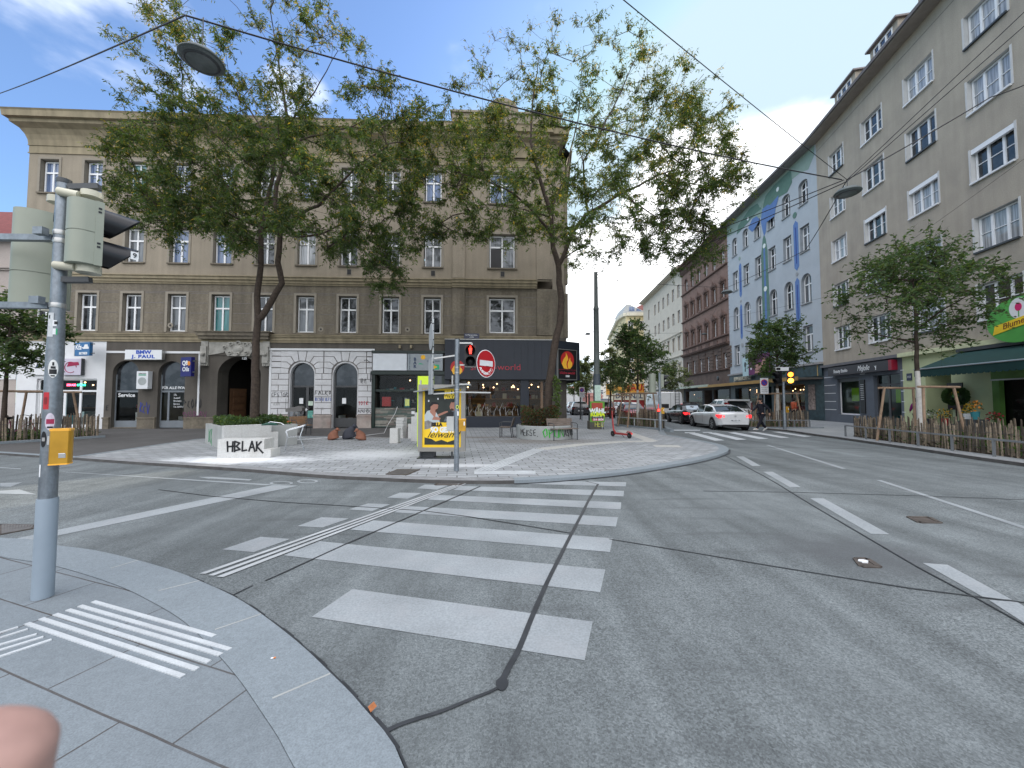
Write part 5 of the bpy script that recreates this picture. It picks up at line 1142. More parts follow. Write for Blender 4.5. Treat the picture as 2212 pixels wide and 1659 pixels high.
mb = MB(); mb.use(DARKMET).box(.05, 14.65, .5, 12, 4.3, 21.5).box(.05, 14.65, 4, 12, 0, 4.3); wall_mb(mb, 0, 14.7, 8.3, 22, ops, wm=BRm, rm=BRo, dep=.3); wall_mb(mb, 0, 14.7, 3.4, 8.3, ops2, wm=BRd, rm=BRo, dep=.3)
wall_mb(mb, 0, 14.7, 0, 3.4, [(ub(28.5), ub(22.5), .6, 3.0, 0, .3), (ub(21.8), ub(19.5), 0, 3.0, 0, 2), (ub(19), ub(15), .6, 3.0, 0, .3)], wm=mat('shop_dark_frame', (.05, .05, .048), .7), rm=BRd)
mb.build('wall', None, OB)
mb = MB().use(BRo)
for z0, st_ in ((17.5, [(.08, .08), (.12, .2)]), (13.35, [(.08, .08), (.12, .2)]), (9.2, [(.08, .08), (.12, .22)]), (8.15, [(.12, .15), (.15, .35), (.06, .42)]), (5.2, [(.1, .1), (.1, .22)]), (20.6, [(.15, .1), (.2, .2), (.5, .28), (.2, .6), (.2, .95)])): moulding(mb, 0, 14.66, z0, st_, ret=False)
for c in occ:
    x = ub(c)
    for z, hw in ((15.75, .75), (11.65, .72)):
        mb.box(x - hw, x + hw, -.2, 0, z, z + .12); mb.slab([(x - hw, z + .12), (x + hw, z + .12), (x, z + .62)], -.22, -.05); mb.slab([(x - .2, z + .1), (x + .2, z + .1), (x, z + .8)], -.28, -.2)
    for z0, z1 in ((13.8, 15.75), (9.45, 11.65)):
        for sg in (-1, 1): mb.box(x + sg * .6 - .09, x + sg * .6 + .09, -.12, 0, z0, z1)
    mb.slab([(x - .62 * math.cos(t), 19.25 + .62 * math.sin(t)) for t in [math.pi * k / 10 for k in range(11)]] + [(x + .47 * math.cos(t), 19.25 + .47 * math.sin(t)) for t in [math.pi * k / 10 for k in range(11)]], -.08, 0)
    for k in range(4): mb.box(x - .25 + .16 * k, x - .17 + .16 * k, -.08, 0, 13.55, 13.75)
    mb.box(x - .55, x + .55, -.06, 0, 8.55, 9.1)
mb.use(BRm)
for z in [9.6 + .5 * k for k in range(22)]:
    for i, c in enumerate(occ):
        mb.use(BRo).box(ub(c) + .8, ub(c) + 1.5, -.004, 0, z, z + .03)
mb.use(BRd)
for z in [5.5 + .42 * k for k in range(6)]:
    for c in occ: mb.box(ub(c) + .62, ub(c) + 1.65, -.09, 0, z, z + .34)
mb.use(MATS['roof_tile_dark']).add([(0, -.6, 22.0), (14.66, -.6, 22.0), (14.66, 5, 24.5), (0, 5, 24.5)], [(0, 1, 2, 3)])
mb.build('stucco_ornament', None, OB)
for c in occ:
    window(OB, ub(c), 17.97, .86, 1.7, 'arch solo', y=.2); window(OB, ub(c), 13.97, .86, 1.6, 'cross solo', y=.2, pane=PANE_GREY); window(OB, ub(c), 9.6, .9, 1.88, 'arch solo', y=.2); window(OB, ub(c), 5.52, .86, 1.75, 'cross solo', y=.2)
mb = MB().use(mat('canopy_pale_green', (.42, .46, .36), .6)).box(ub(33.4), ub(16.2), -1.9, -1.78, 3.3, 3.58).use(MATS['canopy_underside']).box(ub(33.4), ub(16.2), -1.78, 0, 3.42, 3.5); mb.build('canopy', None, OB)
MB().add([(ub(28.5), .25, .6), (ub(22.5), .25, .6), (ub(22.5), .25, 3), (ub(28.5), .25, 3)], [(0, 1, 2, 3)]).add([(ub(19), .25, .6), (ub(15), .25, .6), (ub(15), .25, 3), (ub(19), .25, 3)], [(0, 1, 2, 3)]).build('shop_pane', GLASS, OB)
shop_interior(OB, ub(28.6), ub(22.4), .5, 3.0, 1.6, .35, MATS['interior_beige'], [MATS['goods_cream'], gd[1], gd[2], MATS['goods_amber']], 51, lamps=2, lampe=10, shelves=2)
shop_interior(OB, ub(19.1), ub(14.9), .5, 3.0, 1.6, .35, MATS['interior_beige'], [MATS['goods_cream'], gd[0], gd[2]], 52, lamps=1, lampe=8, shelves=2)
dsh = MB().lathe([(.3, 0), (.27, .05), (.15, .09), (.001, .1)], 14, (ub(16.6), -.5, 4.3), Matrix.Rotation(R(90), 3, 'X')); dsh.build('satellite_dish', BLACK, OB)

# cream building
CRm = mat('cream_plaster', (.56, .52, .44), .95, .06, 1, bump=.2, bs=20, stain=(.45, .41, .34), stain_amt=.4, stain_s=.7)
CB = thing('cream_building', 'long cream plastered house beyond the brown one in the right-hand row', 'building', row_origin(51.9), R2)
uk = lambda s: 51.9 - s
kc = [47.6, 43.4, 41.0, 38.35, 35.8, 33.3, 30.75]
ops = [(uk(c + .5), uk(c - .5), a, b) for c in kc for a, b in ((17.9, 19.9), (13.9, 15.85), (9.55, 11.7), (5.3, 7.4))]
mb = MB().use(DARKMET).box(.05, 22.5, .5, 12, 0, 21.5); wall_mb(mb, 0, 22.6, 3.6, 22.2, ops, wm=CRm, rm=mat('cream_reveal', (.35, .32, .27), .9), dep=.3); wall_mb(mb, 0, 22.6, 0, 3.6, [(uk(50), uk(41), .4, 2.9, 0, .3), (uk(40), uk(31), .4, 2.9, 0, .3)], wm=mat('tan_render', (.33, .28, .22), .9), rm=CRm)
mb.use(CRm); moulding(mb, 0, 22.56, 8.5, [(.1, .1), (.12, .25)], ret=False); moulding(mb, 0, 22.56, 12.1, [(.1, .1), (.1, .2)], ret=False); moulding(mb, 0, 22.56, 4.6, [(.12, .1), (.12, .2)], ret=False)
for c in kc:
    for z in (5.3, 9.5): mb.box(uk(c) - .66, uk(c) - .52, -.06, 0, z, z + 2.3).box(uk(c) + .52, uk(c) + .66, -.06, 0, z, z + 2.3).box(uk(c) - .75, uk(c) + .75, -.16, 0, z + 2.3, z + 2.45)
mb.add([(0, 0, 0), (0, 12, 0), (0, 12, 22.2), (0, 0, 22.2)], [(0, 3, 2, 1)])
for c in kc[:-1]:
    for k in range(5): mb.box(uk(c) + .7, uk(c) + 1.6, -.06, 0, 4.95 + .55 * k, 5.4 + .55 * k)
mb.build('wall', None, CB)
mb = MB().use(mat('cream_eave', (.5, .46, .38), .9)); moulding(mb, 0, 22.58, 22.0, [(.1, .4), (.15, .8), (.12, .95)], ret=False); mb.use(mat('roof_redbrown', (.16, .06, .05), .9, .2, 4)).add([(0, -.8, 22.4), (22.58, -.8, 22.4), (22.58, 5, 25), (0, 5, 25)], [(0, 1, 2, 3)]).add([(0, -.8, 22.4), (0, 5, 25), (0, 11, 22.4)], [(0, 1, 2)]); mb.build('roof', None, CB)
for c in kc:
    for a, h_ in ((17.92, 1.92), (13.92, 1.88), (9.57, 2.08), (5.32, 2.02)): window(CB, uk(c), a, .94, h_, 'cross', y=.2, pane=rnd.choice([PANE_DARK, PANE_GREY]), frame=WPL)
for a, b in ((50, 41), (40, 31)): MB().add([(uk(a), .25, .4), (uk(b), .25, .4), (uk(b), .25, 2.9), (uk(a), .25, 2.9)], [(0, 1, 2, 3)]).build('shop_pane', PANE_DARK, CB)

# yellow corner building beyond
YBm = mat('pale_yellow_plaster', (.66, .58, .36), .95, .05, 1)
YB = thing('yellow_corner_building', 'pale yellow house with rounded corner and gabled dormer at the end of the street', 'building', (0, 0, 0), 0)
a = D(1400, 678, 84); b = D(1352, 676, 84); c_ = D(1343, 678, 86.5); d_ = D(1336, 684, 90); e_ = D(1315, 716, 118)
fp = [(a.x + 9, 84), (a.x, 84), (b.x, 84), (c_.x, 86.5), (d_.x, 90), (e_.x, 118)]
mb = MB(); H_ = 20.6
mb.use(YBm)
for (xa, ya), (xb, yb) in zip(fp, fp[1:]): mb.add([(xa, ya, 0), (xb, yb, 0), (xb, yb, H_), (xa, ya, H_)], [(0, 3, 2, 1)])
mb.use(mat('yellow_cornice', (.66, .63, .52), .9))
for (xa, ya), (xb, yb) in zip(fp, fp[1:]): mb.beam((xa, ya, H_), (xb, yb, H_), 1.2, .7); mb.beam((xa, ya, 5.6), (xb, yb, 5.6), .7, .4)
mb.build('wall', None, YB)
mb = MB().use(MATS['roof_redbrown']).add([(fp[0][0], 84, H_ + .3), (fp[2][0], 84, H_ + .3), (fp[5][0], 118, H_ + .3), (fp[5][0] + 6, 118, H_ + 3.5), (fp[2][0] + 6, 90, H_ + 4)], [(0, 1, 4), (1, 2, 3, 4)])
mb.use(mat('dormer_white', (.4, .42, .42), .7)).add([(fp[2][0] - .6, 84.5, H_ + .3), (fp[2][0] + 5.4, 84.5, H_ + .3), (fp[2][0] + 1.0, 84.5, H_ + 2.4), (fp[2][0] + .3, 84.5, H_ + 2.4), (fp[2][0] + .5, 92, H_ + 2.3), (fp[2][0] + 5.4, 92, H_ + .3), (fp[2][0] - .6, 92, H_ + .3)], [(0, 1, 2, 3), (2, 1, 5, 4), (3, 4, 6, 0)])
mb.build('roof', None, YB)
for x in (b.x + 1.0, b.x + 3.6, a.x + 2):
    for z in (6.5, 10.2, 13.8, 17.2): window(YB, x, z, 1.15, 2.0, 'cross', y=83.9, pane=PANE_DARK)
for t in (.12, .26, .4, .55, .7, .85):
    for z in (6.5, 10.2, 13.8, 17.2):
        x = d_.x + (e_.x - d_.x) * t; y = 90 + 28 * t; o = window(YB, x - .05, z, 1.0, 2.0, 'cross', y=y, pane=PANE_DARK); o.rotation_euler = (0, 0, math.atan2(90 - 118, d_.x - e_.x))
for k in (0, 1): MB().add([(b.x + (.8 + 1.6 * k), 84.45, H_ + .9), (b.x + (2.1 + 1.6 * k), 84.45, H_ + .9), (b.x + (2.0 + 1.0 * k), 84.45, H_ + 1.8 - k * .4), (b.x + (.9 + 1.6 * k), 84.45, H_ + 1.9 - k * .5)], [(0, 1, 2, 3)]).build('dormer_pane', PANE_SKY, YB)
mb = MB().use(mat('shop_orange', (.62, .30, .05), .6)).box(a.x - 9.5, a.x + 9, 83.4, 83.9, 2.9, 5.3); mb.use(mat('shop_cream', (.6, .56, .45))).box(b.x - 3.5, b.x + 4.3, 83.2, 83.4, 1.8, 3.4); mb.use(mat('shop_deep_red', (.22, .02, .02))).box(b.x - 3, a.x + 8, 83.3, 83.7, 0, 1.9); fs_ = mb.build('shop_fascia', None, YB)
rl = mat('fascia_red_letter', (.4, .02, .02)); text(fs_, 'HAUS', (b.x + 1.6, 83.35, 4.4), 2.0, rl, bold=.03); text(fs_, 'DOHNAL', (b.x + .2, 83.15, 2.6), 1.4, nav, bold=.03)

# distant houses closing the street
for i, (px, top, Y, wd, colr, lab) in enumerate(((1235, 842, 190, 14, (.5, .5, .5), 'far pale grey house closing the street beyond the navy shop corner'), (1262, 834, 215, 16, (.42, .45, .5), 'far bluish-grey house behind the trees left of the tall grey pole'), (1300, 800, 170, 9, (.55, .52, .46), 'far cream house seen between the tall grey pole and the yellow house'), (1285, 848, 150, 6, (.36, .16, .13), 'far low house with reddish roof behind the tall grey pole'))):
    q = D(px, top, Y); H_ = q.z; O = thing('distant_house', lab, 'building', (q.x, Y, 0))
    mb = MB().use(mat('far_plaster_%d' % i, colr, .95, .08, 1)).box(-wd / 2, wd / 2, 0, 10, 0, H_ - 1.5).use(MATS['roof_redbrown'] if i in (1, 3) else MATS['soffit_grey']).add([(-wd / 2 - .4, -.4, H_ - 1.5), (wd / 2 + .4, -.4, H_ - 1.5), (wd / 2 + .4, 5, H_), (-wd / 2 - .4, 5, H_), (wd / 2 + .4, 10.4, H_ - 1.5), (-wd / 2 - .4, 10.4, H_ - 1.5)], [(0, 1, 2, 3), (3, 2, 4, 5), (0, 3, 5), (1, 4, 2)])
    mb.build('wall', None, O)
    n_ = max(2, int(wd / 2.6))
    for k in range(n_):
        for r_ in range(int((H_ - 5) / 3.6)): window(O, -wd / 2 + (k + .5) * wd / n_, 4.5 + 3.6 * r_, 1.2, 2.0, 'cross', y=-.08, pane=PANE_DARK)
# ================================================================ TREES
def leaf_mat(name, rgb, trans=.45):
    m = bpy.data.materials.new(name); m.use_nodes = True; nt = m.node_tree; N = nt.nodes; L = nt.links
    b = N['Principled BSDF']; b.inputs['Roughness'].default_value = .55; b.inputs['Specular IOR Level'].default_value = .3
    tc = N.new('ShaderNodeTexCoord'); n = N.new('ShaderNodeTexNoise'); n.inputs['Scale'].default_value = 1.1; n.inputs['Detail'].default_value = 4; L.new(tc.outputs['Object'], n.inputs['Vector'])
    mr = N.new('ShaderNodeMapRange'); mr.inputs[1].default_value = .3; mr.inputs[2].default_value = .7; mr.inputs[3].default_value = .6; mr.inputs[4].default_value = 1.45; L.new(n.outputs['Fac'], mr.inputs[0])
    mx = N.new('ShaderNodeMix'); mx.data_type = 'RGBA'; mx.blend_type = 'MULTIPLY'; mx.inputs[0].default_value = 1; mx.inputs[6].default_value = (*rgb, 1); L.new(mr.outputs[0], mx.inputs[7])
    L.new(mx.outputs[2], b.inputs['Base Color'])
    t = N.new('ShaderNodeBsdfTranslucent'); m2 = N.new('ShaderNodeMix'); m2.data_type = 'RGBA'; m2.blend_type = 'MULTIPLY'; m2.inputs[0].default_value = 1; L.new(mx.outputs[2], m2.inputs[6]); m2.inputs[7].default_value = (1.7, 1.5, .6, 1); L.new(m2.outputs[2], t.inputs['Color'])
    ms = N.new('ShaderNodeMixShader'); ms.inputs[0].default_value = trans; L.new(b.outputs[0], ms.inputs[1]); L.new(t.outputs[0], ms.inputs[2]); L.new(ms.outputs[0], N['Material Output'].inputs['Surface'])
    MATS[name] = m; return m
LEAF = [leaf_mat('leaf_deep_green', (.038, .074, .022)), leaf_mat('leaf_green', (.068, .108, .030)), leaf_mat('leaf_olive', (.17, .18, .045)), leaf_mat('leaf_yellow', (.32, .25, .05))]
LEAFB = [leaf_mat('street_leaf_dark', (.050, .095, .038)), leaf_mat('street_leaf_green', (.055, .10, .036)), leaf_mat('street_leaf_light', (.085, .13, .045))]
def inpoly(x, y, P):
    c = False; n = len(P); j = n - 1
    for i in range(n):
        if (P[i][1] > y) != (P[j][1] > y) and x < (P[j][0] - P[i][0]) * (y - P[i][1]) / (P[j][1] - P[i][1]) + P[i][0]: c = not c
        j = i
    return c
def grow_tree(name, label, cat, base, limbs, clusters, seed, leaf_len, leaf_w, twigs, leaves, twig_len, mats, ywt, droop=.55, lime=None, tip_r=.0055, group=None, twig_up=.25):
    rng = np.random.default_rng(seed); root = thing(name, label, cat, base, group=group); O = np.array(base)
    nodes = []; par = []; rad = []; isl = []
    for li, (pts, r0, r1) in enumerate(limbs):
        P = np.array([np.array(p) - O for p in pts]); first = None
        if li:  # attach to nearest node
            A = np.array(nodes); first = int(np.argmin(((A - P[0]) ** 2).sum(1)))
        prev = first; seg = []
        for i in range(len(P) - 1):
            k = max(1, int(np.linalg.norm(P[i + 1] - P[i]) / .35))
            for j in range(k): seg.append(P[i] + (P[i + 1] - P[i]) * j / k)
        seg.append(P[-1]); n = len(seg)
        for i, q in enumerate(seg):
            t = i / max(1, n - 1); nodes.append(q + (rng.normal(0, .012, 3) if 0 < i < n - 1 else 0)); par.append(-1 if prev is None else prev); rad.append(r0 + (r1 - r0) * t); isl.append(True); prev = len(nodes) - 1
    nl = len(nodes)
    C = np.array(clusters) - O; A = np.array(nodes)[6:]
    dmin = np.array([np.sqrt(((A - c) ** 2).sum(1)).min() for c in C]); order = np.argsort(dmin)
    tips = []; buf = np.zeros((nl + len(C) * 14, 3)); buf[:nl] = np.array(nodes); cnt = nl
    grow0 = 0
    low = buf[:nl, 2] < min(c[2] for c in C) - 1.5
    for ci in order:
        c = C[ci]; d = np.sqrt(((buf[:cnt] - c) ** 2).sum(1)); pen = np.maximum(0, buf[:cnt, 2] - c[2] + .2) * .7; d2 = d + pen; d2[:nl][low[:nl]] += 6
        b = int(np.argmin(d2)); p0 = buf[b]; L_ = d[b]; k = max(1, int(L_ / .4)); side = rng.normal(0, 1, 3) * L_ * .06; prev = b
        for j in range(1, k + 1):
            if cnt >= len(buf): break
            t = j / k; q = p0 + (c - p0) * t + side * math.sin(math.pi * t) + np.array([0, 0, L_ * .10 * math.sin(math.pi * t)])
            if j < k: q = q + rng.normal(0, .03, 3)
            buf[cnt] = q; par.append(prev); rad.append(0); isl.append(False); prev = cnt; cnt += 1
        tips.append(prev)
    load = np.zeros(cnt)
    for t in tips: load[t] += 1
    for i in range(cnt - 1, -1, -1):
        if par[i] >= 0: load[par[i]] += load[i]
    rr = [rad[i] if isl[i] else min(tip_r * (load[i] + .3) ** .48, .09) for i in range(cnt)]
    tb = MB(); tb.use(BARK)
    # limbs as smooth tubes
    idx = 0
    for li, (pts, r0, r1) in enumerate(limbs):
        P = [np.array(p) - O for p in pts]; n = 1 + sum(max(1, int(np.linalg.norm(P[i + 1] - P[i]) / .35)) for i in range(len(P) - 1))
        sl = [tuple(buf[i]) for i in range(idx, idx + n)]; rl_ = [rad[i] for i in range(idx, idx + n)]
        if li: sl = [tuple(buf[par[idx]])] + sl; rl_ = [r0] + rl_
        if li == 0 and lime:
            k = sum(1 for q in sl if q[2] < lime); tb.use(LIME).tube(sl[:k + 1], rl_[:k + 1], 10).use(BARK).tube(sl[k:], rl_[k:], 10)
        else: tb.tube(sl, rl_, 10 if r0 > .08 else 7)
        idx += n
    for i in range(nl, cnt):
        a, b = buf[par[i]], buf[i]; r0 = rr[par[i]] if not isl[par[i]] else min(rr[par[i]], rr[i] * 1.25); tb.tube([a, b], [min(r0, rr[i] * 1.6), rr[i]], 5 if rr[i] > .012 else 3, caps=False)
    # twigs and leaves
    cen = C.mean(0); tw = []
    src = list(tips) + [int(q) for q in rng.integers(nl, cnt, int(len(tips) * .5))]
    for t in src:
        p = buf[t]; out = p - cen; out[2] *= .5; out = out / (np.linalg.norm(out) + 1e-6)
        for k in range(twigs):
            d = out * .5 + rng.normal(0, .6, 3); d[2] += twig_up * (1 + 2 * max(0, (p[2] - cen[2]) / 5)); d /= np.linalg.norm(d); L_ = twig_len * rng.uniform(.5, 1.3)
            m_ = p + d * L_ * .5 + np.array([0, 0, .03]); e = p + d * L_ + np.array([0, 0, -droop * L_ * .25]); tw.append((p, m_, e))
            tb.tube([p, m_, e], [.006, .004, .002], 3, caps=False)
    tb.build('trunk', None, root, smooth=True)
    T = np.array(tw); n = len(T) * leaves; ti = np.repeat(np.arange(len(T)), leaves); t = rng.uniform(.12, 1.0, n)[:, None]
    if len(mats) == 4:
        zq = T[:, 0, 2]; zq = np.clip((zq - zq.min()) / np.ptp(zq), 0, 1)[ti]; kp = rng.uniform(0, 1, n) < 1 - .78 * np.clip(zq - .3, 0, .6) / .6; ti = ti[kp]; t = t[kp]; n = len(ti)
    pos = (1 - t) ** 2 * T[ti, 0] + 2 * t * (1 - t) * T[ti, 1] + t ** 2 * T[ti, 2]
    dirv = rng.normal(0, 1, (n, 3)); dirv[:, 2] = dirv[:, 2] * .4 - droop; dirv /= np.linalg.norm(dirv, axis=1)[:, None]
    Ls = leaf_len * rng.uniform(.6, 1.3, n)[:, None]; Ws = leaf_w * rng.uniform(.7, 1.3, n)[:, None]
    sidev = np.cross(dirv, rng.normal(0, 1, (n, 3))); sidev /= np.linalg.norm(sidev, axis=1)[:, None]
    mid = pos + dirv * Ls * .5; end = mid + dirv * Ls * .45; end[:, 2] -= (Ls[:, 0] * .22 * droop)
    V = np.stack([pos, mid + sidev * Ws, end, mid - sidev * Ws], 1).reshape(-1, 3)
    me = bpy.data.meshes.new('crown'); me.vertices.add(len(V)); me.vertices.foreach_set('co', V.ravel()); me.loops.add(4 * n); me.loops.foreach_set('vertex_index', np.arange(4 * n)); me.polygons.add(n); me.polygons.foreach_set('loop_start', np.arange(n) * 4); me.polygons.foreach_set('loop_total', np.full(n, 4))
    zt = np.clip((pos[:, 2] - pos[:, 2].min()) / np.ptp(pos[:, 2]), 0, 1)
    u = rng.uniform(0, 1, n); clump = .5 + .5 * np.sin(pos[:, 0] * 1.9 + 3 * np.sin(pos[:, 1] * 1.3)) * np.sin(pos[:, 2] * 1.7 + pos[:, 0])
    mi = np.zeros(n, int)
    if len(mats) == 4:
        mi[u > .48 - .42 * zt] = 1; mi[u > 1.02 - .52 * zt * (.4 + clump)] = 2; mi[u > 1.01 - ywt * zt * clump * 1.6] = 3  # yellower towards the top: leaf colour mixed with the sun on the crown
    else:
        mi[u > .4] = 1
        if len(mats) > 2: mi[u > .85 - .2 * clump] = 2
    me.polygons.foreach_set('material_index', mi.astype(np.int32))
    for m_ in mats: me.materials.append(m_)
    me.update(calc_edges=True); o = bpy.data.objects.new('crown', me); COL.objects.link(o); o.parent = root
    return root
def crown_points(poly, Y0, depth, n, seed, dens=None):
    rnd = random.Random(seed); xs = [p[0] for p in poly]; ys = [p[1] for p in poly]; x0, x1, y0, y1 = min(xs), max(xs), min(ys), max(ys); cx, cy = (x0 + x1) / 2, (y0 + y1) / 2; out = []
    while len(out) < n:
        x, y = rnd.uniform(x0, x1), rnd.uniform(y0, y1)
        if not inpoly(x, y, poly): continue
        if dens and rnd.random() > dens(x, y): continue
        rho = min(1, math.hypot((x - cx) / ((x1 - x0) / 2), (y - cy) / ((y1 - y0) / 2))); dd = depth * math.sqrt(max(.08, 1 - rho * rho))
        out.append(tuple(D(x, y, Y0 + rnd.uniform(-1, 1) * dd)))
    return out
Y1 = 14.5
def d1(x, y, dy=0): return tuple(D(x, y, Y1 + dy))
tb_ = d1(551, 905); tb_ = (tb_[0], tb_[1], .3)
limbs1 = [([tb_, d1(552, 800), d1(553, 740), d1(557, 690), d1(555, 640), d1(561, 600), d1(564, 545), d1(563, 491), d1(574, 446, .2), d1(590, 380, .4), d1(596, 300, .5)], .17, .05),
          ([d1(566, 684), d1(587, 650), d1(609, 612), d1(600, 566), d1(606, 498), d1(594, 437), d1(596, 400), d1(615, 338), d1(623, 302), d1(616, 226), d1(604, 150, .3), d1(590, 60, .5)], .12, .018),
          ([d1(606, 498), d1(648, 464, -.4), d1(688, 444, -.8), d1(732, 400, -1.1), d1(768, 360, -1.3), d1(837, 316, -1.4)], .075, .02),
          ([d1(640, 512, .2), d1(696, 506, .5), d1(732, 487, .9), d1(800, 500, 1.2)], .045, .018),
          ([d1(623, 312), d1(674, 295, .6), d1(761, 273, 1.0), d1(830, 240, 1.2)], .045, .012),
          ([d1(563, 491), d1(510, 470, -.6), d1(440, 440, -1.2), d1(350, 430, -1.6)], .06, .015),
          ([d1(590, 400, .3), d1(520, 340, -.3), d1(477, 302, -.8), d1(419, 251, -1.2), d1(368, 218, -1.4)], .05, .012),
          ([d1(596, 380, .4), d1(560, 270, .9), d1(506, 186, 1.3), d1(450, 120, 1.6), d1(400, 60, 1.7)], .045, .01),
          ([d1(616, 280), d1(680, 200, -.8), d1(730, 110, -1.2)], .035, .01),
          ([d1(574, 446), d1(480, 420, 1.2), d1(380, 400, 2.2), d1(300, 390, 2.6)], .05, .012)]
poly1 = [(220,55),(300,62),(312,10),(360,-40),(470,-90),(600,-90),(700,10),(740,60),(778,100),(785,150),(845,150),(855,190),(905,205),(935,260),(922,330),(905,400),(890,480),(872,560),(845,630),(812,640),(790,590),(750,545),(700,550),(650,520),(600,560),(560,555),(500,530),(450,500),(400,495),(345,550),(330,505),(280,470),(245,425),(265,370),(215,310),(290,270),(255,205),(250,150),(300,150),(235,120)]
def dens1(x, y): return .34 if y < 170 else (.62 if y < 270 else 1.0)
cl1 = crown_points(poly1, Y1, 4.3, 600, 11, dens1)
grow_tree('street_tree', 'tall twin-stemmed tree with yellow-tinged feathery leaves rising behind the white blocks', 'tree', tb_, limbs1, cl1, 4, .14, .018, 8, 20, .62, LEAF, .22, group='tall trees of the plaza')
Y2 = 16.3
def d2(x, y, dy=0): return tuple(D(x, y, Y2 + dy))
tb_ = d2(1180, 905); tb_ = (tb_[0], tb_[1], .45)
limbs2 = [([tb_, d2(1186, 834), d2(1193, 784), d2(1202, 730), d2(1210, 697), d2(1213, 648), d2(1208, 611), d2(1206, 573), d2(1196, 537), d2(1193, 512), d2(1190, 458), d2(1170, 400), d2(1156, 343), d2(1146, 306), d2(1150, 230), d2(1165, 120)], .20, .012),
          ([d2(1206, 575), d2(1213, 563), d2(1223, 537), d2(1240, 497), d2(1265, 465), d2(1287, 452), d2(1340, 420, .4), d2(1420, 380, .8), d2(1500, 350, 1.0)], .10, .015),
          ([d2(1193, 512), d2(1180, 492), d2(1156, 462, -.6), d2(1111, 418, -1.2), d2(1050, 390, -1.7), d2(980, 370, -1.9)], .06, .012),
          ([d2(1270, 462), d2(1262, 400, -.5), d2(1260, 349, -.8), d2(1290, 300, -1.0), d2(1340, 200, -1.2), d2(1380, 110, -1.2)], .05, .01),
          ([d2(1190, 458), d2(1220, 380, .8), d2(1250, 250, 1.3), d2(1260, 100, 1.5)], .045, .01),
          ([d2(1265, 440), d2(1370, 330, 1.2), d2(1460, 230, 1.6), d2(1520, 160, 1.8)], .04, .01),
          ([d2(1156, 343), d2(1100, 260, .8), d2(1050, 170, 1.2)], .03, .008),
          ([d2(1340, 420), d2(1420, 470, -.8), d2(1500, 500, -1.2)], .035, .01),
          ([d2(1190, 470), d2(1120, 450, 1.4), d2(1030, 440, 2.2)], .04, .01)]
poly2 = [(983,62),(1040,110),(1081,55),(1132,36),(1180,80),(1223,14),(1270,60),(1314,18),(1350,90),(1398,69),(1440,150),(1511,91),(1562,149),(1560,200),(1591,226),(1580,280),(1602,327),(1623,404),(1580,440),(1562,469),(1560,545),(1500,590),(1460,600),(1400,560),(1332,545),(1290,560),(1260,590),(1234,580),(1225,545),(1180,500),(1150,520),(1110,538),(1070,500),(1030,550),(990,520),(968,567),(930,520),(900,556),(885,436),(878,327),(900,236),(940,270),(980,182),(1023,160),(1010,109)]
def dens2(x, y): return .34 if y < 150 else (.55 if y < 240 else (.8 if x > 1500 or y > 520 else 1.0))
cl2 = crown_points(poly2, Y2, 4.4, 600, 12, dens2)
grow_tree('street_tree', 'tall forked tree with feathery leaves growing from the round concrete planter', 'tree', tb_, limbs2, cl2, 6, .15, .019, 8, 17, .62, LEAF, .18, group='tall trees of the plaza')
LEAF_HAZE = [leaf_mat('hazed_leaf_grey_green', (.13, .17, .10)), leaf_mat('hazed_leaf_pale', (.18, .22, .12))]  # street haze painted into paler leaf colours for the far trees
def small_tree(label, px, base, Y, ptop, half, pbot, seed, mats=LEAFB, n=110, lime=.0, trunk_r=.07, group='young street trees', leaf=.12, lw=.026, tilt=0, depth=None):
    """young tree: px trunk column, ptop/pbot crown rows and half width measured in the survey view"""
    b0 = D(px, 866, Y); b0.z = base; rnd = random.Random(seed); top = D(px, ptop, Y).z; bot = D(px, pbot, Y).z; hw = half / F * Y; dp = depth or hw * .9
    cz = (top + bot) / 2; hz_ = (top - bot) / 2; cl = []
    while len(cl) < n:
        x, y, z = [rnd.uniform(-1, 1) for _ in range(3)]
        if x * x + y * y + z * z > 1: continue
        if z < -.25 and math.hypot(x, y) < .35 and rnd.random() < .5: continue
        s = 1 - .35 * max(0, z); ang = math.atan2(y, x); lob = .82 + .18 * math.sin(3 * ang + seed) + .12 * math.sin(5 * z + seed)
        cl.append((b0.x + tilt * (z + 1) / 2 + x * hw * s * lob, Y + y * dp * s * lob, cz + z * hz_))
    tip = (b0.x + tilt, Y, top - .25 * hz_); st = (b0.x + .02, Y, bot)
    lim = [([(b0.x, Y, base), (b0.x + .02, Y, (base + bot) / 2), st, ((st[0] + tip[0]) / 2 + .06, Y, (bot + top) / 2), tip], trunk_r, .015)]
    for k in range(6):
        a = k * 2.4 + seed; h_ = bot + (top - bot) * (.05 + .11 * k); lim.append(([(st[0], Y, h_), (st[0] + math.cos(a) * hw * .45, Y + math.sin(a) * dp * .45, h_ + hz_ * .25), (st[0] + math.cos(a) * hw * .8, Y + math.sin(a) * dp * .8, h_ + hz_ * .38)], trunk_r * .42, .01))
    return grow_tree('street_tree', label, 'tree', (b0.x, Y, base), lim, cl, seed, leaf, lw, 6, 11, hw * .22 + .12, mats, 0, droop=.25, lime=(lime - base) if lime else None, group=group, tip_r=.006, twig_up=.1)
small_tree('young lime-washed tree staked behind the long fence before the beauty studio', 1984, .1, 14.2, 512, 172, 752, 21, n=120, lime=2.5, trunk_r=.10, leaf=.15, lw=.03, tilt=-.1)
small_tree('young dark green tree behind the fence with the no-stopping sign', 1679, .1, 24.0, 682, 72, 812, 22, n=105, lime=2.3, trunk_r=.11, leaf=.16, lw=.035)
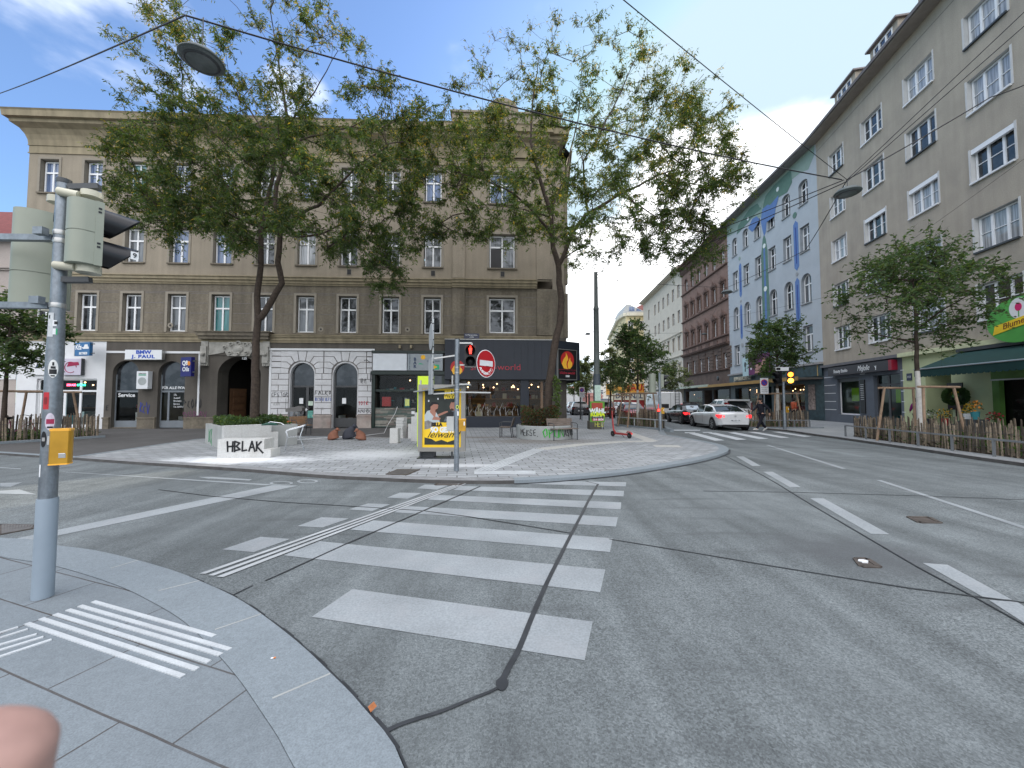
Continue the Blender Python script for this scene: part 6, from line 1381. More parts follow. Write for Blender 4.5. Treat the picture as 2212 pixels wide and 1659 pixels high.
small_tree('young tree staked on the fenced island beside the red scooter', 1377, .1, 23.0, 696, 86, 842, 23, n=105, lime=2.1, trunk_r=.10, leaf=.17, lw=.036)
small_tree('young tree at the left edge half hidden by the near signal pole', 10, .1, 14.6, 640, 104, 815, 24, n=92, lime=None, trunk_r=.09, leaf=.16, lw=.032)
small_tree('street tree just right of the tall grey pole', 1318, .1, 33, 752, 34, 848, 25, n=60, trunk_r=.09, leaf=.2, lw=.045, group='trees further up the street', mats=LEAF_HAZE)
small_tree('street tree further up between the navy corner sign and the tall grey pole', 1266, .1, 44, 776, 34, 852, 26, n=60, trunk_r=.09, leaf=.24, lw=.055, group='trees further up the street', mats=LEAF_HAZE)
small_tree('pale distant tree close beside the navy shop corner', 1240, .1, 64, 782, 28, 858, 27, n=90, trunk_r=.1, leaf=.3, lw=.07, group='trees further up the street', mats=LEAF_HAZE)
small_tree('dark tree behind the white van', 1452, .1, 44, 784, 36, 842, 28, n=60, trunk_r=.1, leaf=.22, lw=.05, group='trees further up the street', mats=LEAF_HAZE)
small_tree('distant tree in front of the yellow house', 1345, .1, 56, 796, 28, 852, 29, n=45, trunk_r=.1, leaf=.26, lw=.06, group='trees further up the street', mats=LEAF_HAZE)
# ================================================================ STREET FURNITURE
# ---- near signal pole
PX, PY = -3.83, 3.21
pole = thing('signal_pole', 'thick galvanised signal pole covered in stickers on the near pavement', 'signal pole', (PX, PY, .02))
MB().lathe([(.102, 0), (.102, .78), (.098, .8)], 32).build('base_sleeve', mat('grey_painted_sleeve', (.24, .29, .34), .5, .06, 3), pole, smooth=True)
MB().lathe([(.088, .8), (.086, 2.0), (.074, 2.35), (.072, 3.46), (.07, 3.47)], 32).build('pole_tube', GALV, pole, smooth=True)
MB().lathe([(.074, 3.45), (.076, 3.46), (.076, 3.49), (.001, 3.495)], 24).build('pole_cap', DARKMET, pole)
for z in (3.0, 2.93, 2.38):
    b = MB().lathe([(.079, z), (.082, z + .01), (.082, z + .03), (.079, z + .04)], 28).build('steel_band', STEEL, pole, smooth=True)
for z in (2.98, 2.40):
    MB().beam((-.06, .0, z), (-1.6, -.02, z + .015), .05, .05).beam((-.05, -.07, z + .03), (-.13, -.07, z + .03), .05, .06).build('sign_bracket', GALV, pole)
for a_, b_ in (((-.02, 0, 3.3), (-.40, .3, 3.28)), ((.05, 0, 3.42), (.24, .06, 3.46)), ((-.02, 0, 2.16), (-.4, .3, 2.16)), ((.02, 0, 2.62), (.2, .06, 2.64))): MB().beam(a_, b_, .055, .045).build('head_bracket', DARKMET, pole)
for m_ in (MB().tube([(.02, -.05, 3.36), (.16, -.02, 3.34)], .035, 12), MB().tube([(.02, -.05, 2.73), (.16, -.02, 2.72)], .035, 12), MB().lathe([(.07, 0), (.07, .05)], 16, (.2, .04, 3.35)), MB().lathe([(.08, 0), (.08, .06)], 16, (.2, .04, 2.69)), MB().lathe([(.06, 0), (.06, .06)], 16, (-.42, .3, 3.44)), MB().lathe([(.06, 0), (.06, .06)], 16, (-.42, .3, 2.42))): m_.build('clamp', mat('cream_clamp', (.50, .48, .38), .4), pole, smooth=True)
def patch(a0, a1, z0, z1, m_, r=.0895, name='sticker', oval=False, r2=None):
    mb = MB(); n = 12
    if oval:
        am, zm = (a0 + a1) / 2, (z0 + z1) / 2; pts = [(am + (a1 - a0) / 2 * math.cos(t), zm + (z1 - z0) / 2 * math.sin(t)) for t in [2 * math.pi * k / 24 for k in range(24)]]
        c = (am, zm); V = [(r * math.cos(R(a)), r * math.sin(R(a)), z) for a, z in [c] + pts]; mb.add(V, [(0, 1 + k, 1 + (k + 1) % 24) for k in range(24)])
    else:
        V = [(r * math.cos(R(a0 + (a1 - a0) * k / n)), r * math.sin(R(a0 + (a1 - a0) * k / n)), z) for z in (z0, z1) for k in range(n + 1)]
        mb.add(V, [(k, k + 1, n + 2 + k, n + 1 + k) for k in range(n)])
    return mb.build(name, m_, pole)
# angles: camera lies in direction ~ -40 deg as seen from the pole
ST = lambda n, c: mat('sticker_' + n, c, .5, .12, 30)
patch(-78, -18, 1.79, 1.94, ST('white', (.7, .7, .68)), .089, oval=True); patch(-70, -26, 1.82, 1.86, BLACK, .0895); patch(-62, -34, 1.865, 1.885, BLACK, .0895); patch(-54, -42, 1.89, 1.92, BLACK, .0895); patch(-60, -36, 1.8, 1.812, BLACK, .0895)
patch(-105, -62, 1.53, 1.67, ST('red', (.42, .02, .03)), .089); patch(-96, -72, 1.57, 1.63, ST('dark_red', (.2, .01, .015)), .0895)
patch(-80, -22, 1.36, 1.50, ST('lilac', (.55, .5, .58)), .089, oval=True); patch(-72, -26, 1.41, 1.45, ST('maroon', (.3, .02, .07)), .0895); patch(-66, -32, 1.375, 1.39, BLACK, .0895)
patch(-108, -64, 1.22, 1.35, BLACK, .089, oval=True); patch(-98, -74, 1.27, 1.30, ST('greyline', (.3, .3, .3)), .0895)
patch(-60, -22, 1.24, 1.31, ST('silver', (.5, .53, .55)), .089); patch(-104, -60, 2.13, 2.33, ST('torn', (.5, .52, .53)), .0848); patch(-66, -40, 2.22, 2.27, WHITE, .0852); patch(-56, -34, 2.235, 2.26, BLACK, .0856); patch(-62, -44, 2.15, 2.2, WHITE, .0852); patch(-44, -34, 2.15, 2.2, ST('green', (.04, .35, .15)), .0856); patch(-96, -84, 2.28, 2.31, BLACK, .0852)
patch(-112, -96, .98, 1.08, WHITE, .089)
for c_ in [q_ for q_ in bpy.data.objects if q_.parent == pole and q_.name.split('.')[0] in ('base_sleeve', 'pole_tube', 'pole_cap', 'steel_band', 'sticker')]: c_.scale = (.62, .62, 1)
# push-button box
bx_ = thing('push_button_box', 'large yellow pedestrian push-button box on the near pole', 'button box', (PX + .16, PY - .06, 1.115), R(33))
mb = MB(); rr = [(-.08, -.045), (-.068, -.06), (.068, -.06), (.08, -.045), (.08, .05), (-.08, .05)]; mb.prism(rr, 0, .29); mb.build('housing', YBOX, bx_, smooth=True)
MB().prism([(x * 1.04, y * 1.04) for x, y in rr], .29, .312).build('lid', mat('yellow_lid', (.85, .42, .05), .25), bx_); MB().prism([(x * 1.03, y * 1.03) for x, y in rr], -.012, 0).build('base_rim', MATS['yellow_lid'], bx_)
bx_.scale = (.72, .72, .9); MB().box(-.0, .055, -.064, -.06, .05, .085).build('data_plate', STEEL, bx_); MB().box(-.0, .05, -.066, -.064, .085, .092).build('slot', WHITE, bx_)
# signal heads
SGM = mat('signal_housing_greygreen', (.27, .29, .235), .42, .05, 4)
def head(name, label, loc, rz, n, dia=.21, hh=.3, w_=.3, dp=.2, lens=None, group=None, casing=None, visor=True, back=None):
    """n-aspect signal head facing local -y"""
    t = thing(name, label, 'traffic light', loc, rz, group); casing = casing or SGM; H_ = n * hh; r_ = w_ / 2
    pr = [(-r_, -.03), (r_, -.03)] + [(r_ * math.cos(a) , .03 + dp * math.sin(a)) for a in [math.pi * k / 12 for k in range(13)]]
    mb = MB()
    for k in range(n): mb.prism(pr, k * hh + .004, (k + 1) * hh - .004)
    mb.prism([(x * .96, y * .96) for x, y in pr], 0.002, H_ - .002); mb.build('housing', casing, t, smooth=True)
    MB().prism([(-r_ * 1.03, -.07), (r_ * 1.03, -.07), (r_ * 1.03, -.02), (-r_ * 1.03, -.02)], 0, H_).build('front_plate', casing, t)
    for k in range(n):
        zc = hh * (k + .5); lm = (lens or {}).get(k, BLACK)
        MB().lathe([(dia / 2, 0), (dia / 2 * .8, .02), (.001, .03)], 20, (0, -.07, zc), Matrix.Rotation(R(90), 3, 'X')).build('lens', lm, t, smooth=True)
        if visor:
            mb = MB(); m_ = 14; L1, L0 = dia * 1.15, dia * .5; V = []
            for j in range(m_ + 1):
                a = R(-75) + R(330) * j / m_; x, z = dia * .54 * math.cos(a), dia * .54 * math.sin(a); ll = L0 * .55 + (L1 - L0 * .55) * (.5 + .5 * math.sin(a)) ; V += [(x, -.07, zc + z), (x, -.07 - ll, zc + z - .06 * ll), (x * .94, -.07 - ll, zc + z * .94 - .06 * ll), (x * .94, -.07, zc + z * .94)]
            F_ = [q for j in range(m_) for q in ((4*j, 4*j+4, 4*j+5, 4*j+1), (4*j+1, 4*j+5, 4*j+6, 4*j+2), (4*j+2, 4*j+6, 4*j+7, 4*j+3))]
            mb.add(V, F_); mb.build('visor', BLACK if not back else back, t, smooth=True)
    return t
h1 = head('traffic_light', 'two-lamp grey-green signal head with black visors right of the near pole top', (PX + .195, PY + .03, 2.765), R(146), 2, dia=.215, hh=.275, w_=.245, dp=.10)
MB().box(-.02, .02, -.36, -.355, 0, 0).build('sticker_backing', WHITE, h1)
nb = text(h1, '9', (-.1175, -.27, .155), .06, BLACK, rot=(R(90), 0, R(-90)), name='number_nine'); MB().box(-.1165, -.115, -.296, -.244, .12, .19).build('number_plate', WHITE, h1)
mb = MB()
for k in (0, 1):
    for dz in (0, .03): mb.box(-.1300, -.1255, -.055, -.035, .15 + .3 * k + dz, .165 + .3 * k + dz)
mb.build('hinge_slots', BLACK, h1)
h2 = head('traffic_light', 'rear of a three-lamp grey-green signal head left of the near pole', (PX - .60, PY + .36, 2.5), R(226), 3, dia=.28, hh=.293, w_=.36, dp=.11)

# ---- pedestrian signal pole at the crossing
p = G(986, 1017, PZ)
q = thing('signal_pole', 'slim galvanised pedestrian signal pole at the far side of the crossing', 'signal pole', (p[0], p[1], PZ))
top = D(988, 733, p[1]).z - PZ
MB().lathe([(.057, 0), (.057, .95), (.054, .97), (.054, top)], 20).build('pole_tube', GALV, q, smooth=True); MB().lathe([(.056, top), (.058, top + .01), (.001, top + .02)], 16).build('pole_cap', DARKMET, q)
sz = lambda y: D(988, y, p[1]).z - PZ
mb = MB()
for y in (795, 806, 843, 848): mb.lathe([(.06, sz(y)), (.06, sz(y) + .025)], 16)
mb.build('steel_band', STEEL, q)
for a_, b_ in (((.05, 0, sz(741)), (.33, 0, sz(741))), ((.33, 0, sz(741)), (.33, 0, sz(749))), ((.05, 0, sz(830)), (.3, 0, sz(830))), ((-.05, 0, sz(768)), (-.52, -.05, sz(775))), ((-.05, 0, sz(848)), (-.52, -.05, sz(851))), ((.05, .03, sz(788)), (.72, .10, sz(788))), ((.05, .03, sz(847)), (.75, .10, sz(848)))): MB().beam(a_, b_, .022, .03).build('sign_bracket', STEEL, q)

MB().lathe([(.035, 0), (.035, .06)], 10, (.33, 0, sz(752))).build('clamp', MATS['cream_clamp'], q)
RED = emis('signal_red', (1, .03, .02), 5)
hp = head('traffic_light', 'black pedestrian signal showing a red standing figure on the slim pole at the crossing', (p[0] + .30, p[1] - .02, PZ + sz(793)), R(6), 2, dia=.2, hh=.245, w_=.25, dp=.08, casing=BLACK)
mb = MB().slab([(-.028, -.02), (.028, -.02), (.034, .05), (-.034, .05)], -.112, -.105).slab([(-.024, -.085), (-.004, -.085), (-.002, -.02), (-.026, -.02)], -.112, -.105).slab([(.004, -.085), (.024, -.085), (.026, -.02), (.002, -.02)], -.112, -.105).slab(ellipse(0, .07, .017, .019, 10), -.112, -.105)
o = mb.build('red_figure', RED, hp); o.location = (0, 0, .245 * 1.5)
MB().box(-.13, .13, -.078, -.072, -.005, .0).build('rim', STEEL, hp)
# no entry sign, turned to the right
ne = thing('no_entry_sign', 'round red no-entry sign with white bar and cyclist exemption beside the pedestrian signal', 'road sign', (*D(1049.5, 866, p[1] + .1)[:2], D(1049.5, 785.6, p[1] + .1).z), R(52))
rm_ = mat('sign_red', (.38, .012, .018), .35, .05, 5)
MB().slab(ellipse(0, 0, .315, .315, 40), -.006, 0).build('sign_rim', WHITE, ne); MB().slab(ellipse(0, 0, .298, .298, 40), -.010, -.006).build('sign_face', rm_, ne)
MB().box(-.22, .22, -.014, -.010, -.055, .07).build('white_bar', mat('sign_bar_white', (.6, .62, .64), .4), ne)
for k, ch_ in enumerate('AUSGEN.'):
    a = R(-150 + 13 * k); text(ne, ch_, (.23 * math.cos(a), -.013, .23 * math.sin(a)), .085, sw, rot=(R(90), -(a + R(90)), 0), bold=.003)
mb = MB(); cw_ = lambda cx, cz, r_: mb.tube([(cx + r_ * math.cos(t), -.013, cz + r_ * math.sin(t)) for t in [k * .5 for k in range(14)]], .004, 4)
cw_(.1, -.2, .035); cw_(.17, -.13, .035); 
mb.tube([(.1, -.013, -.2), (.135, -.013, -.15), (.17, -.013, -.13), (.12, -.013, -.14), (.1, -.013, -.2)], .004, 4); mb.build('cycle_symbol', sw, ne)
MB().beam((-.1, .02, .1), (.1, .02, .1), .03, .03).beam((-.1, .02, -.1), (.1, .02, -.1), .03, .03).build('clamp_rail', STEEL, ne)
# rear of signs on the left bracket
sgl = thing('road_sign', 'back of two narrow road signs on a tube left of the pedestrian signal pole', 'road sign', (p[0] - .53, p[1] - .06, PZ), 0)
MB().lathe([(.02, sz(851)), (.02, sz(690))], 10).build('tube', STEEL, sgl); mb = MB()
mb.rbox((-.06, .03, (sz(852) + sz(775)) / 2), (.02, .5, sz(775) - sz(852)), R(20)); mb.build('rectangular_sign', mat('sign_back_grey', (.33, .35, .36), .5, .05), sgl)
MB().lathe([(.3, -.006), (.3, .006)], 30, (-.055, .03, sz(728)), Matrix.Rotation(R(20), 3, 'Z') @ Matrix.Rotation(R(90), 3, 'Y')).build('round_sign', MATS['sign_back_grey'], sgl)
mb = MB()
for y in (700, 716, 735, 750, 765, 783, 800, 820, 840): mb.beam((-.05, .0, sz(y)), (.03, -.03, sz(y)), .012, .022)
mb.build('clips', DARKMET, sgl)
cb = thing('control_box', 'light grey control box behind the slim crossing pole', 'box', (p[0] - .12, p[1] + .05, PZ + sz(931)), 0)
mb = MB().box(-.1, .06, -.08, .08, 0, sz(900) - sz(931)); mb.build('housing', mat('light_grey_box', (.42, .43, .42), .5), cb); MB().box(-.09, .05, -.086, -.08, .02, sz(900) - sz(931) - .02).build('door', MATS['light_grey_box'], cb)
def button_box(label, loc, s=1.0):
    b = thing('push_button_box', label, 'button box', loc); MB().box(-.07 * s, .07 * s, -.06, .05, 0, .24 * s).build('housing', YBOX, b); MB().box(-.075 * s, .075 * s, -.065, .055, .24 * s, .26 * s).build('lid', MATS['yellow_lid'], b); MB().box(.03 * s, .055 * s, -.064, -.06, .12 * s, .2 * s).build('label_plate', WHITE, b); return b
button_box('yellow push-button box on the slim pole in front of the advert', (p[0] + .13, p[1], PZ + sz(931)), 1.05)
s_ = MB().slab(ellipse(0, 0, .035, .042, 16), -.06, -.057).build('sticker', mat('sticker_lime', (.5, .6, .1)), q); s_.location = (.02, 0, sz(879)); s_ = MB().slab(ellipse(0, 0, .02, .022, 12), -.063, -.06).build('sticker', BLACK, q); s_.location = (.02, 0, sz(879))
s_ = MB().box(-.012, .02, -.06, -.057, -.05, .05).build('sticker', WHITE, q); s_.location = (.03, 0, sz(893))

# ---- advertising stand with poster
c0 = G(905, 990, PZ); c1 = G(1004, 990, PZ); cx_ = (c0[0] + c1[0]) / 2; Yc = c0[1]
AD = thing('advert_stand', 'grey framed advertising stand with yellow and black supermarket poster of two men', 'advert stand', (cx_, Yc, PZ))
k_ = Yc / F; Wd = 100.5 * k_; zz = lambda y: D(955, y, Yc).z - PZ; zb, zt = zz(974.6), zz(831)
fmm = mat('advert_frame_champagne', (.27, .26, .24), .4, .08, metal=.4)
mb = MB(); w2 = Wd / 2; fw = .11
mb.box(-w2, -w2 + fw, -.09, .09, zb, zt).box(w2 - fw, w2, -.09, .09, zb, zt).box(-w2 + fw, w2 - fw, -.092, .09, zb, zb + fw).box(-w2 + fw, w2 - fw, -.092, .09, zt - fw, zt); mb.build('frame', fmm, AD)
mb = MB().box(-w2 + .03, -w2 + .07, -.02, .02, 0, zb).box(w2 - .38, w2 - .34, -.02, .02, 0, zb).box(-w2 + .05, -w2 + .4, .1, .4, 0, zb).box(-w2 - .02, w2 - .2, -.12, .3, 0, .02); mb.build('leg', DARKMET, AD)
mb = MB().box(-w2 + .02, -w2 + .06, -.02, .02, zt, zt + .12).box(w2 - .38, w2 - .34, -.02, .02, zt, zt + .25); mb.build('roof_post', STEEL, AD)
ra, rb = D(903, 853, Yc), D(1010, 837, Yc); ox = AD.location
mb = MB().add([(-w2 - .06, -.35, zz(848)), (w2 + .08, -.35, zz(831)), (w2 + .1, .55, zz(832)), (-w2, .55, zz(845)), (-w2 - .06, -.35, zz(848) + .03), (w2 + .08, -.35, zz(831) + .03), (w2 + .1, .55, zz(832) + .03), (-w2, .55, zz(845) + .03)], [(0, 3, 2, 1), (4, 5, 6, 7), (0, 1, 5, 4), (1, 2, 6, 5), (2, 3, 7, 6), (3, 0, 4, 7)])
mb.build('roof_panel', mat('roof_panel_grey', (.25, .26, .26), .4), AD)
pw, p0_, p1_ = w2 - fw, zb + fw, zt - fw
po = MB().use(mat('poster_yellow', (.80, .52, .02), .45, .03)).box(-pw, pw, -.06, -.05, p0_, p1_).build('poster', None, AD)
yi = -.064; ph = p1_ - p0_
def pp(pts, m_, y): MB().slab([(x * pw, p0_ + z * ph) for x, z in pts], y - .002, y).build('poster_print', m_, po)
pdark = mat('poster_night', (.022, .028, .024), .5, .4, 4)
pp([(-.88, .045), (.88, .045), (.88, .965), (-.88, .965)], pdark, yi)
pp([(-.88, .17), (-.5, .14), (-.3, .1), (0, .13), (.3, .09), (.88, .15), (.88, .44), (.5, .46), (.2, .42), (-.2, .43), (-.5, .40), (-.88, .3)], MATS['poster_yellow'], yi - .0045)
shirt = mat('poster_white_shirt', (.42, .47, .48), .6, .08); skin = mat('poster_skin_tone', (.36, .17, .12), .6, .1, 8); dsh_ = mat('poster_black_shirt', (.012, .012, .014), .6); grey_ = mat('poster_grey_jacket', (.10, .12, .14), .6)
pp([(-.88, .42), (-.1, .42), (-.15, .52), (-.3, .6), (-.5, .64), (-.75, .62), (-.88, .55)], shirt, yi - .0025)
pp([(-.62, .6), (-.35, .5), (-.28, .62), (-.3, .7), (-.55, .7)], skin, yi - .003)
pp([(-.55, .64), (-.25, .62), (-.2, .68), (-.18, .72), (-.3, .755), (-.55, .74), (-.6, .7)], skin, yi - .0035)
pp([(-.68, .7), (-.52, .77), (-.35, .775), (-.15, .745), (-.17, .73), (-.42, .735), (-.62, .68)], dsh_, yi - .004)
pp([(-.34, .60), (-.2, .625), (-.22, .66), (-.33, .64)], mat('poster_beard', (.06, .025, .015)), yi - .004)
pp([(.1, .44), (.88, .44), (.88, .64), (.7, .64), (.5, .62), (.25, .55)], grey_, yi - .0025); pp([(.2, .48), (.6, .5), (.62, .6), (.45, .62), (.25, .56)], dsh_, yi - .003)
pp([(-.2, .52), (.2, .58), (.32, .6), (.3, .62), (.15, .61), (-.2, .56)], skin, yi - .0033)
pp([(.42, .66), (.55, .62), (.8, .64), (.82, .74), (.7, .78), (.48, .77), (.4, .70)], skin, yi - .0035); pp([(.5, .76), (.6, .8), (.82, .8), (.86, .68), (.78, .72), (.7, .775)], dsh_, yi - .004); pp([(.44, .635), (.6, .62), (.62, .65), (.5, .665)], MATS['poster_beard'], yi - .004)
pp([(-.88, .3), (-.5, .33), (-.45, .42), (-.7, .46), (-.88, .44)], mat('poster_grey_item', (.2, .19, .18), .6, .4, 12), yi - .0048)
pp([(-.5, .47), (-.1, .46), (-.05, .5), (-.4, .53)], skin, yi - .0048)
for x, z in ((-.68, .79), (-.2, .825), (.16, .835)): pp([(x + .04 * math.cos(t), z + .018 * math.sin(t)) for t in [k * .7 for k in range(9)]], WHITE, yi - .003)
yl = mat('poster_yellow_letter', (.85, .62, .05), .5, 0); PT = lambda s, x, z, sz_, m_, **k: text(po, s, (x * pw, yi - .008, p0_ + z * ph), sz_, m_, **k)
PT('BILLA', .52, .915, .19, yl, bold=.012, sx=.85); PT('BILLA PLUS', .52, .855, .12, yl, bold=.008, sx=.72)
PT('BILLA', -.25, .385, .13, BLACK, bold=.01, sx=.9); PT("SO GEHT'S", .15, .295, .19, mat('poster_white_letter', (.72, .75, .75), .5, 0), bold=.012, sx=.82); PT('leiwand', .05, .215, .25, BLACK, shear=.5, sx=1.1)
PT('JETZT', .4, .405, .06, BLACK, bold=.004); PT('NEU', .4, .37, .06, BLACK, bold=.004)
YP = thing('information_pillar', 'lime-yellow pillar top standing behind the advertising stand', 'pillar', (D(921, 866, 13.2).x, 13.2, PZ)); MB().box(-.28, .24, -.1, .1, 0, D(921, 819, 13.2).z + .03).build('column', mat('lime_yellow_panel', (.52, .68, .03), .4, .03), YP); MB().box(.1, .24, -.106, -.1, 1.9, D(921, 822, 13.2).z).build('side_label', mat('side_label', (.3, .2, .12), .5, .3, 20), YP)

# ---- benches and chairs
def slat_seat(name, label, cat, loc, rz, W_, wood, group=None, arms=True, back_h=.85, nback=5, nseat=5):
    t = thing(name, label, cat, loc, rz, group); h2_ = W_ / 2
    for k in range(nseat): MB().box(-h2_, h2_, -.22 + k * .095, -.14 + k * .095, .43, .455).build('seat_slat', wood, t)
    for k in range(nback): a = .52 + k * (back_h - .5) / nback; MB().rbox((0, .27 + (a - .45) * .28, a), (W_, .022, .062), M=Matrix.Rotation(R(-15), 3, 'X')).build('back_slat', wood, t)
    for sx in (-1, 1):
        x = sx * (h2_ - .06)
        MB().tube([(x, -.2, .0), (x, -.2, .42)], .02, 6).build('leg', DARKMET, t); MB().tube([(x, .3, 0), (x, .24, .42), (x, .27, .5), (x, .40, back_h)], .02, 6).build('leg', DARKMET, t)
        MB().beam((x, -.21, .425), (x, .25, .425), .035, .03).build('seat_frame', DARKMET, t)
        if arms: MB().tube([(x, -.2, .42), (x, -.22, .62), (x, -.12, .66), (x, .3, .66)], .016, 6).build('armrest', DARKMET, t)
    return t
oak = mat('oiled_slat_wood', (.22, .13, .07), .7, .2, 5); grw = mat('grey_slat_wood', (.15, .12, .10), .8, .2, 5)
g1 = G(1217, 950, PZ); slat_seat('bench', 'slatted bench with armrests in front of the round planter', 'bench', (g1[0], g1[1], PZ), R(20), 1.15, grw)
g1 = G(1092, 945, PZ); slat_seat('armchair', 'slatted outdoor armchair facing left between the advert and the round planter', 'chair', (g1[0], g1[1] + .1, PZ), R(-98), .6, grw)
g1 = G(632, 940, PZ); slat_seat('outdoor_chair', 'brown slatted seat nearest the white blocks, with a grey cover behind', 'chair', (g1[0] - .62, g1[1] - .0, PZ), R(48), .8, oak, 'brown slatted seats'); slat_seat('outdoor_chair', 'brown slatted seat nearer the arched glass door', 'chair', (g1[0] + .35, g1[1] + .1, PZ), R(52), .75, oak, 'brown slatted seats')
# aluminium chair
g1 = G(636, 973, PZ); al = mat('aluminium', (.62, .64, .66), .25, .05, metal=.75)
AC = thing('aluminium_chair', 'white aluminium café chair on the plaza beside the graffiti block', 'chair', (g1[0], g1[1], PZ), R(-62))
for sx in (-1, 1):
    MB().tube([(sx * .26, -.26, 0), (sx * .24, -.2, .42), (sx * .27, -.24, .62), (sx * .28, -.1, .67), (sx * .25, .15, .73), (sx * .15, .28, .78)], .014, 8).build('front_leg', al, AC, smooth=True)
    MB().tube([(sx * .25, .28, 0), (sx * .21, .14, .42), (sx * .19, .24, .76)], .013, 8).build('rear_leg', al, AC, smooth=True)
for k in range(5): MB().box(-.21, .21, -.2 + .078 * k, -.13 + .078 * k, .43, .442).build('seat_slat', al, AC)
for k in range(3): MB().rbox((0, .185 + .02 * k, .53 + .085 * k), (.38, .012, .07), M=Matrix.Rotation(R(-12), 3, 'X')).build('back_slat', al, AC)
MB().tube([(-.15, .28, .78), (0, .31, .79), (.15, .28, .78)], .014, 8).tube([(-.22, -.18, .42), (.22, -.18, .42)], .012, 6).tube([(-.2, .15, .42), (.2, .15, .42)], .012, 6).build('back_frame', al, AC, smooth=True)
# ---- white aerated-concrete blocks and planter with hedge
yt = mat('aerated_concrete_white', (.50, .50, .485), .95, .08, 2, fine=.1, fs=30, stain=(.33, .31, .28), stain_amt=.45, stain_s=1.6)
b0, b1 = G(469, 989, PZ), G(583, 989, PZ)
B1 = thing('concrete_block_step', 'front stepped white block wall sprayed with black graffiti', 'block wall', (b0[0], b0[1], PZ), R(1)); wl = b1[0] - b0[0]
z48 = D(500, 949, b0[1]).z - PZ; mb = MB().box(0, wl * .875, 0, .45, 0, z48).box(wl * .875, wl, 0, .45, 0, z48 * .46); mb.build('blocks', yt, B1); MB().box(.001, wl * .87, -.003, 0, z48 * .52, z48 * .525).box(wl * .5, wl * .505, -.003, 0, 0, z48 * .52).build('joint', mat('block_joint', (.4, .4, .38)), B1)
graffiti(B1, 'HBLAK', .28, z48 * .36, .25, -.004, BLACK, .045, 30, sx=.78, squig=.08)
P_ = [G(469, 978, PZ), G(589, 967, PZ)]; b2 = G(470, 972, PZ)
up0 = Vector((*G(478, 975, PZ), PZ)); up1 = Vector((*G(594, 966, PZ), PZ)); du = up1 - up0; ang = math.atan2(du.y, du.x); Lu = du.length
B2 = thing('planter_wall', 'higher white block wall forming the planter behind the graffiti block', 'block wall', up0, ang)
hz_ = D(580, 916, up1.y).z - PZ; mb = MB().box(.05, Lu * .92, 0, .3, 0, hz_).box(Lu * .92, Lu * 1.06, 0, .3, 0, hz_ * .66); mb.build('blocks', yt, B2)
mb = MB(); mb.use(MATS['block_joint']).box(.06, Lu * .9, -.004, 0, hz_ * .5, hz_ * .508).box(Lu * .6, Lu * .605, -.004, 0, 0, hz_ * .5).box(Lu * .35, Lu * .355, -.004, 0, hz_ * .5, hz_); mb.build('joint', None, B2)
PL = thing('planter', 'concrete planter with green graffiti behind the white blocks, holding the twin-stemmed tree', 'planter', (up0.x - .05, up0.y + .3, PZ), ang)
mb = MB().use(mat('planter_concrete', (.33, .34, .33), .9, .1, 2, stain=(.2, .2, .19), stain_amt=.4)).box(-.1, Lu + .6, .1, .22, 0, .72).box(-.1, Lu + .6, 2.9, 3.05, 0, .72).box(-.1, .02, .22, 2.9, 0, .72).box(Lu + .48, Lu + .6, .22, 2.9, 0, .72).use(SOIL).box(.02, Lu + .48, .22, 2.9, .3, .62); mb.build('trough', None, PL)
g_ob = graffiti(PL, 'DCK', 0, .1, .45, 0, mat('graffiti_green', (.02, .22, .08)), .04, 33, sx=.5); g_ob.location = (-.101, 2.4, 0); g_ob.rotation_euler = (0, 0, R(-90))
def bush(root, x0, x1, y0, y1, z0, z1, n, seed, mats, ll=.07, lw=.03, name='foliage', stemh=True):
    rng = np.random.default_rng(seed); P = np.stack([rng.uniform(x0, x1, n), rng.uniform(y0, y1, n), z0 + (z1 - z0) * rng.uniform(0, 1, n) ** .8], 1)
    P[:, 2] += .12 * (z1 - z0) * np.sin(P[:, 0] * 5) ; d = rng.normal(0, 1, (n, 3)); d[:, 2] = np.abs(d[:, 2]) * .6; d /= np.linalg.norm(d, axis=1)[:, None]; s = np.cross(d, rng.normal(0, 1, (n, 3))); s /= np.linalg.norm(s, axis=1)[:, None]
    L_ = ll * rng.uniform(.6, 1.5, n)[:, None]; W_ = lw * rng.uniform(.6, 1.4, n)[:, None]; mid = P + d * L_ * .5
    V = np.stack([P, mid + s * W_, P + d * L_, mid - s * W_], 1).reshape(-1, 3); me = bpy.data.meshes.new(name); me.from_pydata(V.tolist(), [], np.arange(4 * n).reshape(-1, 4).tolist()); me.polygons.foreach_set('material_index', rng.integers(0, len(mats), n).astype(np.int32))
    for m_ in mats: me.materials.append(m_)
    o = bpy.data.objects.new(name, me); COL.objects.link(o); o.parent = root; return o
bush(PL, .05, Lu + .45, .4, 2.9, .5, .95, 4600, 1, LEAFB, .09, .03)
gb = thing('litter_bag', 'dark green bottle bag and white hose end lying on the planter wall', 'litter', (up0.x + 1.05, up0.y + .25, PZ + hz_)); MB().tube([(0, 0, .02), (.2, .03, .06), (.42, .02, .05), (.5, .02, .02)], [.02, .05, .045, .01], 8).build('bag', mat('bag_green', (.01, .07, .05), .3), gb, smooth=True); MB().tube([(.1, .05, .05), (.3, -.03, .12), (.6, .0, .08), (.68, .05, .02)], .014, 6).build('hose_end', al, gb, smooth=True)
bin_ = thing('grill_cover', 'bent grey metal hood with orange rim standing behind the brown seats', 'container', (*G(606, 938, PZ), PZ), R(8)); g1 = bin_.location.copy(); bin_.location = (g1.x, g1.y + 1.2, PZ)
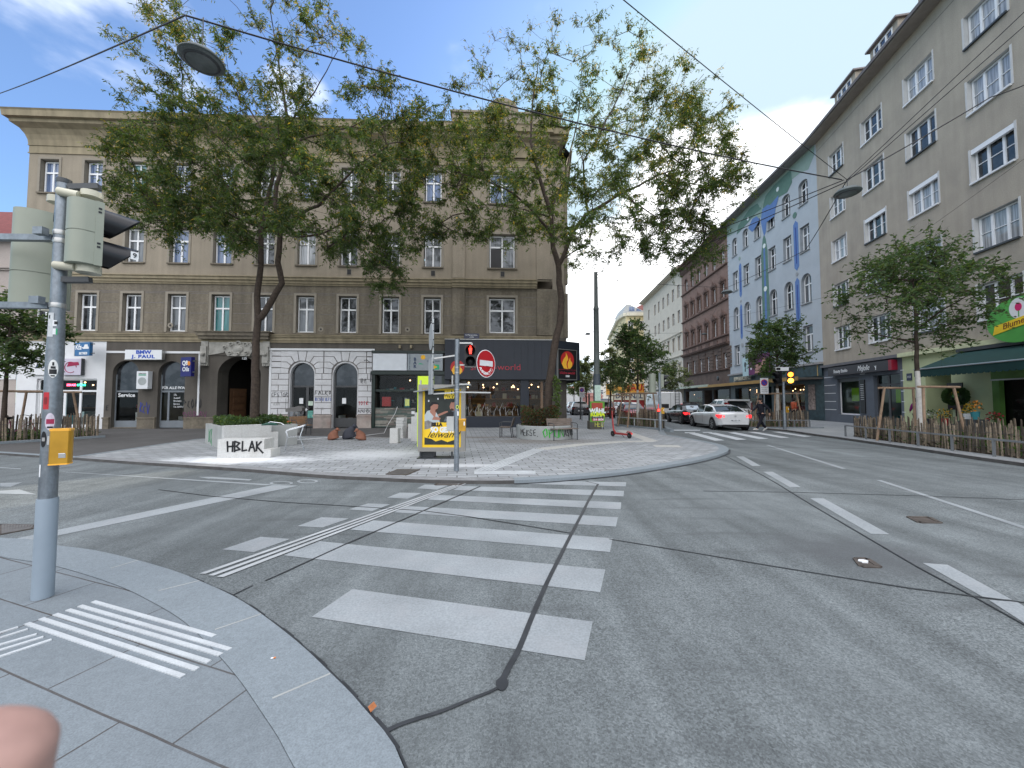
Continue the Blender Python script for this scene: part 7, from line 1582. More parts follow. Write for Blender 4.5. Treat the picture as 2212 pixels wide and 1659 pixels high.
mb = MB(); mb.lathe([(.3, .5), (.33, .52), (.34, 1.02)], 20); mb.build('drum', mat('shiny_steel', (.5, .5, .52), .15, .1, metal=.9), bin_, smooth=True); MB().lathe([(.345, .5), (.37, .5), (.37, .58), (.345, .58)], 20).build('rim', mat('orange_rim', (.6, .13, .02), .4), bin_); MB().slab([(-.38, 1.0), (.36, 1.04), (.38, 1.22), (.2, 1.3), (0, 1.25), (-.2, 1.22), (-.4, 1.16)], -.2, .2).build('lid', mat('lid_grey', (.13, .125, .12), .5), bin_); MB().box(-.3, .3, -.25, .25, 0, .5).build('stand', mat('planter_concrete2', (.25, .25, .24), .9), bin_)
# clay animals
def clay(name, label, px, py, m_, s, flip, rz=0):
    g = G(px, py, PZ); t = thing(name, label, 'sculpture', (g[0], g[1], PZ), rz)
    mb = MB(); f = -1 if flip else 1
    mb.tube([(-.02 * f * s, 0, 0), (-.06 * f * s, 0, .12 * s), (-.05 * f * s, 0, .28 * s), (.06 * f * s, 0, .42 * s), (.13 * f * s, 0, .5 * s)], [.29 * s, .3 * s, .25 * s, .15 * s, .1 * s], 16)
    o = mb.build('body', m_, t, smooth=True); md = o.modifiers.new('sub', 'SUBSURF'); md.levels = 1; md.render_levels = 2
    mb = MB(); mb.lathe([(.001, -.1 * s), (.07 * s, -.06 * s), (.1 * s, 0), (.07 * s, .07 * s), (.001, .1 * s)], 14, (.15 * f * s, 0, .54 * s)); mb.tube([(.2 * f * s, 0, .52 * s), (.3 * f * s, 0, .47 * s)], [.05 * s, .015 * s], 8); mb.build('head', m_, t, smooth=True); return t
tc_ = mat('terracotta', (.22, .095, .06), .85, .15, 4); dc_ = mat('dark_clay', (.035, .038, .05), .8, .15, 4)
clay('clay_bird', 'terracotta bird-shaped sculpture, leftmost of the three on the plaza', 722, 950, tc_, .76, False)
clay('clay_bird', 'dark grey bird-shaped sculpture between the two terracotta ones', 757, 948, dc_, .95, False, R(20))
clay('clay_bird', 'terracotta bird-shaped sculpture at the right, beside the grey one', 777, 951, tc_, .74, True, R(40))
# white block stacks
def stack(label, px, py, w_, h_, n=1, g='small white block stacks'):
    q_ = G(px, py, PZ); t = thing('block_stack', label, 'block stack', (q_[0], q_[1], PZ), R(random.uniform(-20, 20)), g); hh = h_ / n
    for k in range(n): MB().rbox((random.uniform(-.015, .015), 0, hh * (k + .5)), (w_, w_ * .9, hh - .008), R(random.uniform(-6, 6))).build('block', yt, t)
    return t
stack('single tapering white block in front of the layered stack', 781 + 73, 957, .3, .55); stack('layered stack of seven thin white blocks', 867 + 0, 946, .33, .85, 7)
stack('short white block between the layered stack and the advert', 889, 947, .26, .6); stack('tall white block with a black mark nearest the advert frame', 899, 953, .3, .95); stack('tallest white block half hidden by the advert frame', 906, 944, .3, 1.05)
# hose / cable over the plaza
pts = [Vector((*at_L(5.9, -.1, 1.28),)) , Vector((*at_L(5.8, -.2, .9),)), Vector((*at_L(5.5, -.5, .3),))] + [Vector((*G(x, y, PZ), PZ + .015)) for x, y in ((830, 936), (808, 939), (790, 941), (760, 942), (735, 944), (700, 947), (640, 951), (600, 954))]
tag(MB().tube(pts, .012, 5).build('cable', WHITE, smooth=True), 'white cable running from the bar window across the plaza', 'cable')
# ---- round planter
g1 = G(1176, 934, PZ); RP = thing('round_planter', 'round concrete planter ring with graffiti and low shrubs', 'planter', (1.38, 16.4, PZ)); rp = 1.2
pcn = mat('planter_ring_concrete', (.30, .315, .31), .85, .08, 2, stain=(.2, .2, .19), stain_amt=.3)
MB().lathe([(rp, 0), (rp, .52), (rp - .02, .54), (rp - .12, .54), (rp - .12, .4)], 48).build('ring', pcn, RP, smooth=True); MB().lathe([(.001, .4), (rp - .12, .4), (rp - .12, .41), (.001, .45)], 32).build('soil', SOIL, RP)
bush(RP, -1.0, .5, -.8, .7, .42, 1.25, 4600, 2, [leaf_mat('shrub_brown_green', (.06, .055, .025)), LEAFB[0], leaf_mat('shrub_rusty', (.12, .05, .025))], .07, .022)
bush(RP, .35, .62, -.6, -.3, .5, 2.35, 420, 3, [LEAFB[2], LEAF[1]], .09, .04, 'climber')
def curved_graffiti(s, a0, z, h, m_, w_, seed):
    rnd = random.Random(seed); mb = MB(); x = 0
    for ch_ in s:
        for st in LET.get(ch_, []):
            P2 = [(a0 + (x + (p_[0] + rnd.uniform(-.1, .1)) * h * .7) / rp, z + (p_[1] + rnd.uniform(-.1, .1)) * h) for p_ in st]
            mb.tube([((rp + .004) * math.sin(a), -(rp + .004) * math.cos(a), zz_) for a, zz_ in P2], w_, 4)
        x += h * .68
    mb.build('graffiti', m_, RP)
curved_graffiti('MEBSE.', -1.0, .16, .24, BLACK, .014, 40); curved_graffiti('OPUN', -.12, .1, .34, mat('graffiti_bright_green', (.03, .4, .03)), .024, 41); curved_graffiti('ASTA', .62, .14, .26, BLACK, .016, 42)

# ---- picket fences
def fence(label, pts, h_, seed, gap=.085, rail=True, z0=.08, lean=.05, soil=True, railz=.45, group='split-paling fences round the tree beds'):
    rnd = random.Random(seed); o_ = Vector((pts[0][0], pts[0][1], z0)); t = thing('paling_fence', label, 'fence', o_, 0, group); mb = MB(); P = [Vector((a, b, 0)) - Vector((o_.x, o_.y, 0)) for a, b in pts]
    for a, b in zip(P, P[1:]):
        L_ = (b - a).length; k = int(L_ / gap); dr = (b - a).normalized(); nn = Vector((-dr.y, dr.x, 0))
        for i in range(k):
            p_ = a + dr * (i + rnd.uniform(.1, .9)) * gap; hh = h_ * rnd.uniform(.84, 1.06); w_ = rnd.uniform(.035, .062); tl = rnd.uniform(-lean, lean); q_ = p_ + dr * tl + Vector((0, 0, hh)); mb.use(PAL[rnd.randrange(3)])
            th = rnd.uniform(.012, .022); x = dr * w_ / 2; y = nn * th; off = nn * rnd.uniform(-.012, .012); tw_ = rnd.uniform(.5, .95)
            v = [p_ - x + off, p_ + x + off, p_ + x + off + y, p_ - x + off + y, q_ - x * tw_ + off, q_ + x * tw_ + off, q_ + x * tw_ + off + y, q_ - x * tw_ + off + y, q_ + Vector((0, 0, w_ * rnd.uniform(.2, .8))) + off]
            mb.add(v, [(0, 1, 5, 4), (1, 2, 6, 5), (2, 3, 7, 6), (3, 0, 4, 7), (4, 5, 8), (5, 6, 8), (6, 7, 8), (7, 4, 8)])
    mb.build('pickets', None, t); mb = MB()
    for a, b in zip(P, P[1:]):
        for z in (h_ * .25, h_ * .72): mb.tube([a + Vector((0, 0, z)), b + Vector((0, 0, z))], .005, 4)
    mb.build('binding_wire', DARKMET, t); return t
PAL = [WOOD, mat('pale_split_wood', (.27, .215, .155), .85, .3, 9, fine=.25, fs=30), mat('dark_split_wood', (.075, .06, .046), .85, .3, 9, fine=.25, fs=30)]
def railing(label, pts, h_, posts, m_, z0=.09, group='low metal railings along the tree beds'):
    o_ = Vector((pts[0][0], pts[0][1], z0)); t = thing('metal_railing', label, 'railing', o_, 0, group); P = [Vector((a, b, z0)) - o_ for a, b in pts]
    mb = MB()
    for a, b in zip(P, P[1:]): mb.beam(a + Vector((0, 0, h_)), b + Vector((0, 0, h_)), .05, .05)
    mb.build('rail', m_, t)
    for k in range(posts):
        s_ = k / (posts - 1) * (len(P) - 1); i = min(int(s_), len(P) - 2); p_ = P[i].lerp(P[i + 1], s_ - i); MB().beam(p_, p_ + Vector((0, 0, h_ - .02)), .05, .05).build('post', m_, t)
    return t
def bed(label, poly, z, seed, n=2600, mats=None, hh=.35):
    xs = [p_[0] for p_ in poly]; ys = [p_[1] for p_ in poly]; o_ = (sum(xs) / len(xs), sum(ys) / len(ys), z); t = struct('tree_bed', MB().prism(poly, z - .05, z + .03), SOIL)
    rng = random.Random(seed); P = []
    while len(P) < n:
        x, y = rng.uniform(min(xs), max(xs)), rng.uniform(min(ys), max(ys))
        if inpoly(x, y, poly): P.append((x, y))
    mb = MB(); mats = mats or LEAFB
    for x, y in P:
        m_ = rng.choice(mats); a = rng.uniform(0, 6.28); l = rng.uniform(.08, .22); zz_ = z + rng.uniform(.02, hh) * rng.random(); w_ = .03; mb.use(m_).add([(x, y, zz_), (x + math.cos(a) * l * .5 - math.sin(a) * w_, y + math.sin(a) * l * .5 + math.cos(a) * w_, zz_ + l * .5), (x + math.cos(a) * l, y + math.sin(a) * l, zz_ + l * .5), (x + math.cos(a) * l * .5 + math.sin(a) * w_, y + math.sin(a) * l * .5 - math.cos(a) * w_, zz_ + l * .35)], [(0, 1, 2, 3)])
    o = mb.build('bed_plants'); tag(o, label, 'ground cover', kind='stuff'); return o
rl0, rl1 = Vector(G(1818, 942, .1)), Vector(G(2212, 996, .1)); dr = (rl1 - rl0).normalized(); nr = Vector((-dr.y, dr.x)); rl1 = rl0 + dr * 11
A_ = rl0; f0 = A_ + nr * .45; f1 = rl1 + nr * .45
fence('long paling fence on the right in front of the flower shop', [tuple(f0 + nr * 2.1 ), tuple(f0), tuple(f1)], .88, 51, gap=.075)
fence('rear paling fence of the long right-hand bed', [tuple(f0 + nr * 2.1), tuple(f1 + nr * 2.1)], .92, 52, gap=.1)
railing('long grey metal railing with posts in front of the right-hand fence', [tuple(A_ + nr * .15), tuple(rl1 + nr * .15)], .47, 10, mat('railing_grey', (.17, .18, .19), .5))
bed('low plants filling the long right-hand tree bed', [tuple(f0), tuple(f1), tuple(f1 + nr * 2.1), tuple(f0 + nr * 2.1)], .11, 53, 5200, [LEAFB[0], LEAFB[1], SOIL], .5)
m0_, m1_ = Vector(G(1614, 924, .08)), Vector(G(1746, 924, .08)); dm = (m1_ - m0_).normalized(); nm = Vector((-dm.y, dm.x))
fence('paling fence behind the crossing pedestrian, before the jeweller', [tuple(m0_ + nm * 2.2), tuple(m0_), tuple(m1_), tuple(m1_ + nm * 2.2), tuple(m0_ + nm * 2.2)], .95, 54, gap=.09); railing('short metal railing in front of the fence by the jeweller', [tuple(m0_ - nm * .12), tuple(m1_ - nm * .12)], .42, 5, MATS['railing_grey'])
bed('plants in the tree bed by the jeweller', [tuple(m0_), tuple(m1_), tuple(m1_ + nm * 2.2), tuple(m0_ + nm * 2.2)], .11, 55, 900)
struct('bed_kerb', MB().beam((m0_.x - .3, m0_.y - .35, .06), (m1_.x + .5, m1_.y - .35, .06), .3, .16), kerb_m)
c0_, c1_ = Vector(G(1334, 918, PZ)), Vector(G(1437, 929, PZ)); c2_ = Vector((9.9, 30)); c3_ = Vector((8.6, 31))
fence('paling fence of the island behind the red scooter', [tuple(c3_), tuple(c0_), tuple(c1_), tuple(c2_)], .95, 56, gap=.085); railing('pale metal railing in front of the fence behind the scooter', [tuple(c0_ + Vector((-.1, -.15))), tuple(c1_ + Vector((-.0, -.2))), tuple(c2_ + Vector((.2, 0)))], .5, 6, mat('railing_pale', (.42, .44, .45), .5))
bed('plants on the island behind the red scooter', [tuple(c0_), tuple(c1_), tuple(c2_), tuple(c3_)], .1, 57, 1600)
mbk = MB()
for a, b in ((c0_ + Vector((-.25, -.35)), c1_ + Vector((.15, -.45))), (c1_ + Vector((.15, -.45)), c2_ + Vector((.5, 0)))): mbk.beam((*a, PZ), (*b, PZ), .22, .16)
struct('island_kerb', mbk, kerb_m)
l0_, l1_ = Vector(G(-60, 962, .06)), Vector(G(213, 943, .06)); dl = (l1_ - l0_).normalized(); nl_ = Vector((-dl.y, dl.x))
fence('paling fence at the far left behind the leaning bicycle', [tuple(l0_), tuple(l1_), tuple(l1_ + nl_ * 2.4), tuple(l0_ + nl_ * 2.4)], .95, 58, gap=.09, z0=.06); bed('plants in the left-hand tree bed', [tuple(l0_), tuple(l1_), tuple(l1_ + nl_ * 2.4), tuple(l0_ + nl_ * 2.4)], .09, 59, 1400)
struct('left_bed_kerb', MB().beam((l0_.x, l0_.y - .5, .08), (l1_.x + .6, l1_.y - .35, .08), .25, .12), kerb_m)
def stakes(label, cx, cy, w_, h_, rz, z0=.1, grp='wooden tree stake frames'):
    t = thing('tree_stake_frame', label, 'tree stakes', (cx, cy, z0), rz, grp)
    for sx in (-1, 1):
        for sy in (-1, 1): MB().tube([(sx * w_ * .62, sy * w_ * .5, 0), (sx * w_ * .45, sy * w_ * .4, h_)], .042, 8).build('stake', STAKE, t, smooth=True)
    for sy in (-1, 1): MB().tube([(-w_ * .62, sy * w_ * .41, h_ - .04), (w_ * .62, sy * w_ * .41, h_ - .04)], .042, 8).build('crossbar', STAKE, t, smooth=True)
    return t
stakes('tree stakes round the lime-washed trunk in the long right-hand bed', D(1984, 866, 14.2).x, 14.2, 1.5, 2.05, R(10)); stakes('tree stakes round the tree by the jeweller', D(1679, 866, 24).x, 24.0, 1.6, 2.0, R(8)); stakes('tree stakes round the tree behind the scooter', D(1377, 866, 23).x, 23.0, 1.5, 2.0, R(5)); stakes('tree stakes at the left edge beside the bicycle', D(10, 866, 14.6).x, 15.6, 1.6, 1.95, R(20), .08); stakes('tree stakes left of the scooter tree, further back', 9.2, 33, 1.5, 2.0, R(5))

# ---- tall pole, A-board, scooter
g1 = G(1291, 926, PZ); TP = thing('lighting_pole', 'tall dark grey steel pole carrying the overhead wires', 'pole', (g1[0], g1[1] + .1, PZ)); hgt = D(1291, 587, g1[1]).z - PZ
z_ = lambda y: D(1291, y, g1[1]).z - PZ
MB().lathe([(.20, 0), (.20, z_(812)), (.185, z_(808))], 24).build('pole_base', mat('pole_dark_bluegrey', (.055, .07, .085), .5, .08), TP, smooth=True); MB().lathe([(.165, z_(810)), (.15, z_(668)), (.17, z_(667)), (.115, z_(660)), (.10, hgt)], 24).build('pole_shaft', mat('pole_greygreen', (.11, .125, .12), .55, .12, 3), TP, smooth=True)
mb = MB().box(-.17, .17, -.215, -.2, z_(866), z_(832)); mb.build('notice', mat('notice_pale_green', (.45, .58, .5), .6, .15, 12), TP); MB().lathe([(.205, z_(882)), (.205, z_(868))], 20).build('sticker_band', mat('sticker_mix', (.3, .32, .34), .6, .7, 14), TP)
MB().tube([(.1, 0, hgt - .1), (.25, 0, hgt - .3), (.22, 0, hgt - .8)], .015, 5).build('cable_drop', BLACK, TP)
AB = thing('election_board', 'green framed election poster board with white and yellow lettering round the tall pole', 'advert board', (g1[0] - .1, g1[1] - .35, PZ), R(4)); kk = g1[1] / F; w2 = 31 * kk / 2
zb_, zt_ = z_(905), z_(867)
mb = MB().use(mat('board_green', (.10, .28, .03), .5, .05)).box(-w2, w2, -.06, -.03, z_(911), zt_); mb.build('board', None, AB)
for sx in (-1, 1): MB().beam((sx * (w2 - .05), 0, 0), (sx * (w2 - .08), -.02, zt_ - .05), .04, .04).build('leg', DARKMET, AB)
MB().box(-w2 - .02, w2 * .62, -.02, .5, 0, z_(909)).build('pedestal', mat('pedestal_dark', (.08, .075, .06), .8, .2, 4), AB)
pp2 = MB().use(mat('board_red', (.35, .05, .03), .5, .25, 4)).box(-w2 * .8, w2 * .72, -.066, -.06, z_(884), z_(870)).use(BLACK).box(-w2 * .82, w2 * .8, -.066, -.06, z_(905), z_(897)).use(mat('board_crimson', (.45, .02, .06))).box(-w2 * .7, w2 * .85, -.07, -.066, z_(908.5), z_(903)); po2 = pp2.build('print', None, AB)
text(po2, 'WÄHL', (0, -.075, z_(887.5)), .32, sw, bold=.02, sx=.95); text(po2, 'KLIMA', (0, -.075, z_(894.5)), .32, mat('lime_letter', (.62, .72, .02), .5, 0), bold=.02, sx=.85); text(po2, '29.9. GRÜN', (.05, -.078, z_(905.7)), .14, sw, bold=.006, sx=.8); text(po2, 'NATIONALRATSWAHL', (0, -.075, z_(900)), .075, sw, sx=.7)
graffiti(AB, 'HEU', -.12, .14, .28, -.022, mat('graffiti_olive', (.45, .45, .08)), .03, 60)
# scooter
g1 = G(1342, 945, PZ); SC = thing('e_scooter', 'red electric scooter parked on the plaza beside the fenced island', 'scooter', (g1[0], g1[1], PZ), R(-66)); rdm = mat('scooter_red', (.30, .035, .035), .35, .05)
MB().prism([(-.36, -.07), (.30, -.07), (.42, -.04), (.42, .04), (.30, .07), (-.36, .07)], .12, .19).build('deck', rdm, SC)
MB().tube([(-.36, 0, .17), (-.50, 0, .30), (-.56, 0, .75), (-.60, 0, 1.12)], [.035, .04, .032, .022], 8).build('steering_column', rdm, SC, smooth=True); MB().tube([(-.66, -.26, 1.10), (-.6, -.1, 1.15), (-.6, .1, 1.15), (-.66, .26, 1.10)], .018, 6).build('handlebar', BLACK, SC, smooth=True)
for x in (-.55, .50):
    wh = MB().lathe([(.075, -.028), (.115, -.026), (.125, 0), (.115, .026), (.075, .028)], 20, (x, 0, .125), Matrix.Rotation(R(90), 3, 'X')).build('wheel', BLACK, SC, smooth=True); MB().lathe([(.001, -.03), (.06, -.02), (.06, .02), (.001, .03)], 12, (x, 0, .125), Matrix.Rotation(R(90), 3, 'X')).build('hub', mat('hub_grey', (.3, .3, .3), .4), wh)
MB().slab([(.34, .22), (.42, .29), (.56, .28), (.66, .2), (.64, .18), (.54, .26), (.43, .26)], -.045, .045).build('mudguard', rdm, SC); MB().tube([(0, .03, .12), (.03, .14, .0)], .01, 5).build('kickstand', BLACK, SC); MB().box(.645, .66, -.02, .02, .18, .22).build('rear_light', emis('scooter_tail_red', (1, .02, .02), .6), SC)
# bicycle at the left edge
g1 = G(48, 952, .06); BK = thing('bicycle', 'dark bicycle with pink details leaning against the left paling fence', 'bicycle', (g1[0] - .1, g1[1] - .1, .06), math.atan2(dl.y, dl.x) + R(3))
for x in (-.52, .52):
    pts = [(x + .33 * math.cos(t), 0, .34 + .33 * math.sin(t)) for t in [2 * math.pi * k / 26 for k in range(27)]]; wh = MB().tube(pts, .016, 6, caps=False).build('wheel', BLACK, BK, smooth=True); mb = MB()
    for k in range(12): mb.beam((x, 0, .34), (x + .32 * math.cos(k * math.pi / 6), 0, .34 + .32 * math.sin(k * math.pi / 6)), .004, .004)
    mb.build('spokes', STEEL, wh)
pkf = mat('bicycle_maroon', (.2, .03, .07), .4); MB().tube([(-.52, 0, .34), (-.12, 0, .3), (.3, 0, .72), (-.2, 0, .74), (-.12, 0, .3)], .018, 6).tube([(-.52, 0, .34), (-.2, 0, .74)], .012, 6).tube([(.52, 0, .34), (.36, 0, .8)], .016, 6).tube([(-.2, 0, .74), (-.23, 0, .88)], .014, 6).build('frame', pkf, BK, smooth=True); MB().tube([(.36, 0, .8), (.33, 0, .96), (.3, -.25, 1.0), (.2, -.28, .99)], .013, 6).tube([(.33, 0, .96), (.3, .25, 1.0), (.2, .28, .99)], .013, 6).build('handlebar', BLACK, BK, smooth=True); MB().tube([(-.36, 0, .89), (-.2, 0, .9), (-.1, 0, .9)], [.06, .055, .02], 8).build('saddle', BLACK, BK, smooth=True); MB().lathe([(.09, -.01), (.09, .01)], 16, (-.12, -.03, .3), Matrix.Rotation(R(90), 3, 'X')).build('crankset', DARKMET, BK)
# bollards / signs by the shop corner
for i, (px, py, h_, lab) in enumerate(((1273, 915, 1.55, 'thin dark post beside the navy shop corner, nearest the tall pole'), (1254, 906, 1.2, 'thin dark post nearer the navy shop corner'))):
    g1 = G(px, py, PZ); t = thing('post', lab, 'post', (g1[0], g1[1], PZ)); MB().lathe([(.06, 0), (.06, 2.0), (.001, 2.03)], 12).build('tube', DARKMET, t); MB().lathe([(.11, 0), (.11, .03)], 12).build('foot_plate', DARKMET, t)
def nostop(name, label, loc, rz, hp_, s=1.0):
    t = thing(name, label, 'road sign', loc, rz); MB().lathe([(.03, 0), (.03, hp_)], 10).build('post', GALV, t); MB().box(-.22 * s, .22 * s, -.045, -.035, hp_ - .85 * s, hp_).build('plate', mat('sign_plate_white', (.55, .56, .57), .5), t)
    MB().slab(ellipse(0, hp_ - .25 * s, .18 * s, .18 * s, 24), -.05, -.045).build('red_ring', rm_, t); MB().slab(ellipse(0, hp_ - .25 * s, .14 * s, .14 * s, 24), -.054, -.05).build('blue_disc', mat('sign_blue', (.02, .05, .3), .4), t); MB().slab([(-.11 * s, hp_ - .14 * s), (-.09 * s, hp_ - .12 * s), (.11 * s, hp_ - .36 * s), (.09 * s, hp_ - .38 * s)], -.058, -.054).build('red_bar', rm_, t)
    for k, s_ in enumerate(('Ausgenommen', 'Ladetätigkeit', 'Mo-Fr 8-18h')): text(t, s_, (0, -.047, hp_ - (.52 + .11 * k) * s), .06 * s, BLACK)
    return t
g1 = G(1668, 926, .09); nostop('no_stopping_sign', 'no-stopping sign with lettered plate left of the amber signal', (g1[0], 21.8, .09), 0, D(1668, 816.8, 21.8).z - .09, 1.05)
g1 = D(1286 - 21, 866, 30); nostop('no_stopping_sign', 'distant no-stopping sign between the navy shop corner and the tall pole', (D(1289 - 32 + 0, 866, 30).x, 30, PZ), 0, D(1260, 836, 30).z - PZ, .95)
# centre-right signal
g1 = G(1426.5, 930.8, PZ); SPc = thing('signal_pole', 'signal pole at the corner of the fenced island behind the scooter', 'signal pole', (g1[0], g1[1], PZ)); tp = D(1426, 806, g1[1]).z - PZ
MB().lathe([(.085, 0), (.085, .9), (.07, .95), (.06, tp)], 16).build('pole_tube', GALV, SPc, smooth=True); MB().lathe([(.062, tp), (.001, tp + .03)], 12).build('pole_cap', DARKMET, SPc)
zc_ = lambda y: D(1426, y, g1[1]).z
head('traffic_light', 'two-lamp signal head facing right on the island pole', (g1[0] + .16, g1[1] + .05, zc_(836)), R(70), 2, dia=.24, hh=.33, w_=.3, dp=.12); head('traffic_light', 'rear of a three-lamp signal head on the island pole', (g1[0] - .3, g1[1] + .2, zc_(848)), R(190), 3, dia=.24, hh=.33, w_=.34, dp=.12)
button_box('yellow push-button box on the island pole', (g1[0] + .12, g1[1], zc_(894)), 1.2)
lr = thing('signal_lamp', 'small round red pedestrian lamp on the island pole', 'traffic light', (g1[0] - .12, g1[1] - .05, zc_(886))); MB().lathe([(.09, 0), (.09, .08)], 16, (0, 0, 0), Matrix.Rotation(R(90), 3, 'X')).build('housing', BLACK, lr); MB().lathe([(.07, .08), (.05, .1), (.001, .105)], 16, (0, 0, 0), Matrix.Rotation(R(90), 3, 'X')).build('lens', RED, lr)
# amber signal
g1 = G(1695.5, 927, .09); SPm = thing('signal_pole', 'signal pole carrying the lit amber lamps before the jeweller', 'signal pole', (g1[0], g1[1], .09)); tp = D(1695, 826, g1[1]).z - .09
MB().lathe([(.085, 0), (.085, .9), (.07, .95), (.062, tp)], 16).build('pole_tube', GALV, SPm, smooth=True); zc_ = lambda y: D(1695, y, g1[1]).z
AMB = emis('signal_amber', (1, .42, .02), 14); AM2 = emis('signal_orange_red', (1, .22, .02), 6)
head('traffic_light', 'signal head with amber and orange lamps lit, before the jeweller', (g1[0] + .3, g1[1] - .12, zc_(829)), R(-32), 2, dia=.25, hh=.33, w_=.34, dp=.12, lens={0: AMB, 1: AM2}, casing=BLACK); head('traffic_light', 'black signal head facing left beside the lit amber one', (g1[0] - .2, g1[1] + .1, zc_(829)), R(-75), 2, dia=.25, hh=.33, w_=.32, dp=.12, casing=BLACK)
MB().beam((-.3, 0, tp + .02), (.4, 0, tp + .02), .04, .04).build('cross_arm', GALV, SPm); button_box('yellow push-button box on the amber signal pole', (g1[0] + .12, g1[1] - .02, zc_(891)), 1.2); t = thing('street_name_plate', 'small white street sign above the lit amber signal', 'street sign', (g1[0] - .1, g1[1], zc_(801))); MB().box(-.3, .4, -.02, 0, 0, .2).build('plate', WHITE, t); MB().box(-.28, -.06, -.025, -.02, .03, .17).build('pictogram', BLACK, t)
# flower shop goods
def bucket(label, x, y, z, m_, fl, r=.14, h=.32, n=90, seed=0):
    t = thing('flower_bucket', label, 'flower bucket', (x, y, z), 0, 'flower buckets outside the flower shop'); MB().lathe([(r * .75, 0), (r, h), (r * .95, h), (r * .7, .02)], 16).build('bucket', m_, t, smooth=True); bush(t, -.2, .2, -.2, .2, h, h + .4, n, seed, [LEAFB[1], fl], .08, .035, 'flowers'); MB().box(-.25, .25, -.25, .25, -z + .09, -.0).build('table', DARKMET, t); return t
def bw_(u, y): c = Matrix.Rotation(R1, 3, 'Z') @ Vector((bl(u), y, 0)); return (c.x + JX, c.y + JY)
fy = mat('petal_yellow', (.75, .42, .02), .6); fo = mat('petal_orange', (.7, .25, .02), .6); fw_ = mat('petal_white', (.6, .6, .58)); fr_ = mat('petal_red', (.4, .02, .04))
for i, (u, y, z, m_, f_, lab) in enumerate(((16.6, -1.6, .75, WHITE, fy, 'white bucket of yellow flowers outside the flower shop'), (15.9, -1.9, .85, gd[3], fo, 'bucket of orange flowers at the right edge by the flower shop'), (17.6, -1.7, .5, gd[1], fy, 'dark red pot with yellow flowers outside the flower shop'), (18.6, -1.5, .45, gd[4], fw_, 'dark pot with white flowers beside the shop entrance'), (16.0, -1.2, .4, gd[4], fr_, 'low pot of red flowers under the awning'))):
    x, y_ = bw_(u, y); bucket(lab, x, y_, z, m_, f_, seed=i + 5)
x, y_ = bw_(18.3, -.7); t = thing('topiary_bush', 'round dark green bush in a pot beside the flower shop window', 'potted plant', (x, y_, .09)); MB().lathe([(.2, 0), (.26, .45)], 14).build('pot', gd[4], t); MB().tube([(0, 0, .45), (0, 0, 1.2)], .03, 6).build('stem', BARK, t)
rng = np.random.default_rng(3); 
for (cz_, r_) in ((1.75, .42),):
    n = 1500; d = rng.normal(0, 1, (n, 3)); d /= np.linalg.norm(d, axis=1)[:, None]; P = d * r_ * rng.uniform(.75, 1, n)[:, None] + np.array([0, 0, cz_]); s = np.cross(d, rng.normal(0, 1, (n, 3))) * .05; V = np.stack([P, P + s + d * .03, P + d * .08, P - s + d * .03], 1).reshape(-1, 3); me = bpy.data.meshes.new('foliage'); me.from_pydata(V.tolist(), [], np.arange(4 * n).reshape(-1, 4).tolist()); me.materials.append(LEAFB[0]); o = bpy.data.objects.new('foliage', me); COL.objects.link(o); o.parent = t
x, y_ = bw_(19.0, -.15); t = thing('easel_sign', 'black framed board with round green emblem beside the flower shop entrance', 'sign', (x, y_, .09), R1); MB().box(-.4, .4, -.05, 0, 1.1, 2.4).build('board', BLACK, t); MB().slab(ellipse(0, 1.95, .3, .26, 20), -.056, -.05).build('emblem', gm, t); MB().slab([(-.28, 1.83), (.28, 1.9), (.28, 2.0), (-.28, 1.93)], -.06, -.056).build('ribbon', MATS['ribbon_yellow'], t)
for k in (-.35, .35): MB().beam((k, -.02, 0), (k, -.02, 1.1), .03, .03).build('leg', DARKMET, t)

# ================================================================ OVERHEAD LAMPS AND WIRES
CABL = mat('black_cable', (.015, .015, .018), .6)
def hang_lamp(label, px, py, Y, dia, tilt=0, drop=.5, yaw=0):
    c = D(px, py, Y); t = thing('hanging_street_lamp', label, 'street lamp', c); t.rotation_euler = (tilt, 0, yaw); r = dia / 2
    MB().lathe([(.02, .16), (r * .4, .15), (r * .8, .09), (r, .02), (r * 1.0, 0), (r * .93, -.02)], 32).build('shade', mat('lamp_shade_grey', (.06, .075, .075), .45, .06), t, smooth=True)
    MB().lathe([(r * .93, -.02), (r * .6, -.05), (.001, -.065)], 32).build('diffuser', mat('lamp_glass', (.12, .14, .14), .25, .15, 6), t, smooth=True); MB().lathe([(r * .8, -.032), (r * .72, -.05), (r * .66, -.045)], 32).build('rim_ring', DARKMET, t, smooth=True)
    MB().tube([(0, 0, .15), (0, 0, drop)], .009, 6).build('hanger', DARKMET, t); return c, c + Vector((0, 0, drop))
c1l, n1 = hang_lamp('big round street lamp hanging from the wire at the upper left', 436, 131, 6.4, .66, R(0), .78, 0)
n1 = D(400, 33, 6.5)
c2l, n2 = hang_lamp('street lamp hanging from the wires before the beige block', 1831, 417, 10.4, .62, 0, .38)
c3l, n3 = hang_lamp('street lamp hanging further up the street before the mural house', 1570, 632, 22.5, .62, 0, .3)
c4l, n4 = hang_lamp('small distant street lamp before the brown house', 1521, 722, 45, .62, 0, .3)
c5l, n5 = hang_lamp('small distant street lamp left of the tall pole', 1270, 722, 40, .62, 0, .3)
def wire(label, pts, r=.011, sag=.0, name='overhead_wire', group='overhead wires of the street'):
    P = []
    for a, b in zip(pts, pts[1:]):
        a, b = Vector(a), Vector(b); k = 10
        for i in range(k): t = i / k; P.append(a.lerp(b, t) - Vector((0, 0, sag * 4 * t * (1 - t))))
    P.append(Vector(pts[-1])); return tag(MB().tube(P, r, 5).build(name, CABL, smooth=True), label, 'wire', group)
ptop = Vector((TP.location.x, TP.location.y, hgt + PZ - .05)); 
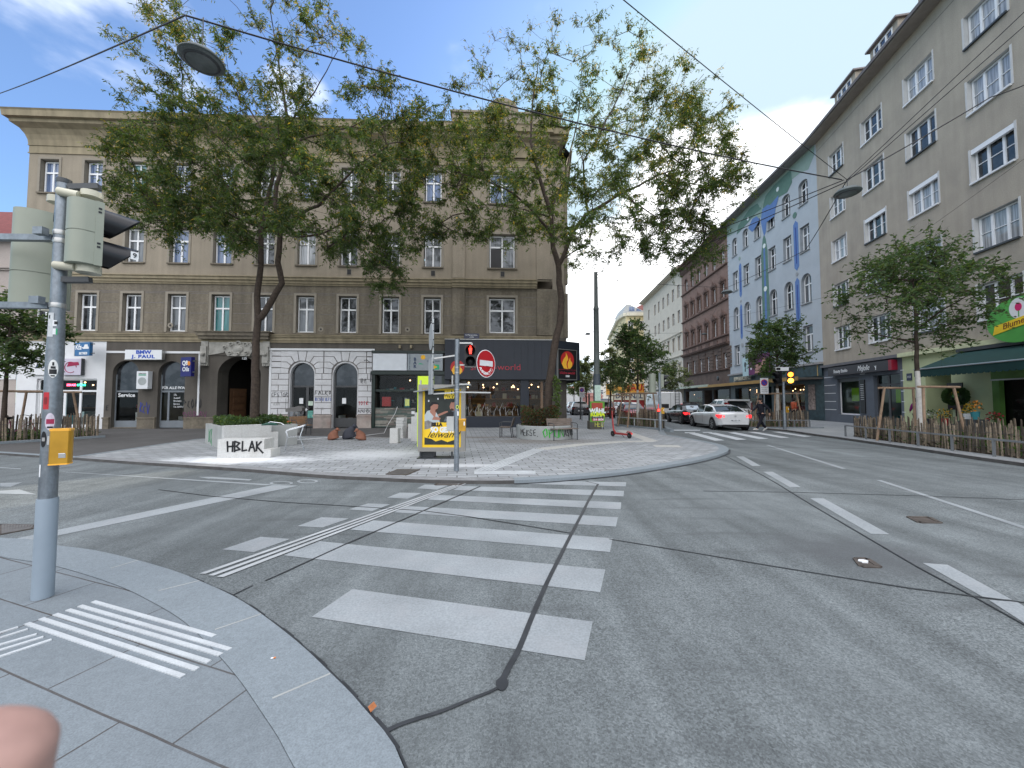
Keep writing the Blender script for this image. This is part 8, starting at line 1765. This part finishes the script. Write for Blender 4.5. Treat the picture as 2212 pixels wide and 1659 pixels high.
wire('thick wire from the upper-left lamp across the sky to the lamp at the right', [n1, n2 + Vector((-.15, 0, .0))], .016, .22); wire('wire running from the upper-left lamp down to the left edge', [n1, D(-40, 215, 19)], .016, .1)
wire('short hanger wires of the upper-left lamp', [n1, c1l + Vector((0, 0, .14))], .01)
wire('thick cable from the right-hand lamp to the right edge of the beige block', [n2 + Vector((0, 0, 0)), D(2140, 210, 11.2), D(2240, 172, 11.8)], .017, .03)
wire('upper thin wire of the pair rising to the upper right corner', [n2, D(2240, 0, 7.6)], .009); wire('lower thin wire of the pair rising to the upper right corner', [n2 + Vector((0, 0, -.05)), D(2240, 32, 7.5)], .009)
wire('wire from the tall pole top to the lamp node at the right', [ptop, n2 + Vector((0, .1, .05))], .014, .1); wire('lower cable from the tall pole to the right-hand lamp', [ptop + Vector((0, 0, -.9)), n2 + Vector((0, 0, -.05))], .014, .1)
wire('thin wire from the tall pole to the next street lamp', [ptop + Vector((0, 0, -.25)), n3], .012, .1); wire('wire from the lamp before the mural house to the right-hand lamp', [n3, D(1740, 540, 14), n2], .012, .05)
wire('wire from the lamp before the mural house on up the street', [n3, n4], .01); wire('wire between the two distant street lamps', [n4, n5], .012, .2); wire('wire from the distant lamp to the navy shop corner house', [n5, D(1150, 712, 40)], .012, .1)
wire('wire crossing the sky from the top edge to the right-hand lamp', [D(1340, -6, 5.6), n2], .008, .03)
wire('thin stay wire along the beige and mural fronts', [D(1540, 690, 30), D(1790, 640, 22), D(2230, 330, 14)], .006, .1)
# ================================================================ VEHICLES
def interp(x, P):
    for (a, va), (b, vb) in zip(P, P[1:]):
        if a <= x <= b: t = (x - a) / (b - a) if b > a else 0; t = t * t * (3 - 2 * t) * .5 + t * .5; return va + (vb - va) * t
    return P[0][1] if x < P[0][0] else P[-1][1]
def paint(name, rgb, metal=.1):
    m = mat(name, rgb, .22, .03, 3, metal=metal, spec=.6); b = m.node_tree.nodes['Principled BSDF']; b.inputs['Coat Weight'].default_value = .6; b.inputs['Coat Roughness'].default_value = .05; return m
CARGLASS = mat('car_glass', (.012, .016, .018), .04, 0, spec=.9); TYRE = mat('tyre_rubber', (.014, .014, .015), .8, .1); RIM = mat('alloy_rim', (.38, .39, .40), .3, .05, metal=.7)
TAIL = emis('brake_light_red', (1, .025, .03), 1.4); PLATE = mat('number_plate_white', (.6, .62, .64), .5, 0)
def car(name, label, loc, rz, L_, W_, deck, roofp, pm, body=None, low=None, wheels=(.78, None), roofm=None, lit=True, group=None, plate='', r=.32, sx0=.86, tail=None, glassrear=True, cls='car', pw=.045):
    """local +x points to the front; rear bumper at x=0"""
    t = thing(name, label, cls, (*loc, 0), rz, group); w2 = W_ / 2; roofm = roofm or pm
    xs = [0, .03, .1, .22, .45] + [.45 + (L_ - .9) * k / 22 for k in range(1, 22)] + [L_ - .45, L_ - .22, L_ - .1, L_ - .03, L_]
    V = []; n = 13
    for x in xs:
        e = min(x, L_ - x); q = 1 - max(0, (.5 - e) / .5) ** 2.2 * .24; w = w2 * q; zb = .20 + max(0, .16 * (1 - e / .5)) * .5; zd = interp(x, deck) - max(0, (.12 - e) / .12) * .10
        prof_ = [(0, zb), (w * .80, zb), (w * .95, zb + .06), (w * .985, zb + .2), (w, (zb + zd) * .5), (w * .985, zd - .16), (w * .955, zd - .06), (w * .88, zd), (0, zd + .02)]
        P = prof_[1:-1]; row = [(x, -y, z) for y, z in reversed(P)]; row = [(x, 0, prof_[-1][1])] + row[0:0]
        full = [(x, y, z) for y, z in P] + [(x, 0, prof_[-1][1])] + [(x, -y, z) for y, z in reversed(P)]
        V += full
    n = 15; F_ = []
    for i in range(len(xs) - 1):
        for j in range(n): a = i * n + j; b = i * n + (j + 1) % n; F_.append((a, b, b + n, a + n))
    F_.append(tuple(range(n))); F_.append(tuple(reversed(range((len(xs) - 1) * n, len(xs) * n))))
    mb = MB().use(pm).add(V, F_); bo = mb.build('body', None, t, smooth=True)
    # greenhouse
    x0, x1 = roofp[0][0], roofp[-1][0]; gx = [x0 + (x1 - x0) * k / 26 for k in range(27)]; G_ = MB(); R_ = MB(); rows_ = []
    for x in gx:
        zr = interp(x, roofp); zd = interp(x, deck) - .03; hgt_ = max(0, zr - zd); wb = w2 * .9; wt = wb - hgt_ * .32; rows_.append([(x, wb, zd), (x, wt + .02, zd + hgt_ * .86), (x, wt - .06, zr - .02), (x, 0, zr + .015), (x, -(wt - .06), zr - .02), (x, -(wt + .02), zd + hgt_ * .86), (x, -wb, zd)])
    slope = lambda i: abs((interp(gx[i + 1], roofp) - interp(gx[i], roofp)) / (gx[i + 1] - gx[i]))
    pil = [p_ for p_ in (roofm and [x0 + .34, (x0 + x1) / 2 + .05, x1 - .62])]
    for i in range(len(gx) - 1):
        a, b = rows_[i], rows_[i + 1]; steep = slope(i) > .19; xm = (gx[i] + gx[i + 1]) / 2
        for j in range(6):
            q = [a[j], b[j], b[j + 1], a[j + 1]]
            if j in (0, 5): isg = (x0 + sx0 * .55 < xm < x1 - .35) and not any(abs(xm - p_) < pw for p_ in pil)
            elif j in (2, 3): isg = steep and not (xm < x0 + .5 and not glassrear)
            else: isg = False
            (G_ if isg else R_).add(q, [(0, 1, 2, 3)])
    R_.build('roof', roofm, t, smooth=True); G_.build('windows', CARGLASS, t, smooth=False)
    wx = (wheels[0], wheels[1] or L_ - .88)
    for x in wx:
        for sg in (-1, 1):
            y = sg * (w2 - .09); Mx = Matrix.Rotation(R(90) * -sg, 3, 'X')
            MB().lathe([(r + .055, .0), (r + .055, .10)], 28, (x, sg * (w2 - .094), r), Mx).build('wheel_arch', BLACK, t)
            wo = MB().lathe([(r * .6, -.1), (r * .96, -.1), (r, -.06), (r, .08), (r * .95, .112), (r * .68, .115)], 28, (x, y, r), Mx).build('wheel', TYRE, t, smooth=True)
            mb = MB(); mb.use(RIM).lathe([(r * .68, .10), (r * .68, .118), (r * .62, .118), (r * .62, .1)], 24, (x, y, r), Mx)
            for k in range(7): a = k * 2 * math.pi / 7; mb.beam((x, y + sg * .112, r), (x + r * .63 * math.cos(a), y + sg * .114, r + r * .63 * math.sin(a)), .045, .02, up=(0, 1, 0))
            mb.build('rim', None, wo)
    tl = tail or [(w2 * .62, w2 * .97, interp(.1, deck) - .30, interp(.1, deck) - .12)]
    for a, b, z0, z1 in tl:
        for sg in (-1, 1):
            mb = MB(); ya, yb = sg * a, sg * b; mb.add([(-.012, ya, z0 + .03), (.06, yb * .97, z0), (.30, sg * w2 * .99, z0 + .1), (.30, sg * w2 * .985, z1), (.05, yb * .97, z1), (-.012, ya, z1 - .03)], [(0, 1, 4, 5), (1, 2, 3, 4)]); mb.build('tail_light', TAIL if lit else mat('tail_lens_dark', (.2, .01, .012), .2), t)
    zt_ = interp(.1, deck)
    pl_ = MB().box(-.02, -.006, -.26, .26, .50, .62).build('number_plate', PLATE, t)
    if plate: text(pl_, plate, (-.023, 0, .56), .1, BLACK, rot=(R(90), 0, R(-90)))
    MB().box(-.016, .12, -w2 * .72, w2 * .72, .22, .34).build('bumper_insert', BLACK, t)
    for sg in (-1, 1): MB().lathe([(.001, -.1), (.07, -.07), (.085, 0), (.07, .07), (.001, .1)], 10, (x1 - .75, sg * (w2 + .1), interp(x1 - .7, deck) + .06), Matrix.Rotation(R(90), 3, 'X')).build('door_mirror', roofm if roofm != pm else BLACK, t, smooth=True)
    mb = MB()
    for x in ((x0 + x1) / 2 + .05, x1 - .6, x0 + .5):
        for sg in (-1, 1): mb.box(x - .005, x + .005, sg * w2 * 1.0 - .004, sg * w2 * 1.0 + .002, .36, interp(x, deck) - .12)
    mb.build('door_gap', BLACK, t)
    mb = MB()
    for x in ((x0 + x1) / 2 - .15, x1 - .9):
        for sg in (-1, 1): mb.box(x - .09, x + .09, sg * (w2 + .0) - .012, sg * (w2) + .012, interp(x, deck) - .22, interp(x, deck) - .19)
    mb.build('door_handle', pm, t)
    return t
HD = R(90) - R(5.5)
def place(x_c, y_r, ang=HD): return (x_c, y_r)
wp = paint('pearl_white_paint', (.62, .63, .64)); bp_ = paint('black_car_paint', (.008, .008, .010)); bl_ = paint('dark_blue_car_paint', (.012, .03, .06)); rp_ = paint('red_car_paint', (.22, .012, .014)); gp_ = paint('dark_grey_car_paint', (.03, .032, .035)); vp = paint('van_white_paint', (.62, .63, .64))
dk_ = [(0, .98), (.5, 1.02), (1.6, .98), (3.4, .92), (4.0, .86), (4.6, .70)]
c = car('parked_car', 'white sedan with lit brake lights waiting just beyond the far crosswalk', (12.02, 20.75), HD, 4.7, 1.8, dk_, [(.42, .98), (1.25, 1.34), (1.9, 1.42), (2.5, 1.42), (3.0, 1.34), (3.75, .93)], wp, plate='NK 355 GR', r=.34)
c.name = 'waiting_car'
MB().lathe([(.001, .0), (.05, .005), (.055, .012), (.001, .016)], 16, (-.01, 0, .80), Matrix.Rotation(R(-90), 3, 'Y')).build('badge', RIM, c, smooth=True); MB().box(.50, .54, -.16, .16, 1.0, 1.025).build('brake_light', TAIL, c)
c = car('waiting_car', 'black soft-top convertible waiting ahead of the white sedan', (12.55, 26.0), HD, 4.5, 1.78, [(0, .96), (.7, .99), (1.6, .96), (3.2, .92), (4.0, .84), (4.5, .68)], [(.75, .96), (1.2, 1.28), (1.9, 1.38), (2.5, 1.38), (2.9, 1.30), (3.5, .93)], bp_, roofm=mat('black_soft_top', (.01, .01, .011), .9), plate='W 780GY', r=.33)
MB().add([(.83, -.45, 1.02), (.83, .45, 1.02), (1.17, .4, 1.285), (1.17, -.4, 1.285)], [(0, 1, 2, 3)]).build('rear_window', mat('bright_rear_glass', (.35, .42, .48), .1), c); MB().box(-.012, .02, -.2, .2, .84, .88).build('brake_light', TAIL, c)
suv = car('parked_car', 'white sport-utility car with upright red tail lamps parked behind the white sedan', (15.75, 26.6), HD, 4.6, 1.88, [(0, 1.08), (.5, 1.10), (2.5, 1.06), (3.6, 1.0), (4.6, .82)], [(.12, 1.10), (.5, 1.56), (1.1, 1.74), (2.6, 1.74), (3.0, 1.55), (3.8, 1.05)], wp, lit=False, tail=[(.72, .86, .95, 1.5)], r=.36, sx0=1.7, pw=.1)
MB().box(.2, .75, -.76, .76, 1.61, 1.72).build('spoiler', wp, suv); MB().box(.16, .42, -.86, -.74, 1.05, 1.6).box(.16, .42, .74, .86, 1.05, 1.6).build('pillar', wp, suv)
car('parked_car', 'dark blue car parked between the black convertible and the shop canopy', (15.9, 34.0), HD, 4.2, 1.8, [(0, 1.0), (.5, 1.02), (2.5, .98), (3.4, .94), (4.2, .75)], [(.15, 1.0), (.5, 1.35), (1.0, 1.52), (2.3, 1.52), (2.8, 1.4), (3.5, .96)], bl_, lit=False)
car('oncoming_car', 'red car with bright windscreen behind the scooter fence', (10.2, 34.5), HD + math.pi, 4.2, 1.78, [(0, 1.0), (.5, 1.02), (2.5, .98), (3.4, .94), (4.2, .75)], [(.2, 1.0), (.7, 1.36), (1.2, 1.5), (2.3, 1.5), (2.8, 1.38), (3.5, .96)], rp_, lit=False)
car('parked_van', 'red minivan parked left of the scooter tree', (8.9, 36.5), HD, 4.4, 1.85, [(0, 1.05), (.5, 1.06), (3.0, 1.04), (3.8, .98), (4.4, .8)], [(.1, 1.05), (.3, 1.6), (.7, 1.82), (2.9, 1.82), (3.3, 1.65), (4.0, 1.02)], rp_, lit=False, cls='van')
car('parked_car', 'dark grey car beside the tall pole', (7.3, 41), HD, 4.3, 1.8, [(0, 1.0), (.5, 1.02), (2.5, .98), (3.4, .94), (4.3, .75)], [(.15, 1.0), (.5, 1.38), (1.0, 1.55), (2.3, 1.55), (2.8, 1.42), (3.5, .96)], gp_, lit=False)
car('parked_car', 'pale distant car between the navy shop corner and the tall pole', (8.1, 50), HD, 4.3, 1.8, [(0, 1.0), (.5, 1.02), (2.5, .98), (3.4, .94), (4.3, .75)], [(.15, 1.0), (.5, 1.38), (1.0, 1.5), (2.3, 1.5), (2.8, 1.4), (3.5, .96)], vp, lit=False)
for i, (x, y, pm, lab) in enumerate(((13.4, 45, gp_, 'distant dark car in the right lane past the van'), (13.9, 52, wp, 'distant white car in the right lane behind the dark one'), (10.9, 42, wp, 'distant white car in the oncoming lane behind the red one'))):
    car('distant_car', lab, (x, y), HD, 4.3, 1.8, [(0, 1.0), (.5, 1.02), (2.5, .98), (3.4, .94), (4.3, .75)], [(.15, 1.0), (.5, 1.36), (1.0, 1.48), (2.3, 1.48), (2.8, 1.38), (3.5, .96)], pm, lit=True)
# white van with ladder
V_ = thing('white_van', 'white panel van with roof rack and rear ladder in the traffic queue', 'van', (13.6, 33.0, 0), HD)
sec = lambda s, zt: [(-.98 * s, .45), (-1.0 * s, 1.2), (-.93 * s, zt - .12), (-.82 * s, zt), (.82 * s, zt), (.93 * s, zt - .12), (1.0 * s, 1.2), (.98 * s, .45)]
st_ = [(0, sec(1, 2.32)), (.06, sec(1.0, 2.38)), (3.9, sec(1, 2.40)), (4.2, sec(1, 2.30)), (4.75, sec(.96, 1.62)), (5.0, sec(.95, 1.28)), (5.5, sec(.9, 1.0)), (5.6, sec(.84, .85))]
vv = [(x, y, z) for x, s_ in st_ for y, z in s_]; n = 8; ff = [(i * n + j, i * n + (j + 1) % n, (i + 1) * n + (j + 1) % n, (i + 1) * n + j) for i in range(len(st_) - 1) for j in range(n)] + [tuple(range(n)), tuple(reversed(range((len(st_) - 1) * n, len(st_) * n)))]
MB().use(vp).add(vv, ff).build('body', None, V_, smooth=True); mb = MB().use(BLACK).box(-.03, 0, -.95, .95, .45, .62); mb.box(-.012, 0, -.01, .01, .6, 2.3)
for sg in (-1, 1): mb.box(.2, 3.8, sg * 1.0 - .006, sg * 1.0 + .006, .75, .80).box(1.6, 1.63, sg * .985 - .02, sg * .985 + .02, .5, 2.2)
mb.build('seams', None, V_); MB().add([(4.22, -.8, 2.24), (4.22, .8, 2.24), (4.74, .84, 1.66), (4.74, -.84, 1.66)], [(0, 1, 2, 3)]).build('windscreen', CARGLASS, V_); MB().box(-.016, -.002, .15, .75, 1.0, 1.35).build('number_recess', BLACK, V_); MB().box(-.02, -.006, -.28, .24, .68, .8).build('number_plate', PLATE, V_)
for sg in (-1, 1): MB().box(-.02, .1, sg * .92 - .09, sg * .92 + .09, .9, 1.35).build('tail_light', TAIL, V_)
for x in (1.0, 4.6):
    for sg in (-1, 1): MB().lathe([(.2, -.1), (.34, -.1), (.34, .1), (.2, .11)], 24, (x, sg * .88, .34), Matrix.Rotation(R(90) * -sg, 3, 'X')).build('wheel', TYRE, V_, smooth=True)
mb = MB()
for y in (-.7, -.38): mb.tube([(-.06, y, .9), (-.08, y, 2.3), (.1, y, 2.5)], .02, 6)
for k in range(6): mb.tube([(-.08, -.7, 1.0 + .24 * k), (-.08, -.38, 1.0 + .24 * k)], .014, 5)
mb.build('rear_ladder', DARKMET, V_); mb = MB()
for y in (-.75, .75): mb.tube([(.1, y, 2.55), (3.8, y, 2.55)], .025, 6)
for k in range(5): mb.tube([(.2 + .85 * k, -.75, 2.55), (.2 + .85 * k, .75, 2.55)], .02, 5); mb.tube([(.2 + .85 * k, -.75, 2.38), (.2 + .85 * k, -.75, 2.55)], .02, 5)
mb.tube([(.2, .3, 2.62), (3.9, .3, 2.62)], .07, 8); mb.build('roof_rack', DARKMET, V_)

# ================================================================ PEOPLE
import bmesh
def skin(name, verts, edges, m, parent, sub=2):
    """verts = {key: (x,y,z,r)}; the body grows as one continuous surface"""
    keys = list(verts); bm = bmesh.new(); lay = bm.verts.layers.skin.verify(); vs = {k: bm.verts.new(verts[k][:3]) for k in keys}
    for a, b in edges: bm.edges.new((vs[a], vs[b]))
    for i, k in enumerate(keys): r_ = verts[k][3]; vs[k][lay].radius = (r_, r_) if not isinstance(r_, tuple) else r_; vs[k][lay].use_root = (i == 0)
    me = bpy.data.meshes.new(name); bm.to_mesh(me); bm.free(); me.materials.append(m); o = bpy.data.objects.new(name, me); COL.objects.link(o); o.parent = parent
    s = o.modifiers.new('skin', 'SKIN'); s.use_smooth_shade = True; q = o.modifiers.new('sub', 'SUBSURF'); q.levels = 1; q.render_levels = sub
    return o
SKN = mat('skin_tone', (.42, .24, .17), .55, .05, 20)
def person(label, loc, rz, legs, arms, cloth_top, cloth_leg, shoe, hair, cap=None, h=1.76, hood=False, bag=None, jl=.0):
    """local +x = walking direction. legs: ((knee),(ankle)) per side, arms: (elbow),(wrist) per side"""
    t = thing('person', label, 'person', loc, rz); s = h / 1.76
    V = {'pelvis': (0, 0, .95, .13), 'waist': (.0, 0, 1.08, .12), 'chest': (.02, 0, 1.28, (.14, .11)), 'neck0': (.01, 0, 1.46, .075), 'neck': (.03, 0, 1.52, .052), 'jaw': (.06, 0, 1.58, .068), 'head': (.055, 0, 1.66, .092), 'crown': (.035, 0, 1.73, .065), 'nose': (.155, 0, 1.63, .014)}
    E_ = [('pelvis', 'waist'), ('waist', 'chest'), ('chest', 'neck0'), ('neck0', 'neck'), ('neck', 'jaw'), ('jaw', 'head'), ('head', 'crown'), ('head', 'nose')]
    for i, sg in enumerate((1, -1)):
        k, a, toe = legs[i]; e, w_ = arms[i]; S = 'LR'[i]
        V['hip' + S] = (0, sg * .09, .90, .088); V['knee' + S] = (k[0], sg * .1, k[1], .055); V['ank' + S] = (a[0], sg * .1, a[1], .038); V['toe' + S] = (toe[0], sg * .11, toe[1], .03); V['sh' + S] = (.01, sg * .185, 1.43, .056); V['el' + S] = (e[0], sg * .25, e[1], .040); V['wr' + S] = (w_[0], sg * .26, w_[1], .026)
        pd = Vector((w_[0] - e[0], 0, w_[1] - e[1])).normalized(); pm_ = (w_[0] + pd.x * .05, sg * .26, w_[1] + pd.z * .05); V['palm' + S] = (*pm_, .026)
        E_ += [('pelvis', 'hip' + S), ('hip' + S, 'knee' + S), ('knee' + S, 'ank' + S), ('ank' + S, 'toe' + S), ('neck0', 'sh' + S), ('sh' + S, 'el' + S), ('el' + S, 'wr' + S), ('wr' + S, 'palm' + S)]
        nv = Vector((-pd.z, 0, pd.x))
        for f, (off, ln_) in enumerate(((-.03, .062), (-.01, .075), (.01, .072), (.028, .055))):
            p0_ = Vector(pm_) + nv * off * .9 + pd * .02; p1 = p0_ + pd * ln_ * .55 + Vector((0, -sg * .006, 0)); p2 = p1 + pd * ln_ * .4 + Vector((0, -sg * .02, 0)); V['f%d%sa' % (f, S)] = (*p0_, .009); V['f%d%sb' % (f, S)] = (*p1, .008); V['f%d%sc' % (f, S)] = (*p2, .007); E_ += [('palm' + S, 'f%d%sa' % (f, S)), ('f%d%sa' % (f, S), 'f%d%sb' % (f, S)), ('f%d%sb' % (f, S), 'f%d%sc' % (f, S))]
        th = Vector(pm_) + nv * .035 - pd * .02; t2 = th + nv * .02 + pd * .035; V['th' + S] = (*th, .010); V['tg' + S] = (*t2, .008); E_ += [('palm' + S, 'th' + S), ('th' + S, 'tg' + S)]
    body = skin('body', V, E_, SKN, t); body.scale = (s, s, s)
    T = {'p': (0, 0, .92 - jl, (.155, .175)), 'w': (0, 0, 1.08, (.145, .165)), 'c': (.02, 0, 1.29, (.155, .185)), 'n': (.01, 0, 1.45, (.085, .10))}; TE = [('p', 'w'), ('w', 'c'), ('c', 'n')]
    for S in 'LR':
        v = V; T['s' + S] = (v['sh' + S][0], v['sh' + S][1] * 1.02, 1.43, .078); T['e' + S] = (*v['el' + S][:3], .064); T['k' + S] = (*v['wr' + S][:3], .045); TE += [('n', 's' + S), ('s' + S, 'e' + S), ('e' + S, 'k' + S)]
    skin('jacket', T, TE, cloth_top, t).scale = (s, s, s)
    Q = {'p': (0, 0, 1.0, .165)}; QE = []
    for S in 'LR':
        v = V; Q['h' + S] = (v['hip' + S][0], v['hip' + S][1], .87, .125); Q['k' + S] = (*v['knee' + S][:3], .078); Q['a' + S] = (*v['ank' + S][:3], .062); QE += [('p', 'h' + S), ('h' + S, 'k' + S), ('k' + S, 'a' + S)]
    skin('trousers', Q, QE, cloth_leg, t).scale = (s, s, s)
    for S in 'LR':
        a, to = Vector(V['ank' + S][:3]), Vector(V['toe' + S][:3]); d = (to - a).normalized(); hl = a - d * .06 + Vector((0, 0, -.035)); mb = MB(); mb.tube([hl, a + Vector((0, 0, -.03)), to + Vector((0, 0, -.0)), to + d * .07 + Vector((0, 0, -.01))], [.045, .052, .042, .022], 10); mb.build('shoe', shoe, t, smooth=True).scale = (s, s, s)
    mb = MB().lathe([(.001, -.0), (.098, .0), (.105, .05), (.085, .11), (.001, .135)], 16, (.03, 0, 1.655)); hb = mb.build('hair', hair, t, smooth=True); hb.scale = (s, s, s)
    mb = MB().lathe([(.07, -.12), (.102, -.04), (.104, .02), (.08, .06)], 14, (.012, 0, 1.67), sx=.9); mb.build('back_hair', hair, t, smooth=True).scale = (s, s, s)
    for sg in (1, -1):
        MB().lathe([(.001, -.008), (.008, 0), (.001, .008)], 8, (.135, sg * .033, 1.665)).build('eye', BLACK, t).scale = (s, s, s); MB().lathe([(.004, -.028), (.016, 0), (.004, .028)], 8, (.045, sg * .096, 1.645)).build('ear', SKN, t, smooth=True).scale = (s, s, s)
    MB().box(.133, .142, -.022, .022, 1.588, 1.596).build('mouth', mat('lip', (.3, .1, .08)), t).scale = (s, s, s)
    if cap: mb = MB().lathe([(.001, .14), (.09, .115), (.112, .05), (.112, .01)], 18, (.03, 0, 1.66)); mb.prism([(.1, -.08), (.2, -.06), (.22, 0), (.2, .06), (.1, .08)], 1.675, 1.69); mb.build('cap', cap, t, smooth=True).scale = (s, s, s)
    return t
BLK = mat('black_navy_fabric', (.008, .009, .016), .9, .2, 8); SHW = mat('white_sneaker', (.55, .54, .52), .6, .1); HRD = mat('dark_hair', (.015, .011, .009), .7, .2, 30)
g1 = G(1640, 931, 0)
pr_ = person('pedestrian in black cap and dark tracksuit striding across the far crosswalk', (g1[0] + .15, g1[1], 0), R(184), (((.16, .50), (.36, .12), (.50, .10)), ((-.02, .50), (-.30, .16), (-.19, .05))), (((-.24, 1.18), (-.26, .96)), ((.16, 1.2), (.36, 1.08))), BLK, BLK, SHW, HRD, cap=mat('black_cap', (.01, .01, .012), .8), h=1.76, jl=.1)
x, y_ = bw_(20.2, -.9)
person('woman in a purple jacket and black leggings seen from behind at the lime-green doorway', (x, y_, .09), R(60), (((.04, .50), (.02, .08), (.15, .04)), ((-.02, .50), (-.08, .08), (.05, .04))), (((.04, 1.18), (.14, 1.05)), ((.02, 1.18), (.10, 1.02))), mat('purple_jacket', (.16, .01, .11), .85, .1), mat('black_leggings', (.01, .01, .012), .8), BLK, HRD, h=1.66, jl=.12)
x, y_ = D(1643 + 88, 866, 27.2).x, 27.2
person('passer-by in a dark top with orange bag on the footway by the jeweller window', (D(1714, 866, 27.5).x, 27.5, .09), R(10), (((.1, .50), (.15, .08), (.28, .04)), ((-.05, .50), (-.2, .1), (-.08, .04))), (((.1, 1.18), (.2, 1.05)), ((-.08, 1.18), (-.1, .98))), mat('orange_red_top', (.35, .07, .03), .85, .1), mat('black_leggings', (.01, .01, .012)), BLK, HRD, h=1.7)
# photographer's fingertip close to the lens
fc = Vector((0, 0, EYE)) + Vector(ray(-118, 1694)) * .037; fd = Vector((-.12, -.05, -.99)).normalized()
FT = thing('fingertip', 'blurred pink fingertip close to the lens in the lower left corner', 'finger', fc)
mb = MB(); P = []; rs = []
for k in range(12): t = k / 11; P.append(-fd * .0042 * (1 - t * 2.2) if k < 5 else fd * .0045 * (k - 4.2)); rs.append(.0072 * math.sqrt(max(.02, 1 - ((4 - k) / 4.6) ** 2)) if k < 5 else .0072 + .0001 * (k - 4))
mb.tube(P, rs, 20); mb.build('finger', mat('finger_skin', (.42, .255, .215), .5, .08, 300), FT, smooth=True)

# lettering: curves become ordinary meshes
dg = bpy.context.evaluated_depsgraph_get()
for o in [q for q in bpy.data.objects if q.type == 'FONT']:
    me = bpy.data.meshes.new_from_object(o.evaluated_get(dg)); c = bpy.data.objects.new(o.name, me); COL.objects.link(c); c.parent = o.parent; c.location = o.location; c.rotation_euler = o.rotation_euler; c.scale = o.scale
    nm = o.name; bpy.data.objects.remove(o); c.name = nm
    if not len(me.vertices): bpy.data.objects.remove(c)

def split_gap(o, ax, gap):
    """a mesh whose pieces stand apart along one axis becomes one object per piece"""
    me = o.data; pol = sorted(((min(me.vertices[v].co[ax] for v in p.vertices), max(me.vertices[v].co[ax] for v in p.vertices), p.index) for p in me.polygons)); gr = []; hi = -1e9
    for a, b, i in pol:
        if a > hi + gap: gr.append([])
        gr[-1].append(i); hi = max(hi, b)
    if len(gr) < 2: return
    for g_ in gr:
        mb = MB()
        for i in g_:
            p = me.polygons[i]; mb.use(me.materials[p.material_index]).add([me.vertices[v].co for v in p.vertices], [tuple(range(len(p.vertices)))])
        c = mb.build(o.name.split('.')[0], None, o.parent, o.location); c.rotation_euler = o.rotation_euler
    bpy.data.objects.remove(o)
SPL = {'shop_pane': (0, .3), 'shop_window_frame': (0, .3), 'vent': (0, .4), 'steel_band': (2, .1), 'window_poster': (0, .5), 'interior_room': (0, .3)}
for o in list(bpy.data.objects):
    k = o.name.split('.')[0]
    if o.type == 'MESH' and k in SPL: split_gap(o, *SPL[k])
